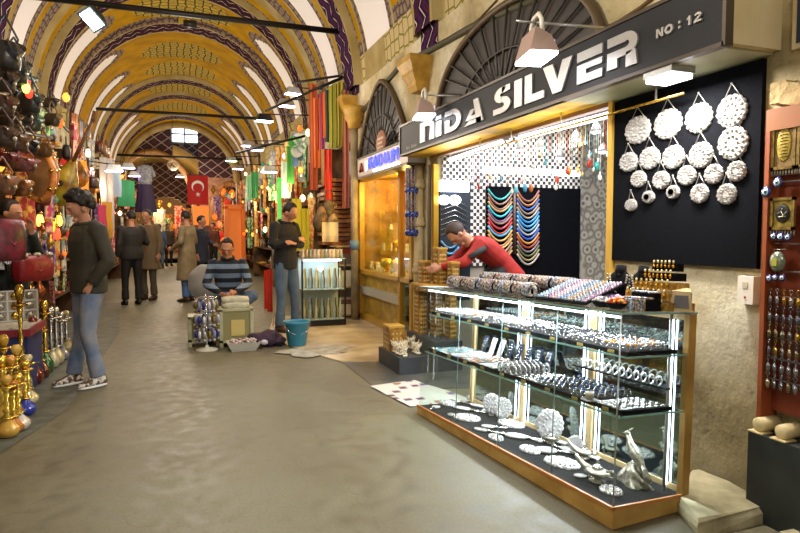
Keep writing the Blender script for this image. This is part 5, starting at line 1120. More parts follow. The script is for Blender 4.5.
def clothmesh(c,d): q=MB(); q.grid(lambda u,v:((u-.5)*.3*(1-.2*v),.03*sin(u*14+v*2),-.8*v),10,10); q.grid(lambda u,v:((u-.5)*.3*(1-.2*v),.01+.03*sin(u*14+v*2),-.8*v),10,10); return q.mesh('hanging_cloth',[mat('hc_'+c,c,.7,c2=d,scale=14,lo=.45,hi=.55)])
def beadmesh(c,d): 
    q=MB()
    for k in range(7):
        q.tube([(-.06+k*.02,0,0),(-.06+k*.02,.01,-.3-.03*(k%3))],.006,4,k%2); q.ell((-.06+k*.02,0,-.32-.03*(k%3)),(.012,.012,.02),6,4,(k+1)%2)
    return q.mesh('bead_strings',[mat('bd_'+c,c,.3,.2),mat('bd_'+d,d,.3,.2)])
def boxmesh(c,d): q=MB(); q.bx(-.09,.09,-.06,.06,0,.09); q.bx(-.095,.095,-.065,.065,.09,.11,1); q.ell((0,-.066,.08),(.012,.006,.014),6,4,1); return q.mesh('trinket_chest',[mat('chest_'+c,c,.4,c2=d,scale=50,lo=.48,hi=.52),mat('chl_'+d,d,.4,.2)])
def bowlmesh(c,d): q=MB(); q.lathe([(.03,0),(.035,.01),(.08,.05),(.1,.08),(.094,.08),(.03,.02),(0,.02)],n=14,m=0); 
CL=[]  # (name, mesh, category, phrase, hangs)
for c,e,nm in(('e8601c',1.6,'orange glowing'),('b8281c',.9,'red glowing'),('e0a040',2.0,'amber glowing'),('ffe0b0',4,'warm white glowing'),('3f8a6a',.35,'green glass')): CL.append(('glass_lantern',lanternmesh(c,e),'lantern',nm+' lantern','hang'))
for c,nm in(('d0a040','brass'),('b86a3c','copper'),('b0aca6','silver'),('7a5a2c','dark bronze')): CL.append(('metal_jug',vasemesh(c),'jug',nm+' jug','stand'))
for c,d,nm in(('2c4a9c','e8e4d8','blue and white'),('b8342c','e8d8b0','red and cream'),('2c7a5c','e8e4d0','green and white')): CL.append(('painted_plate',platemesh(c,d),'plate',nm+' painted plate','stand'))
for c,nm in(('7a2418','dark red'),('4a3020','brown'),('1c1a1c','black'),('b07a3c','tan')): CL.append(('handbag',bagmesh(c),'bag',nm+' handbag','hang'))
for c,nm in(('a82c2c','red'),('2c3a7a','blue'),('c89a3c','gold')): CL.append(('slipper_pair',slipmesh(c),'slippers','pair of '+nm+' slippers','stand'))
for c,d,nm in(('b0342c','e8b050','red and gold'),('2f7a4a','c8d8a0','green'),('e0842c','f0d080','orange'),('4a3a7a','a890b8','purple'),('d8d0c0','8fa0a8','pale grey'),('c83c6c','f0c0a0','pink')): CL.append(('hanging_cloth',clothmesh(c,d),'cloth',nm+' cloth','cloth'))
for c,d,nm in(('c8a060','8a4a2c','amber and brown'),('b8b4ae','4a5a8a','silver and blue'),('b83a2c','e0c080','red and cream')): CL.append(('bead_strings',beadmesh(c,d),'beads','bunch of '+nm+' bead strings','cloth'))
for c,d,nm in(('6a3c1c','c8a04a','brown inlaid'),('8a2c24','c8a04a','red lacquered')): CL.append(('trinket_chest',boxmesh(c,d),'box',nm+' chest','stand'))
KI={}
for i,c in enumerate(CL): KI.setdefault(c[0],[]).append(i)
def clut(i,M,where,grp): c=CL[i]; return put(c[0],c[1],M,c[3]+' '+where,c[2],c[3]+' '+grp)
# ---------------------------------------------------------------- stall shells, left and right
def stall(side,y0,y1,lab,col,X0):
    sgn=-1 if side=='L' else 1
    t=thing('market_stall',lab,'stall',(X0,(y0+y1)/2,0)); d=(y1-y0)/2
    q=MB(); q.bx(min(sgn*.55,sgn*.6),max(sgn*.55,sgn*.6),-d,d,0,2.85); kid(t,q,'back_panel',mat('stall_'+col,col,.7,c2='2a1c12',scale=4))
    for z in(.45,.95,1.45,1.95,2.45): q=MB(); w=.5 if z<1 else .32; q.bx(min(sgn*(.55-w),sgn*.55),max(sgn*(.55-w),sgn*.55),-d+.03,d-.03,z-.02,z); kid(t,q,'shelf_board',DWOOD)
    for yy in(-d+.02,d-.02): q=MB(); q.bx(min(0,sgn*.55),max(0,sgn*.55),yy-.02,yy+.02,0,2.85); kid(t,q,'side_panel',mat('stall_'+col,col,.7,c2='2a1c12',scale=4))
    return t
LS=[(5.4,7.2,'6a4a30','leftmost stall front behind the hookahs and bags'),(7.25,9.4,'7a4c2a','left stall behind the walking man in the dark jacket'),(9.45,12,'5e3c26','third stall on the left, hung with yellow and gold cloth'),(12.05,15.5,'7c5226','fourth stall on the left, past the walking man'),(15.55,20,'6b4424','fifth stall on the left, beyond the two talking men'),(20.05,26.5,'7a5028','farthest stall on the left before the end wall')]
RS=[(10.4,12.6,'7a5a34','right stall behind the crossed-arms man'),(12.65,15.5,'8a6a30','second stall on the right beyond the crossed-arms man'),(15.55,19.5,'7c5a2c','third stall on the right with orange lit goods'),(19.55,26.5,'8a5a24','farthest stall on the right before the end wall')]
XLs,XRs=-1.62,2.25
for y0,y1,c,lab in LS: stall('L',y0,y1,lab,c,XLs)
for y0,y1,c,lab in RS: stall('R',y0,y1,lab,c,XRs)
random.seed(5)
def fill(side,y0,y1,where,grp,dens=1.0,wt=None):
    sgn=-1 if side=='L' else 1; X0=XLs if side=='L' else XRs; rz=pi/2 if side=='L' else -pi/2
    stand_=[i for i,c in enumerate(CL) if c[4]=='stand']; hang=[i for i,c in enumerate(CL) if c[4]!='stand']
    if wt: hang=[i for i in hang if any(w in CL[i][3] for w in wt)] or hang
    for z in(.45,.95,1.45,1.95):
        y=y0+.12
        while y<y1-.12:
            i=random.choice(stand_); s=U(.8,1.25) ; clut(i,TR(X0+sgn*U(.24,.42) if z>1 else X0+sgn*U(.1,.3),y,z+(.13*s if CL[i][0]=='painted_plate' else 0),rz+U(-.3,.3),s),where,grp); y+=U(.26,.42)/dens
    for z in((1.4,1.9,2.4,2.75) if side=='L' and y0<9.3 else (1.4,1.9,2.45,2.9,3.15)):
        y=y0+.1
        while y<y1-.1:
            i=random.choice(hang); k=CL[i][4]; s=U(.8,1.3); zz=z+U(-.12,.12)
            if side=='L' and 5.9<y<7.4 and z<2.4: y+=.3; continue
            if k=='cloth' and z<1.7: s*=.55
            if CL[i][0]=='glass_lantern': s*=.55
            clut(i,TR(X0-sgn*U(.02,.22),y,zz,rz+U(-.5,.5),s),where,grp); y+=U(.38,.65)/dens
for k,(y0,y1,c,lab) in enumerate(LS): fill('L',y0,y1,('in the leftmost stall','in the stall behind the walking man','in the third stall on the left','in the fourth stall on the left','in the fifth stall on the left','in the farthest stall on the left')[k],'on the left, stall %s'%('one','two','three','four','five','six')[k],(1.25,1.15,1.0,.85,.6,.45)[k],(['handbag','dark','lantern','brown'] if k==0 else None))
for k,(y0,y1,c,lab) in enumerate(RS): fill('R',y0,y1,('in the right stall behind the crossed-arms man','in the second stall on the right','in the third stall on the right','in the farthest stall on the right')[k],'on the right, stall %s'%('one','two','three','four')[k],(1.1,.9,.7,.45)[k],['green','pale','orange','amber','white','pink','red and gold'])
random.seed(21)
sm=[i for i,c in enumerate(CL) if c[0] in('metal_jug','painted_plate','slipper_pair','trinket_chest')]; sh_=[i for i,c in enumerate(CL) if c[0] in('bead_strings','handbag','hanging_cloth','glass_lantern')]
for k in range(170):
    y=5.7+3.6*RN()**1.2; z=U(.75,2.65)
    if 5.9<y<7.5 and 1.25<z<1.85: z+=.75
    i=random.choice(sm if RN()<.5 else sh_); s_=U(.35,.6)
    if CL[i][0]=='hanging_cloth': s_*=.6
    clut(i,TR(U(-1.62,-1.42),y,z,pi/2+U(-.8,.8),s_),'hung small among the front goods at the left','small, front left')
# ---------------------------------------------------------------- specific things on the left
BR2=mat('hookah_brass','e0bb52',.2,.9)
HK={}
def hookah(px,py,h,c,lab,metal=BR2,nm='hookah'):
    p=onZ(px,py,0); t=thing(nm,lab,'hookah',(p.x,p.y,.004)); s=h
    q=MB(); q.lathe([(.0,0),(.10*s**.5*.5,0),(.062,.02*s),(.075,.1*s),(.07,.16*s),(.03,.26*s),(.022,.32*s)],n=14); kid(t,q,'glass_base',c)
    q=MB(); q.lathe([(.022,.30*s),(.03,.33*s),(.014,.37*s),(.028,.42*s),(.012,.46*s),(.024,.55*s),(.012,.6*s),(.02,.7*s),(.012,.74*s),(.03,.8*s)],n=10); q.lathe([(.028,.3*s),(.045,.31*s),(.028,.32*s)],n=10); kid(t,q,'stem',metal)
    q=MB(); q.lathe([(.012,.8*s),(.06,.815*s),(.062,.83*s),(.02,.825*s)],n=14); kid(t,q,'tray',metal); q=MB(); q.lathe([(.015,.83*s),(.03,.88*s),(.04,.95*s),(.02,1.0*s)],n=10); kid(t,q,'bowl',metal if RN()<.5 else c); return t
def gl(c): return mat('hk_'+c,c,.12,.2,coat=.6)
hk=[(8,437,.42,'c89a3c','front gold hookah lowest at the left picture edge',BR2),(19,430,.40,'cfc8b8','front hookah with clear white base beside the gold one',BR2),(3,425,.5,'d8a840','gold hookah cut by the left edge, second row',BR2),(12,420,.48,'c88a2c','gold hookah behind the front gold one',BR2),(26,415,.42,'2a3c9c','hookah with deep blue base and gold bands',BR2),(29,404,.40,'d8c890','small cream and gold hookah behind the blue one',BR2),(18,408,.5,'d8b050','gold hookah in the middle of the left cluster',BR2),(6,408,.58,'c8982c','gold hookah at the left edge, third row',BR2),(23,398,.95,'c8c0a8','tall slim hookah with cross-shaped tray before the blue crate',BRASS),(35,384,.62,'702018','tall dark red hookah with dark green stem',mat('dark_green_stem','2f3a2c',.4)),(46,374,.72,'1f5c2c','tall hookah with two green glass bulbs',BR2),(52,368,.62,'c8c0a0','pale hookah right of the green-bulbed one',SILVER),(57,364,.60,'d0c8a0','cream footed hookah at the end of the row',SILVER),(62,360,.52,'8a90a0','silver-grey hookah beside the cream one',SILVER),(42,378,.55,'5a2a20','short brown-red hookah between the dark red and green ones',BR2),(67,352,.48,'b0a070','last small hookah before the walking man\'s legs',SILVER),(14,432,.36,'b8742c','small amber and gold hookah squeezed in the front row',BR2)]
for px,py,h,c,lab,m_ in hk: hookah(px,py,h,gl(c),lab,m_)
# blue crate with lidded tray
p=onZ(34,385,0); 
t=thing('display_crate','royal blue crate with red-edged top carrying a white trinket tray','crate',(-1.42,6.15,0)); q=MB(); q.bx(-.22,.2,-.28,.28,0,.5); kid(t,q,'crate_body',mat('royal_blue','28306c',.6,c2='1c2350',scale=6)); q=MB(); q.bx(-.25,.23,-.31,.31,.5,.56); kid(t,q,'red_rim',mat('red_rim','8c2430',.5)); q=MB(); q.bx(-.22,.2,-.28,.28,.56,.575); kid(t,q,'white_top',mat('white_tray_top','d8d4c4',.5,c2='8a8a6c',scale=30,lo=.5,hi=.7))
t=thing('framed_tray','white compartment tray of round brass pieces propped upright on the crate','tray',(-1.40,6.3,.58),.35); q=MB(); 
q.box((0,0,.14),(.36,.02,.28)); kid(t,q,'board',mat('grey_board','a8a090',.6))
for x in(-.175,-.06,.06,.175): q=MB(); q.box((x,-.014,.14),(.014,.02,.28)); kid(t,q,'divider',mat('white_divider','d0ccc0',.5))
for z in(.005,.095,.185,.275): q=MB(); q.box((0,-.014,z),(.36,.02,.012)); kid(t,q,'divider',mat('white_divider','d0ccc0',.5))
for x in(-.115,0,.115):
    for z in(.05,.14,.23): q=MB(); q.lathe([(0,.02),(.025,.018),(.035,.01),(.035,0)],(0,0,0),12,M=Matrix.Translation((x,-.012,z))@Matrix.Rotation(pi/2,4,'X')); kid(t,q,'brass_piece',BRASS if x==0 else PEWTER)
PPX=0
def bigbag(px,py,X,w,h,c,lab,nm='handbag',orn=True):
    p=onX(px,py,X); t=thing(nm,lab,'bag',tuple(p),.95); q=MB(); q.ell((0,0,0),(w/2,.09,h/2),18,10,fn=lambda v:Vector((max(-.82,min(.82,v.x*1.25)),v.y,max(-.78,min(.78,v.z*1.2))))); kid(t,q,'bag_body',mat('bb_'+c,c,.4,c2='241a14' if not orn else c,scale=9,bump=.5)); q=MB(); q.tube([(-w*.25,-.05,h*.35),(-w*.18,-.07,h*.05),(0,-.085,-h*.1),(w*.18,-.07,h*.05),(w*.25,-.05,h*.35)],.012,6); kid(t,q,'handle',mat('bbh_'+c,c,.4))
    if not orn and nm=='leather_bag':
        q=MB(); q.grid(lambda a_,b_:((a_-.5)*w*.8,-.085-.022*sin(pi*b_),h*(.36-.5*b_*(1-.5*abs(2*a_-1)**2))),10,6); q.grid(lambda a_,b_:((a_-.5)*w*.8,-.080-.022*sin(pi*b_),h*(.36-.5*b_*(1-.5*abs(2*a_-1)**2))),10,6); kid(t,q,'flap',mat('bbf_'+c,c,.25,c2='6a5a48',scale=22,lo=.5,hi=.75,bump=.5)); q=MB(); q.ell((0,-.112,-h*.1),(.018,.008,.018),8,5); kid(t,q,'buckle',PEWTER)
        for k in(-1,1): q=MB(); q.tube([(k*w*.42,0,h*.2),(k*w*.46,-.02,h*.55),(k*w*.2,0,h*.95),(0,0,h*1.15)],.008,5); kid(t,q,'strap',mat('bbh_'+c,c,.4))
    if orn:
        for k in(-1,0,1): q=MB(); q.ell((k*w*.3,-.05,h*.38),(.045,.03,.03),10,6); kid(t,q,'silver_ornament',PEWTER)
    return t
bigbag(33,268,-1.3,.46,.32,'8c1c20','crimson red handbag with silver ornaments above the white tray')
bigbag(5,240,-1.25,.34,.42,'7c1830','dark crimson rounded bag at the left picture edge',orn=False)
# cream shelf edge below vendor
q=MB(); p=onX(28,232,-1.7); q.bx(-1.75,-1.5,5.95,7.4,1.15,1.19); single('counter_edge',q,mat('cream_counter','b0a68c',.5),'cream counter edge above the crimson handbags','counter')
# tambourine, lute
def tamb(px,py,X,rx,rz_,lab,c='d8904a'):
    p=onX(px,py,X); t=thing('tambourine',lab,'drum',M=Matrix.Translation(p)@Matrix.Rotation(-.5,4,'Z')); q=MB(); q.tube([(rx*cos(a_),0,rz_*sin(a_)) for a_ in[2*pi*k/28 for k in range(28)]],.03,8,closed=True); kid(t,q,'wooden_hoop',mat('hoop_'+c,c,.4,c2='a85c24',scale=10)); q=MB(); q.grid(lambda u,v:(rx*.95*v*cos(2*pi*u),.01,rz_*.95*v*sin(2*pi*u)),24,3); kid(t,q,'skin',mat('drum_skin','9a7448',.6,c2='6e5030',scale=6))
    for k in range(8): a_=2*pi*k/8+.2; q=MB(); q.cyl((rx*cos(a_),-.04,rz_*sin(a_)),(rx*cos(a_),.04,rz_*sin(a_)),.025,n=8); kid(t,q,'jingle',BRASS)
tamb(39,176,-1.35,.17,.25,'orange wooden tambourine hanging in the left stall, front one'); tamb(46,174,-1.45,.14,.23,'second wooden tambourine hanging behind the front one','b8743c')
def lute(px,py,X,s,c,lab,tilt=.5):
    p=onX(px,py,X); t=thing('hanging_lute',lab,'lute',M=Matrix.Translation(p)@Matrix.Rotation(-.3,4,'Z')@Matrix.Rotation(tilt,4,'Y')@Matrix.Scale(s,4)); q=MB(); q.lathe([(0,-.25),(.10,-.22),(.18,-.12),(.19,0),(.14,.14),(.06,.28),(.03,.34)],n=18,sy=.5); kid(t,q,'body',mat('lute_'+c,c,.3,c2='6a4a14',scale=8)); q=MB(); q.tube([(0,0,.32),(0,0,.85)],[.025,.018],8); kid(t,q,'neck',DWOOD); q=MB(); q.box((0,-.0,.9),(.05,.03,.14),rx=.4); kid(t,q,'pegbox',DWOOD)
    q=MB(); q.ell((0,-.085,.02),(.05,.012,.05),12,5); kid(t,q,'sound_hole',BLACKM)
lute(62,186,-1.4,1.1,'a89a2c','olive yellow lute hanging above the walking man, body down left',.45)
lute(78,175,-1.42,.8,'c8862c','orange-brown lute hanging right of the olive lute',-.1); lute(70,160,-1.5,.7,'7a4a24','dark small lute behind the olive lute',.1)
for x,y,X,c,lab in((52,228,-1.45,'f08a20','bright orange lantern left of the walking man\'s face'),(59,222,-1.45,'f0a83c','amber lantern close to the walking man\'s nose'),(57,235,-1.4,'e03a1c','red lantern below the amber one'),(54,200,-1.5,'ff8a60','pinkish glowing lantern under the tambourines'),(88,154,-1.5,'ffe8d0','white-hot lamp high above the walking man'),(92,172,-1.5,'ff9a90','pinkish white lamp right above the walking man'),(40,222,-1.5,'ffb050','yellow lantern between vendor and walking man')):
    p=onX(x,y,X); t=thing('glass_lantern',lab,'lantern',tuple(p)); q=MB(); q.lathe([(0,-.06),(.03,-.045),(.045,-.0),(.035,.05),(.025,.085)],n=14); kid(t,q,'glass_globe',mat('gl_'+c,c,.4,emit=c,es=4)); q=MB(); q.lathe([(.035,.085),(.03,.11),(.008,.14)],n=10); q.cyl((0,0,.13),(0,0,.5),.004,n=4); kid(t,q,'brass_cap',BRASS)
# black bags and clothes hanging at the top left
BGL=[(6,56,.22,.28,'1c1e22','black leather backpack highest at the top left'),(15,72,.2,.26,'22302c','dark green-black satchel right under the topmost backpack'),(3,82,.18,.24,'2a1a18','dark brown pouch below the topmost backpack'),(24,84,.17,.22,'3a5a4c','greenish satchel catching the light, upper left cluster'),(12,97,.2,.22,'101216','glossy black purse in the middle of the hanging cluster'),(30,103,.15,.24,'26302f','narrow dark bag at the right edge of the hanging cluster'),(2,106,.16,.2,'4a2a1c','reddish brown pouch at the picture edge under the brown one'),(21,116,.19,.2,'17191d','black shoulder bag hanging under the narrow dark bag'),(9,121,.17,.22,'33241a','dark tan purse left of the black shoulder bag'),(33,124,.13,.2,'2f4a44','sea-green small bag at the lower right of the cluster'),(2,137,.18,.2,'3c281c','brown pouch just under the hanging pole at the edge'),(16,143,.17,.2,'5a3a22','tan-brown purse just under the hanging pole'),(28,146,.15,.18,'1a1a1c','small black purse right of the tan-brown one'),(44,150,.13,.2,'6a4a20','golden brown bag near the awning rod'),(8,160,.2,.16,'7a2a30','dusky pink-red bag above the crimson ones, far left'),(24,165,.18,.15,'8a4a4a','rose coloured slipper-shaped bag left of the tambourine'),(3,185,.16,.2,'8a5a3c','copper brown bag at the left edge above the vendor'),(20,188,.13,.2,'b0703a','orange-brown bag above the vendor\'s head'),(52,120,.14,.2,'5a4a34','olive bag hanging from the slanting rod'),(50,103,.11,.16,'3c3428','dark small bag beside the slanting rod')]
for k,(x,y,w,h,c,lab) in enumerate(BGL): bigbag(x,y,-1.13-.05*(k%5),w*.85,h*.9,c,lab,'leather_bag',False)
q=MB(); q.tube([onX(0,128,-1.3),onX(25,133,-1.3),onX(52,138,-1.3)],.018,6); single('hanging_pole',q,BLACKM,'dark horizontal pole the bags hang from, upper left','pole')
q=MB(); q.tube([onX(24,88,-1.6),onX(48,110,-1.6),onX(72,135,-1.6),onX(88,155,-1.6)],.02,6); single('awning_wire',q,BLACKM,'dark slanting awning rod over the left stalls','rod')
for x,y,lab in((29,93,'red bulb of light among the black bags'),(26,88,'yellow-green glowing bulb above the red one')): p=onX(x,y,-1.12); q=MB(); q.ell((0,0,0),(.03,.03,.045),10,6); q.tube([(0,0,.04),(0,0,.10)],.014,6); single('coloured_bulb',q,emis('bulb_'+lab[:3],'e03020' if lab[:3]=='red' else 'd8e060',3),lab,'bulb',M=Matrix.Translation(p))
p=onX(0,35,-1.4)
# hanging white banner, yellow ribbons, purple dress
for x,ya,yb4,X,w,c,lab in((107,158,232,-1.35,.16,'c8c4cc','pale grey banner hanging at the third left stall'),(102,205,238,-1.35,.12,'c03a5c','magenta cloth strip beside the pale banner'),(108,202,238,-1.3,.14,'d8a02c','yellow patterned cloth below the pale banner'),(113,165,196,-1.3,.25,'a8bcd8','light blue and white banner by the green shirt'),(126,180,206,-1.1,.3,'2c8a5a','green shirt hanging past the blue banner'),(80,160,200,-1.5,.12,'e08a2c','orange cloth strip above the walking man\'s head'),(84,165,200,-1.5,.10,'f0b04c','yellow-orange cloth strip right of the orange one')):
    a=onX(x,ya,X); b2=onX(x,yb4,X); cloth('hanging_cloth',a.x,a.y,b2.z,a.z,w*2,c,lab,None,.03,'cloth',rz=.9,c2=c)
p=onY(145,165,17); t=thing('hanging_dress','dark purple dress with grey top hanging over the aisle','dress',(p.x,17,p.z)); 
q=MB(); q.lathe([(.10,0),(.16,-.1),(.17,-.4),(.14,-.55)],n=18,sy=.5); q.tube([(-.12,0,-.05),(-.22,0,-.3)],[.06,.05],8); q.tube([(.12,0,-.05),(.22,0,-.3)],[.06,.05],8); kid(t,q,'grey_top',mat('dress_grey','6a6a72',.7,c2='9a9aa0',scale=20)); q=MB(); q.grid(lambda u,v:((.15+.10*v)*cos(2*pi*u)*(1+.12*sin(18*pi*u)),(.08+.08*v)*sin(2*pi*u),-.5-.72*v),48,6); kid(t,q,'purple_skirt',mat('dress_purple','2c1c3c',.7)); q=MB(); q.cyl((0,0,0),(0,0,.5),.008,n=5); kid(t,q,'hanger_cord',BLACKM)
# chandelier globe and blue-purple flood strips
p=onY(173,165,24); t=thing('globe_chandelier','pale round chandelier hanging far down the aisle','chandelier',tuple(p)); q=MB()
for k in range(8): a_=pi*k/8; q.tube([(.2*cos(b)*cos(a_),.2*cos(b)*sin(a_),.2*sin(b)) for b in[2*pi*j/16 for j in range(16)]],.012,4,closed=True)
kid(t,q,'wire_globe',mat('pale_wire','cfc0a8',.4,.4)); q=MB(); q.cyl((0,0,.2),(0,0,1.9),.01,n=5); kid(t,q,'cord',BLACKM)
# aisle floodlights on arms (right and left) far
def stripl(x,y,Y,c,lab,w=.3):
    p=onY(x,y,Y); t=thing('aisle_floodlight',lab,'floodlight',M=TR(p.x,p.y,p.z,.25)); q=MB(); q.add([(-w/2,-.08,0),(w/2,-.08,0),(w/2,.08,0),(-w/2,.08,0),(-w/3,-.05,.12),(w/3,-.05,.12),(w/3,.05,.12),(-w/3,.05,.12)],[(3,2,1,0),(4,5,6,7),(0,1,5,4),(1,2,6,5),(2,3,7,6),(3,0,4,7)]); kid(t,q,'housing',STEEL if 'dark' not in lab else BLACKM); q=MB(); q.bx(-w/2+.01,w/2-.01,-.09,.07,-.015,-.002); kid(t,q,'lit_glass',emis('fl_'+c,c,14)); q=MB(); sgn=1 if x>180 else -1; q.cyl((0,0,.12),(sgn*.9,0,.2),.012,n=5); kid(t,q,'arm',BLACKM); return t
stripl(264,121,11,'b8e8d8','dark floodlight near the right end of the middle tie bar')
stripl(293,94,11.5,'f0f4ff','white floodlight under the iron bracket left of the scarves'); stripl(286,106,11,'ffd0e0','pink-white floodlight under the iron bracket')
stripl(248,146,15,'e8d0ff','floodlight in the right-hand row, third from the scarves'); stripl(256,150,14,'f4e8ff','floodlight in the right-hand row, second from the scarves'); stripl(269,172,12.5,'ffe0f0','conical floodlight above the crossed-arms man'); stripl(231,161,18,'90ffa0','green-white floodlight near the small right arch'); stripl(238,169,19,'f0d0ff','violet-white floodlight beside the green one')
stripl(114,171,12.5,'f4f0ff','white floodlight before the pale blue banner'); stripl(128,168,16,'d0b8ff','violet strip floodlight left, nearer one'); stripl(135,176,17,'d0b8ff','violet strip floodlight left, farther one'); stripl(180,177,25,'f8e0ff','small far floodlight by the flag')
# big floodlight on the nearest tie bar
p=onY(93,18,9.45); t=thing('bar_floodlight','big dark floodlight with green-white glare on the nearest tie bar','floodlight',M=TR(p.x,p.y,p.z,.6)@Matrix.Rotation(.7,4,'Y')@Matrix.Rotation(-.5,4,'X')); q=MB(); q.add([(-.16,-.12,-.05),(.16,-.12,-.05),(.16,.12,-.05),(-.16,.12,-.05),(-.08,-.06,.16),(.08,-.06,.16),(.08,.06,.16),(-.08,.06,.16)],[(3,2,1,0),(4,5,6,7),(0,1,5,4),(1,2,6,5),(2,3,7,6),(3,0,4,7)]); kid(t,q,'housing',mat('blue_grey_housing','3f4a54',.5,.3)); q=MB(); q.bx(-.13,.13,-.09,.09,-.065,-.052); kid(t,q,'lit_glass',emis('fl_mint','e0fff0',18)); q=MB(); q.tube([(-.1,0,.1),(0,0,.24),(.1,0,.1)],.015,6); kid(t,q,'yoke',BLACKM)
p=onY(190,24,9.3); t=thing('bar_loudspeaker','small dark cylinder lamp fixed on the nearest tie bar','lamp',tuple(p)); q=MB(); q.cyl((-.09,0,0),(.09,0,0),.05,n=12); kid(t,q,'body',BLACKM); q=MB(); q.cyl((0,0,0),(0,.2,.06),.015,n=6); kid(t,q,'bracket',BLACKM)
# iron bracket rails (dark lines) on the right
for (x0,y0_,x1,y1_,lab) in((265,111,352,74,'upper dark iron bracket over the right stalls'),(292,83,352,74,'thin iron strut beneath the vault foot'),(236,153,305,136,'second iron bracket farther along the right')):
    q=MB(); q.cyl(onY(x0,y0_,10.6),onY(x1,y1_,10.2),.022,n=6); single('iron_bracket',q,BLACKM,lab,'bracket')
# ---------------------------------------------------------------- flag, end wall lamps, far clutter
a=onY(187,175,27.6); b2=onY(208.5,205,27.6); w=b2.x-a.x; h=a.z-b2.z; fc=(a+b2)/2
t=thing('turkish_flag','red flag with white crescent and star hanging before the end wall','flag',tuple(fc))
q=MB(); q.grid(lambda u,v:((u-.5)*w,.03*sin(u*8),(v-.5)*h),16,6); q.grid(lambda u,v:((u-.5)*w,.015+.03*sin(u*8),(v-.5)*h),16,6); kid(t,q,'red_cloth',mat('flag_red','c01c1c',.7))
q=MB(); r0=h*.2; pts=[(r0*cos(R(k)),r0*sin(R(k))) for k in range(35,326,10)]; pts+= [(r0*.25+r0*.8*cos(R(k)),r0*.8*sin(R(k))) for k in range(310,49,-10)]
M=Matrix(((1,0,0,-w*.0),(0,0,-1,-.045),(0,1,0,h*.12),(0,0,0,1)))@Matrix.Rotation(-pi/2,4,'Z'); q.prism([(x,y) for x,y in pts],.01,M=M); kid(t,q,'crescent',WHITE)
q=MB(); st=[]; 
for k in range(10): rr=h*.085 if k%2==0 else h*.034; st.append((rr*cos(pi/2+pi*k/5),rr*sin(pi/2+pi*k/5)))
q.prism(st,.01,M=Matrix(((1,0,0,0),(0,0,-1,-.045),(0,1,0,-h*.15),(0,0,0,1)))); kid(t,q,'star',WHITE)
q=MB(); q.bx(-w/2-.05,w/2+.05,-.01,.01,h/2,h/2+.03); kid(t,q,'flag_rod',BLACKM)
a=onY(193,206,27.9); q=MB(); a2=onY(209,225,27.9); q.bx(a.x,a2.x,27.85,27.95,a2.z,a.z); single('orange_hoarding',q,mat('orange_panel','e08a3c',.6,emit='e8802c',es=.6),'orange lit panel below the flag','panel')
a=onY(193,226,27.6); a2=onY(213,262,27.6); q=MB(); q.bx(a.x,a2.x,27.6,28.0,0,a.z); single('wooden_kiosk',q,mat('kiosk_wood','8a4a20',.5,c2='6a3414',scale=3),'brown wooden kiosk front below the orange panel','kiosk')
random.seed(9)
far=[i for i,c in enumerate(CL) if c[0] in('glass_lantern','metal_jug','painted_plate','hanging_cloth')]
for k in range(46): x=U(213,246); y=U(190,262); p=onY(x,y,U(27.2,28.6)); i=random.choice([0,1,2,0,1,3,4]+far); clut(i,TR(p.x,p.y,max(p.z,.2),0,U(1.1,1.9)),'in the small right arch of the end wall','in the right arch')
for k in range(44): x=U(150,192); y=U(205,245); p=onY(x,y,U(33,37)); i=random.choice([0,2,3,4]+far); clut(i,TR(p.x,p.y,max(p.z,.3),0,U(1.2,2)),'beyond the big left arch of the end wall','beyond the left arch')
# lit orange cabinet at the right arch, green lit frame
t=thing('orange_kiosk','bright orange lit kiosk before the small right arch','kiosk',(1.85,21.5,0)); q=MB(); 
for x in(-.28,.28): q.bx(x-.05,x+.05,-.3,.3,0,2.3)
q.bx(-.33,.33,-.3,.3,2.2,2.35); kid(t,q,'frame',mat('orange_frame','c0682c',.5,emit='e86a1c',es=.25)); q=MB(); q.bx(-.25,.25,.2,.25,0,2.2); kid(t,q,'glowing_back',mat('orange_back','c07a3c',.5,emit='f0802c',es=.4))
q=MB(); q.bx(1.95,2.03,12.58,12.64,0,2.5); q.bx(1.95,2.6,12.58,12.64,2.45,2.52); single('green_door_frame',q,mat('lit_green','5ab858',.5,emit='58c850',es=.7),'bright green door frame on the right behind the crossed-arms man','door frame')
for k,(x,y,Y,w,hh,c,nm) in enumerate(((255,185,14,.16,.6,'4aa860','bright green'),(250,188,15,.16,.6,'8ac898','light green'),(298,150,11,.22,.6,'8ab0d8','pale blue'),(303,160,11,.2,.8,'e8e4d8','white'),(292,165,11.5,.2,.7,'48b04c','leaf green'),(286,180,11.8,.18,.7,'c8d8c8','pale mint'),(330,232,9.0,.25,.3,'c8b89a','beige'),(297,225,10.3,.16,.9,'e8d83c','bright yellow'),(305,232,10.2,.14,.8,'d8cc30','lemon yellow'),(270,292,10.6,.09,.8,'b82c24','crimson'),(266,290,10.8,.07,.7,'d8401c','scarlet'))):
    p=onY(x,y,Y); cloth('hanging_cloth',p.x,p.y,p.z-hh/2,p.z+hh/2,w,c,'%s cloth hanging on the right near the crossed-arms man'%nm,None,.02,'cloth',c2=c)
for k,(x,y,c,nm) in enumerate(((298,140,'e8ecec','white'),(301,148,'b8c4e0','pale blue'),(296,152,'e8e8e0','cream'),(305,140,'c8e0c8','mint'),(293,143,'5ac860','green'))):
    p=onY(x,y,10.8); q=MB(); q.lathe([(0,0),(.06,.01),(.1,.05),(.11,.09),(.1,.09),(.0,.03)],n=16,M=Matrix.Rotation(pi/2,4,'X')); single('enamel_bowl',q,mat('eb_'+c,c,.2),'%s enamel bowl hanging left of the scarves'%nm,'bowl',None,M=Matrix.Translation(p))
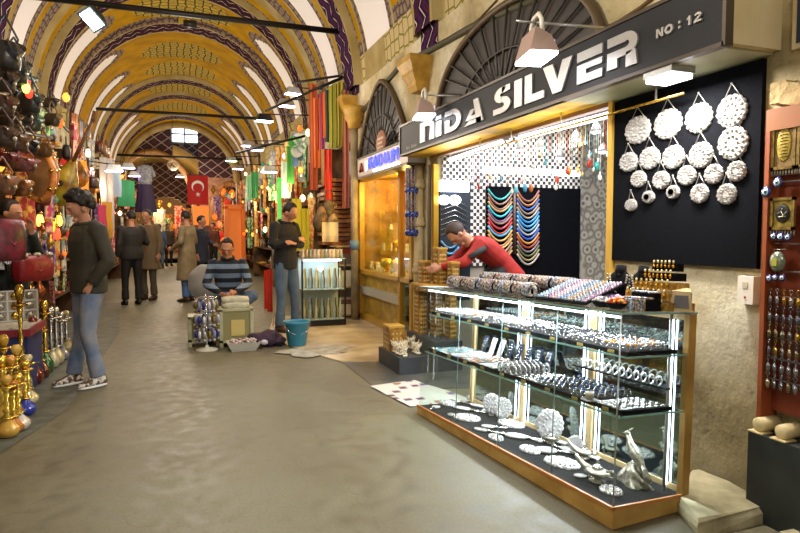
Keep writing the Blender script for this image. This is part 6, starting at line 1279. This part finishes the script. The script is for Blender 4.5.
# grey umbrella behind the seated man
p=onZ(208,300,0); t=thing('grey_umbrella','grey open umbrella resting on the floor behind the seated man','umbrella',M=Matrix.Translation((.40,9.3,.60))@Matrix.Rotation(1.15,4,'X')@Matrix.Rotation(.3,4,'Y')@Matrix.Scale(.72,4)); q=MB()
q.grid(lambda u,v:(.45*sin(v*1.25)/.95*cos(2*pi*u)*(1-.05*abs(cos(4*2*pi*u))),.45*sin(v*1.25)/.95*sin(2*pi*u)*(1-.05*abs(cos(4*2*pi*u))),.32*cos(v*1.25)),48,8); kid(t,q,'canopy',mat('grey_canopy','7c7a78',.6)); q=MB(); q.cyl((0,0,-.25),(0,0,.38),.008,n=6); kid(t,q,'shaft',CHROME)
# folded broom / board leaning
p=onZ(275,332,0); q=MB(); q.box((0,0,.01),(.22,.12,.02)); q.box((.02,.03,.024),(.12,.08,.008),1); single('small_parcel',q,[WHITE,mat('blue_print','4a8ac0',.5)],'small white and blue packet on the floor behind the bag','packet',M=TR(p.x,p.y,0,.6))
q=MB(); q.tube([(0,0,.02),(.08,.05,.5)],.008,6); single('thin_stick',q,WOOD,'thin wooden stick leaning beside the crossed-arms man\'s leg','stick',M=TR(onZ(274,328,0).x,onZ(274,328,0).y+.1,0))
# ---------------------------------------------------------------- people
SKIN=mat('skin','c08a6c',.5,c2='b07a5e',scale=10); EYEW=mat('eye_brown','3c2a22',.3)
def remesh(mb,vs,sm=4):
    me=mb.mesh('tmp',[SKIN]); o=bpy.data.objects.new('tmp',me); COL.objects.link(o)
    m=o.modifiers.new('r','REMESH'); m.mode='VOXEL'; m.voxel_size=vs; m.use_smooth_shade=True
    s=o.modifiers.new('s','SMOOTH'); s.iterations=sm; s.factor=.5
    dg=bpy.context.evaluated_depsgraph_get(); r=bpy.data.meshes.new_from_object(o.evaluated_get(dg)); bpy.data.objects.remove(o)
    for p in r.polygons: p.use_smooth=True
    return r
def loft(mb,secs,n=16):
    # secs: (centre, half width vec, half depth vec)
    vs=[];fs=[];k=len(secs)
    for c,a,b in secs:
        c,a,b=Vector(c),Vector(a),Vector(b)
        for j in range(n): t=2*pi*j/n; vs.append(c+a*cos(t)+b*sin(t))
    for i in range(k-1):
        for j in range(n): fs.append((i*n+j,i*n+(j+1)%n,(i+1)*n+(j+1)%n,(i+1)*n+j))
    fs.append(tuple(range(n-1,-1,-1))); fs.append(tuple((k-1)*n+j for j in range(n)))
    mb.add(vs,fs,0,True)
def lerp(a,b,t): return Vector(a)*(1-t)+Vector(b)*t
def J(lean=0,**kw):
    d=dict(pel=(0,0,.95),waist=(0,0,1.10),chest=(0,0,1.32),nb=(0,.01,1.47),head=(0,-.02,1.62),
      sL=(.185,.01,1.42),eL=(.24,.03,1.14),wL=(.25,-.04,.90),sR=(-.185,.01,1.42),eR=(-.24,.03,1.14),wR=(-.25,-.04,.90),
      hL=(.09,0,.93),kL=(.10,-.02,.50),aL=(.10,.02,.09),hR=(-.09,0,.93),kR=(-.10,-.02,.50),aR=(-.10,.02,.09),tL=(.02,-1),tR=(-.02,-1),hdir=(0,-1,0),hL_dir=(0,-.15,-1),hR_dir=(0,-.15,-1))
    d.update(kw); return {k:Vector(v) if len(v)>2 else v for k,v in d.items()}
def person(label,M,j,vox,top,bottom,hair,shoe,tops=1.0,coat=None,hairfn='short',skin=SKIN,collar=None,topname='jacket',groundfix=True,legs=True,sleeve_r=1.0,hand_len=1):
    t=thing('person',label,'person',M=M)
    F_=j['hdir'].normalized(); upv=Vector((0,0,1)); neckdir=(j['head']-j['nb']).normalized(); side=F_.cross(neckdir).normalized(); Fh=neckdir.cross(side).normalized()
    if Fh.dot(F_)<0: Fh=-Fh
    HM=Matrix(((side.x,-Fh.x,neckdir.x,j['head'].x),(side.y,-Fh.y,neckdir.y,j['head'].y),(side.z,-Fh.z,neckdir.z,j['head'].z),(0,0,0,1)))  # head: x side, -y front, z up
    b=MB()
    def hf(v):  # jaw narrows
        k=1-.28*max(0,-v.z)**1.2; return Vector((v.x*k,v.y*(1-.12*max(0,-v.z)) - .12*max(0,-v.z)*.6,v.z))
    b.ell((0,0,.02),(.078,.098,.118),20,14,M=HM,fn=hf)
    b.ell((0,-.100,-.005),(.014,.022,.026),8,6,M=HM); b.ell((0,-.085,.04),(.05,.02,.012),8,6,M=HM); b.ell((0,-.088,-.045),(.026,.012,.009),8,5,M=HM); b.ell((0,-.075,-.085),(.028,.022,.02),8,6,M=HM)
    for s in(-1,1): b.ell((s*.08,.005,.0),(.012,.022,.032),8,6,M=HM)
    sh=(j['sL']-j['sR']).normalized()
    fr=Vector((sh.y,-sh.x,0)).normalized() if abs(sh.x)+abs(sh.y)>.1 else Vector((0,-1,0))
    b.tube([j['nb']-Vector((0,0,.05)),j['nb']+neckdir*.05,j['head']-neckdir*.05],[.062,.056,.055],12)
    def torso(mb,s,hipw=.155,botext=0):
        sp=(j['chest']-j['pel']).normalized(); dp=sh.cross(sp).normalized()
        secs=[(j['pel']-sp*(.06+botext),sh*hipw*s,dp*.11*s),(j['pel']+sp*.03,sh*(hipw+.005)*s,dp*.115*s),(j['waist'],sh*.145*s,dp*.105*s),(lerp(j['waist'],j['chest'],.6),sh*.165*s,dp*.115*s),(j['chest'],sh*.178*s,dp*.118*s),(lerp(j['chest'],j['nb'],.55),sh*.17*s,dp*.095*s),(lerp(j['chest'],j['nb'],.85),sh*.11*s,dp*.075*s),(j['nb'],sh*.065*s,dp*.065*s)]
        loft(mb,secs)
    def arm(mb,S,s,r=(.056,.045,.042,.032),end=1.0):
        a,e,w=j['s'+S],j['e'+S],j['w'+S]; w2=lerp(e,w,end)
        mb.tube([lerp(a,j['nb'],.25),a,lerp(a,e,.5),e],[r[0]*s*.95,r[0]*s,r[1]*s*1.03,r[1]*s],12); mb.tube([lerp(a,e,.9),e,lerp(e,w2,.35),w2],[r[1]*s,r[1]*s,r[2]*s,r[3]*s],12)
    def leg(mb,S,s,end=1.0):
        h,k,a=j['h'+S],j['k'+S],j['a'+S]; a2=lerp(k,a,end)
        mb.tube([lerp(h,j['pel'],.3)+(h-k).normalized()*.04,h,lerp(h,k,.5),k],[.085*s,.088*s,.075*s,.058*s],12); mb.tube([lerp(h,k,.92),k,lerp(k,a2,.35),a2],[.056*s,.057*s,.053*s,.038*s],12)
    torso(b,.90)
    for S in'LR':
        arm(b,S,.88)
        if legs: leg(b,S,.88)
        # hand with palm, four fingers and thumb
        w=j['w'+S]; d=j['h%s_dir'%S].normalized(); n=d.orthogonal().normalized(); inw=Vector((-1 if S=='L' else 1,0,0)); wd=d.cross(inw); wd=wd.normalized() if wd.length>.2 else n; th=wd.cross(d)
        pc=w+d*.045; loft(b,[(w-d*.01,wd*.026,th*.02),(w+d*.02,wd*.034,th*.017),(w+d*.06,wd*.042,th*.016),(w+d*.085,wd*.04,th*.013)],10)
        for q_,(o_,L) in enumerate(((-.031,.062),(-.011,.075),(.011,.07),(.031,.055))):
            L*=hand_len; base=w+d*.075+wd*o_; b.tube([base,base+d*L*.45+th*.006,base+d*L*.8+th*.018,base+d*L+th*.028],[.0105,.0095,.0085,.0065],7)
        tb=w+d*.025-wd*.03; b.tube([tb,tb+d*.03-wd*.022+th*.01,tb+d*.058-wd*.022+th*.02],[.012,.0105,.008],7)
    me=remesh(b,vox*.75,2); me.materials.clear(); me.materials.append(skin); bo=bpy.data.objects.new('body',me); COL.objects.link(bo); bo.parent=t
    e=MB()
    for s in(-1,1): e.ell((s*.032,-.093,.010),(.0085,.004,.0035),8,5,M=HM); e.tube([HM@Vector((s*.05,-.086,.034)),HM@Vector((s*.032,-.096,.040)),HM@Vector((s*.016,-.098,.035))],.0024,5)
    e.build('eyes_and_brows',EYEW,t)
    # hair
    h=MB()
    if hairfn=='curly':
        random.seed(3)
        for k in range(110):
            a=U(0,2*pi); z=U(-.55,1); rr=math.sqrt(max(0,1-z*z)); x,y=rr*cos(a),rr*sin(a)
            if y<-.35 and z<.62: continue
            if z<-.1 and y<.05: continue
            h.ell((x*.096,y*.118+.012,.045+z*.12),(.032,.032,.03),8,5,M=HM)
        h.ell((0,.012,.045),(.084,.104,.112),16,10,M=HM,fn=lambda v:Vector((v.x,v.y if not(v.z<.3 and v.y<-.2) else -.2,max(v.z,-.35))))
    elif hairfn=='beanie':
        h.ell((0,.014,.055),(.086,.104,.10),18,12,M=HM,fn=lambda v:Vector((v.x,v.y if not(v.z<.25 and v.y<-.2) else -.2,max(v.z,-.35))))
    else:
        h.ell((0,.012,.042),(.084,.105,.112),18,12,M=HM,fn=lambda v:Vector((v.x,(v.y if not(v.z<.55 and v.y<-.35) else -.35),max(v.z,-.6 if v.y>.0 else -.1))))
    if hairfn=='cap': h.box((0,-.11,.075),(.13,.09,.012)); 
    hm=remesh(h,max(vox,.008),2) if hairfn=='curly' else h.mesh('h',[hair]); hm.materials.clear(); hm.materials.append(hair)
    ho=bpy.data.objects.new('hat' if hairfn=='beanie' and False else 'hair',hm); COL.objects.link(ho); ho.parent=t
    # clothes
    c=MB(); torso(c,1.14*tops,.165,.04)
    for S in'LR': arm(c,S,1.28*sleeve_r,end=.97)
    if coat:
        sp=Vector((0,0,1)); loft(c,[(Vector((j['pel'].x,j['pel'].y,coat)),sh*.25,fr*.2),(Vector((j['pel'].x,j['pel'].y,(coat+.95)/2)),sh*.225,fr*.17),(j['pel'],sh*.20,fr*.155),(j['waist'],sh*.18,fr*.14),(j['chest'],sh*.2,fr*.14)])
    cm=remesh(c,vox*1.1,9); cm.materials.clear(); cm.materials.append(top); co_=bpy.data.objects.new(topname,cm); COL.objects.link(co_); co_.parent=t
    if collar: q=MB(); q.tube([j['nb']+Vector((.075*cos(a),.075*sin(a)-.0,.015+.02*sin(a))) for a in[2*pi*k/16 for k in range(16)]],.02,6,closed=True); q.build('collar',collar,t)
    if legs:
        l=MB(); sp=(j['chest']-j['pel']).normalized(); dp=sh.cross(sp).normalized()
        loft(l,[(j['pel']-sp*.09,sh*.15,dp*.11),(j['pel'],sh*.165,dp*.12),(j['pel']+sp*.08,sh*.155,dp*.112)])
        for S in'LR': leg(l,S,1.2,.99); l.tube([lerp(j['k'+S],j['a'+S],.55),lerp(j['k'+S],j['a'+S],.99)],[.066,.07],12)
        lm=remesh(l,vox*1.1,6); lm.materials.clear(); lm.materials.append(bottom); lo_=bpy.data.objects.new('trousers',lm); COL.objects.link(lo_); lo_.parent=t
        for S in'LR':
            a=j['a'+S]; dx,dy=j['t'+S]; dv=Vector((dx,dy,0)).normalized(); sv=Vector((-dv.y,dv.x,0)); z0=a.z-.09; q=MB()
            def sec(f,w_,h_): cc=a+dv*f; return (Vector((cc.x,cc.y,z0+h_*.5+.012)),sv*w_,Vector((0,0,h_*.5)))
            loft(q,[sec(-.075,.02,.05),sec(-.06,.036,.085),sec(0,.042,.11),sec(.06,.045,.075),sec(.13,.046,.05),sec(.175,.035,.035),sec(.19,.015,.02)],12); o=q.build('shoe',shoe[0],t)
            q=MB(); loft(q,[(Vector((a.x,a.y,z0+.002))-dv*0,sv*.0,dv*.0),(Vector((a.x,a.y,z0+.002))+dv*.055,sv*.05,dv*.135),(Vector((a.x,a.y,z0+.018))+dv*.055,sv*.05,dv*.135)],16); q.build('sole',shoe[1],o)
    return t
J1=mat('olive_black_jacket','2f2c22',.7,c2='3a362a',scale=8,bump=.4); JEAN=mat('faded_jeans','5c6f8e',.85,c2='8f9097',scale=5,bump=.3,detail=5); JEAN2=mat('dark_jeans','44546a',.8,c2='566a80',scale=5); HAIR=mat('dark_hair','17100c',.6); BLK=mat('black_wool','101012',.85,c2='18181c',scale=20)
SNK=(mat('brown_sneaker','5a4332',.6,c2='d8d0c4',scale=25,lo=.5,hi=.55),WHITE); BSH=(mat('black_shoe','15120f',.4),BLACKM); BRS=(mat('brown_shoe','4a2e1c',.5),BLACKM)
def at(px,py,rz,s=1): p=onZ(px,py,0); return TR(p.x,p.y,.006,rz,s)
p=onZ(98,385,0)
person('young man in dark olive jacket and faded jeans walking, looking down left',TR(p.x-.06,p.y+.05,.006,R(-58),.985),
  J(wL=(.19,-.07,.94),eL=(.29,.05,1.15),wR=(-.18,-.07,.94),eR=(-.29,.06,1.15),head=(0,-.06,1.615),nb=(0,-.005,1.47),hdir=(-.1,-1,-.15),kL=(.13,-.08,.5),aL=(.14,.0,.09),kR=(-.11,-.02,.5),aR=(-.12,-.10,.09),hL_dir=(-.35,.1,-1),hR_dir=(.35,.1,-1)),.009,J1,JEAN,HAIR,SNK,tops=1.12,hairfn='curly',collar=J1,sleeve_r=1.15)
p=onZ(288,332,0)
person('man in black sweater and jeans standing with arms crossed beside the bucket',TR(p.x-.02,p.y+.03,.006,R(36),1.03),
  J(eL=(.27,-.03,1.17),wL=(-.02,-.19,1.2),eR=(-.27,-.03,1.17),wR=(.05,-.21,1.25),hL_dir=(-1,-.0,.15),hR_dir=(1,.1,.1),head=(.01,-.07,1.60),hdir=(.35,-1,-.15),kL=(.12,-.05,.5),aL=(.17,-.02,.09),kR=(-.10,-.02,.5),aR=(-.10,.02,.09)),.009,BLK,JEAN2,HAIR,BRS,hairfn='short',collar=BLK,topname='sweater',tops=1.02)
def stripes():
    m=mat('striped_knit','2a3446',.85); nt=m.node_tree; b=nt.nodes['Principled BSDF']; tc=N(nt,'TexCoord'); sx=N(nt,'SeparateXYZ'); nt.links.new(tc.outputs['Object'],sx.inputs[0])
    k=N(nt,'Math',op='MULTIPLY'); k.inputs[1].default_value=8.2; nt.links.new(sx.outputs[2],k.inputs[0]); f_=N(nt,'Math',op='FRACT'); nt.links.new(k.outputs[0],f_.inputs[0]); r=ramp(nt,[(0,'161b26'),(.5,'6d8096')],'CONSTANT'); nt.links.new(f_.outputs[0],r.inputs[0]); nt.links.new(r.outputs[0],b.inputs['Base Color']); return m
# seated man: sits on a low stool
SX_,SY_=.62,8.25
q=MB(); q.lathe([(.16,0),(.17,.02),(.15,.34),(.19,.36),(.19,.40),(0,.41)],n=18); single('low_stool',q,DWOOD,'low stool under the seated man in the striped sweater','stool',M=TR(SX_,SY_+.05,0))
person('seated man in navy and blue striped sweater looking down at his hands',TR(SX_,SY_,0,R(-8),1.0),
  J(pel=(0,.03,.50),waist=(0,.01,.66),chest=(0,-.05,.90),nb=(0,-.08,1.04),head=(0,-.14,1.17),hdir=(-.05,-1,-.35),sL=(.185,-.06,.98),eL=(.27,-.14,.72),wL=(.10,-.36,.62),sR=(-.185,-.06,.98),eR=(-.27,-.14,.72),wR=(-.06,-.36,.60),hL_dir=(-.5,-.8,-.2),hR_dir=(.5,-.8,-.2),
    hL=(.09,0,.48),kL=(.34,-.36,.58),aL=(.02,-.42,.34),hR=(-.09,0,.48),kR=(-.22,-.42,.52),aR=(-.2,-.36,.09),tL=(-.5,-.8)),.010,stripes(),JEAN2,HAIR,BRS,collar=mat('navy_knit','161b26',.85),topname='sweater')
# men farther down the aisle
SUIT=mat('black_suit','191716',.7,c2='22201e',scale=8); TROU=mat('black_trousers','0f0e10',.75)
person('man in black suit jacket seen from behind, talking near the left stalls',TR(*[ (onZ(133,305,0)+Vector((0,.05,0)))[i] for i in(0,1)],.006,R(-160),1.02),
  J(eR=(-.29,-.02,1.15),wR=(-.18,-.22,1.2),hR_dir=(.5,-.8,.1),hdir=(.4,-1,-.1),kL=(.12,-.04,.5),aL=(.13,-.02,.09)),.013,SUIT,TROU,HAIR,BSH,tops=1.1)
TAN=mat('tan_coat','8c7c5c',.75,c2='74664a',scale=6,bump=.3)
person('man in long tan raincoat and jeans standing right of the suited man',TR(onZ(188,302,0).x,onZ(188,302,0).y+.05,.006,R(-120),1.03),
  J(eR=(-.27,.03,1.16),wR=(-.20,-.18,1.02),eL=(.27,.03,1.16),wL=(.2,-.2,1.02),hL_dir=(-.3,-1,0),hR_dir=(.3,-1,0),hdir=(-.2,-1,0)),.013,TAN,mat('blue_jeans','48689c',.8),HAIR,BRS,coat=.42,tops=1.08,topname='raincoat')
BRC=mat('olive_brown_coat','6a5638',.75)
person('man in brown coat and cap partly hidden behind the suited man',TR(onZ(150,302,0).x-.03,onZ(150,302,0).y+.4,.006,R(-30),1.05),J(),.014,BRC,mat('grey_brown_trousers','54483a',.8),mat('dark_cap','201c1c',.7),BRS,coat=.6,hairfn='short',topname='coat')
DB=mat('navy_coat','1c2438',.8)
person('person in dark navy coat standing just right of the raincoat man',TR(onZ(203,297,0).x,onZ(203,297,0).y+.6,.006,R(60),1.0),J(eL=(.27,-.05,1.16),wL=(.12,-.26,1.1),hL_dir=(-.3,-1,0)),.015,DB,TROU,HAIR,BSH,coat=.7,topname='coat')
person('small far person in a blue jacket between the suited and raincoat men',TR(onZ(160,268,0).x,onZ(160,268,0).y,.006,R(170),.98),J(),.018,mat('blue_jacket','3c5478',.8),JEAN2,HAIR,BSH)
for k,(px,py,c,lab,rz) in enumerate(((170,262,'4a3a2c','far person in a brown jacket beyond the raincoat man',20),(147,264,'2c2c34','far person in dark clothes near the hanging purple dress',160),(214,268,'5a2c20','far person in a reddish jacket by the wooden kiosk',-40),(184,263,'3a4048','farthest small person in grey under the big arch',0))):
    g=onZ(px,py,0); person(lab,TR(g.x,min(g.y,27),.006,R(rz),1.0),J(),.022,mat('far_coat_'+c,c,.8),TROU,HAIR,BSH)
# vendor at the far left and the red sweatered man
person('dark haired vendor behind the counter at the left picture edge',TR(-1.52,6.75,.006,R(60),.96),J(eL=(.26,-.1,1.2),wL=(.1,-.16,1.44),hL_dir=(-.2,-.1,1),hdir=(.2,-1,-.3)),.012,mat('dark_green_top','232c28',.8),TROU,HAIR,BSH)
RED=mat('red_fleece','a8261c',.85,c2='8c1c16',scale=12)
RM=person('man in red sweater with dark stripe bending behind the display case',TR(3.22,5.72,0.006,R(-100),1.0),
  J(pel=(0,.16,.93),waist=(0,.06,1.06),chest=(0,-.14,1.22),nb=(0,-.28,1.30),head=(0,-.42,1.36),hdir=(0,-.8,-.9),sL=(.18,-.22,1.26),eL=(.24,-.42,1.07),wL=(.18,-.66,1.02),sR=(-.18,-.22,1.26),eR=(-.24,-.40,1.07),wR=(-.16,-.62,1.02),hL_dir=(0,-1,-.2),hR_dir=(0,-1,-.2)),.010,RED,TROU,mat('brown_hair','3a2a20',.7),BSH,topname='sweater')
q=MB(); q.tube([(.235,-.20,1.22),(.262,-.30,1.17),(.27,-.38,1.12)],.032,8); q.build('dark_stripe',mat('charcoal_stripe','2c2c28',.8),RM)
# ---------------------------------------------------------------- light
W=bpy.data.worlds.new('world'); sc.world=W; W.use_nodes=True
W.node_tree.nodes['Background'].inputs[0].default_value=srgb('e2dfd6'); W.node_tree.nodes['Background'].inputs[1].default_value=.5
def light(kind,name,loc,e,c,size=.2,rot=None,sy=None,M=None,spot=None):
    l=bpy.data.lights.new(name,kind); l.energy=e; l.color=srgb(c)[:3]
    if kind=='AREA':
        l.size=size
        if sy: l.shape='RECTANGLE'; l.size_y=sy
    elif kind in('POINT','SPOT'): l.shadow_soft_size=size
    if spot: l.spot_size=R(spot); l.spot_blend=.6
    o=bpy.data.objects.new(name,l); COL.objects.link(o); o.location=loc
    if rot: o.rotation_euler=rot
    if M is not None: o.matrix_world=M
    return o
for i,y in enumerate((-1.5,3.2,7,11,15,19.5,24,28)):
    light('POINT','aisle_lamp_light',(.2,y,3.3),150 if i<2 else 116 if i<3 else 125,'fff4e6' if i<4 else 'fff0d8',.35)
light('POINT','hall_beyond_light',(-1,33,3),260,'ffd090',.4)
light('POINT','hall_beyond_light',(0,41,3),260,'ffd090',.4)
# area lights added to brighten the display case, under its top and shelves
def caselight(u,v,w,e,L,tilt):
    o=light('AREA','case_fill_light',(0,0,0),e,'f2f7ff',L,None,.02)
    o.matrix_world=CP(u,v,w,0,1,tilt); return o
caselight(1.0,.04,HT-.04,13,1.9,R(12)*1)
caselight(1.0,.44,HT-.05,13,1.9,-R(20))
caselight(1.0,.44,S1-.03,12,1.9,-R(25))
caselight(1.0,.44,S2-.03,22,1.9,-R(30))
caselight(1.0,.05,S2-.02,8,1.9,R(20))
light('AREA','soffit_lamp_light',(2.46,2.56,2.18),30,'fff8f0',.2)
light('AREA','soffit_lamp_side_light',(2.40,2.9,2.20),16,'fff8f0',.2,(0,R(50),0))
for y in(3.2,4.4,5.5): light('AREA','shop_tube_light',(3.6,y,2.6),40,'f6f8ff',.3,None,1.0)
light('POINT','jeweller_light',(XR+.4,8.1,2.0),110,'ffcf70',.1); light('POINT','jeweller_light',(XR+.4,7.4,1.5),40,'ffcf70',.08)
for (y,x,e) in((6.3,-1.5,14),(8.3,-1.5,16),(10.8,-1.45,18),(13.8,-1.45,22),(17.8,-1.45,28),(23,-1.4,36)): light('POINT','left_stall_light',(x,y,2.3),e,'ffd8a4',.12)
for (y,x,e) in((11.5,2.1,24),(14,2.1,28),(17.5,2.1,34),(23,2.1,44)): light('POINT','right_stall_light',(x,y,2.2),e,'ffe2b4',.12)
light('POINT','cabinet_light_point',(2.0,8.4,.85),2.0,'e8f4ff',.05)
for p_,e in((pf,8),(p2,2)): light('SPOT','floodlight_beam',(p_.x,p_.y,p_.z-.05),e*2.2,'f4f6ff',.06,(0,0,0),spot=140)
light('POINT','scarf_fill_light',(1.7,8.9,3.0),22,'ffe8c8',.1)  # fill light added to brighten the hanging scarves, no fitting there
for y in(3.9,5.3): light('AREA','soffit_fill_light',(2.58,y,1.98),5,'fff6e0',.12,(pi,0,0),1.0)  # upward fill added below the sign to lighten the yellow soffit
light('POINT','arch_light',(2.3,27.5,1.8),40,'ff9040',.2)
sc.view_settings.view_transform='Standard'; sc.view_settings.look='None'; sc.view_settings.exposure=0.08; sc.view_settings.gamma=1; sc.view_settings.use_curve_mapping=False
sc.cycles.use_denoising=True
sc.cycles.max_bounces=8; sc.cycles.diffuse_bounces=3; sc.cycles.glossy_bounces=4; sc.cycles.transparent_max_bounces=24; sc.cycles.transmission_bounces=6
sc.cycles.sample_clamp_indirect=6; sc.cycles.caustics_reflective=False; sc.cycles.caustics_refractive=False
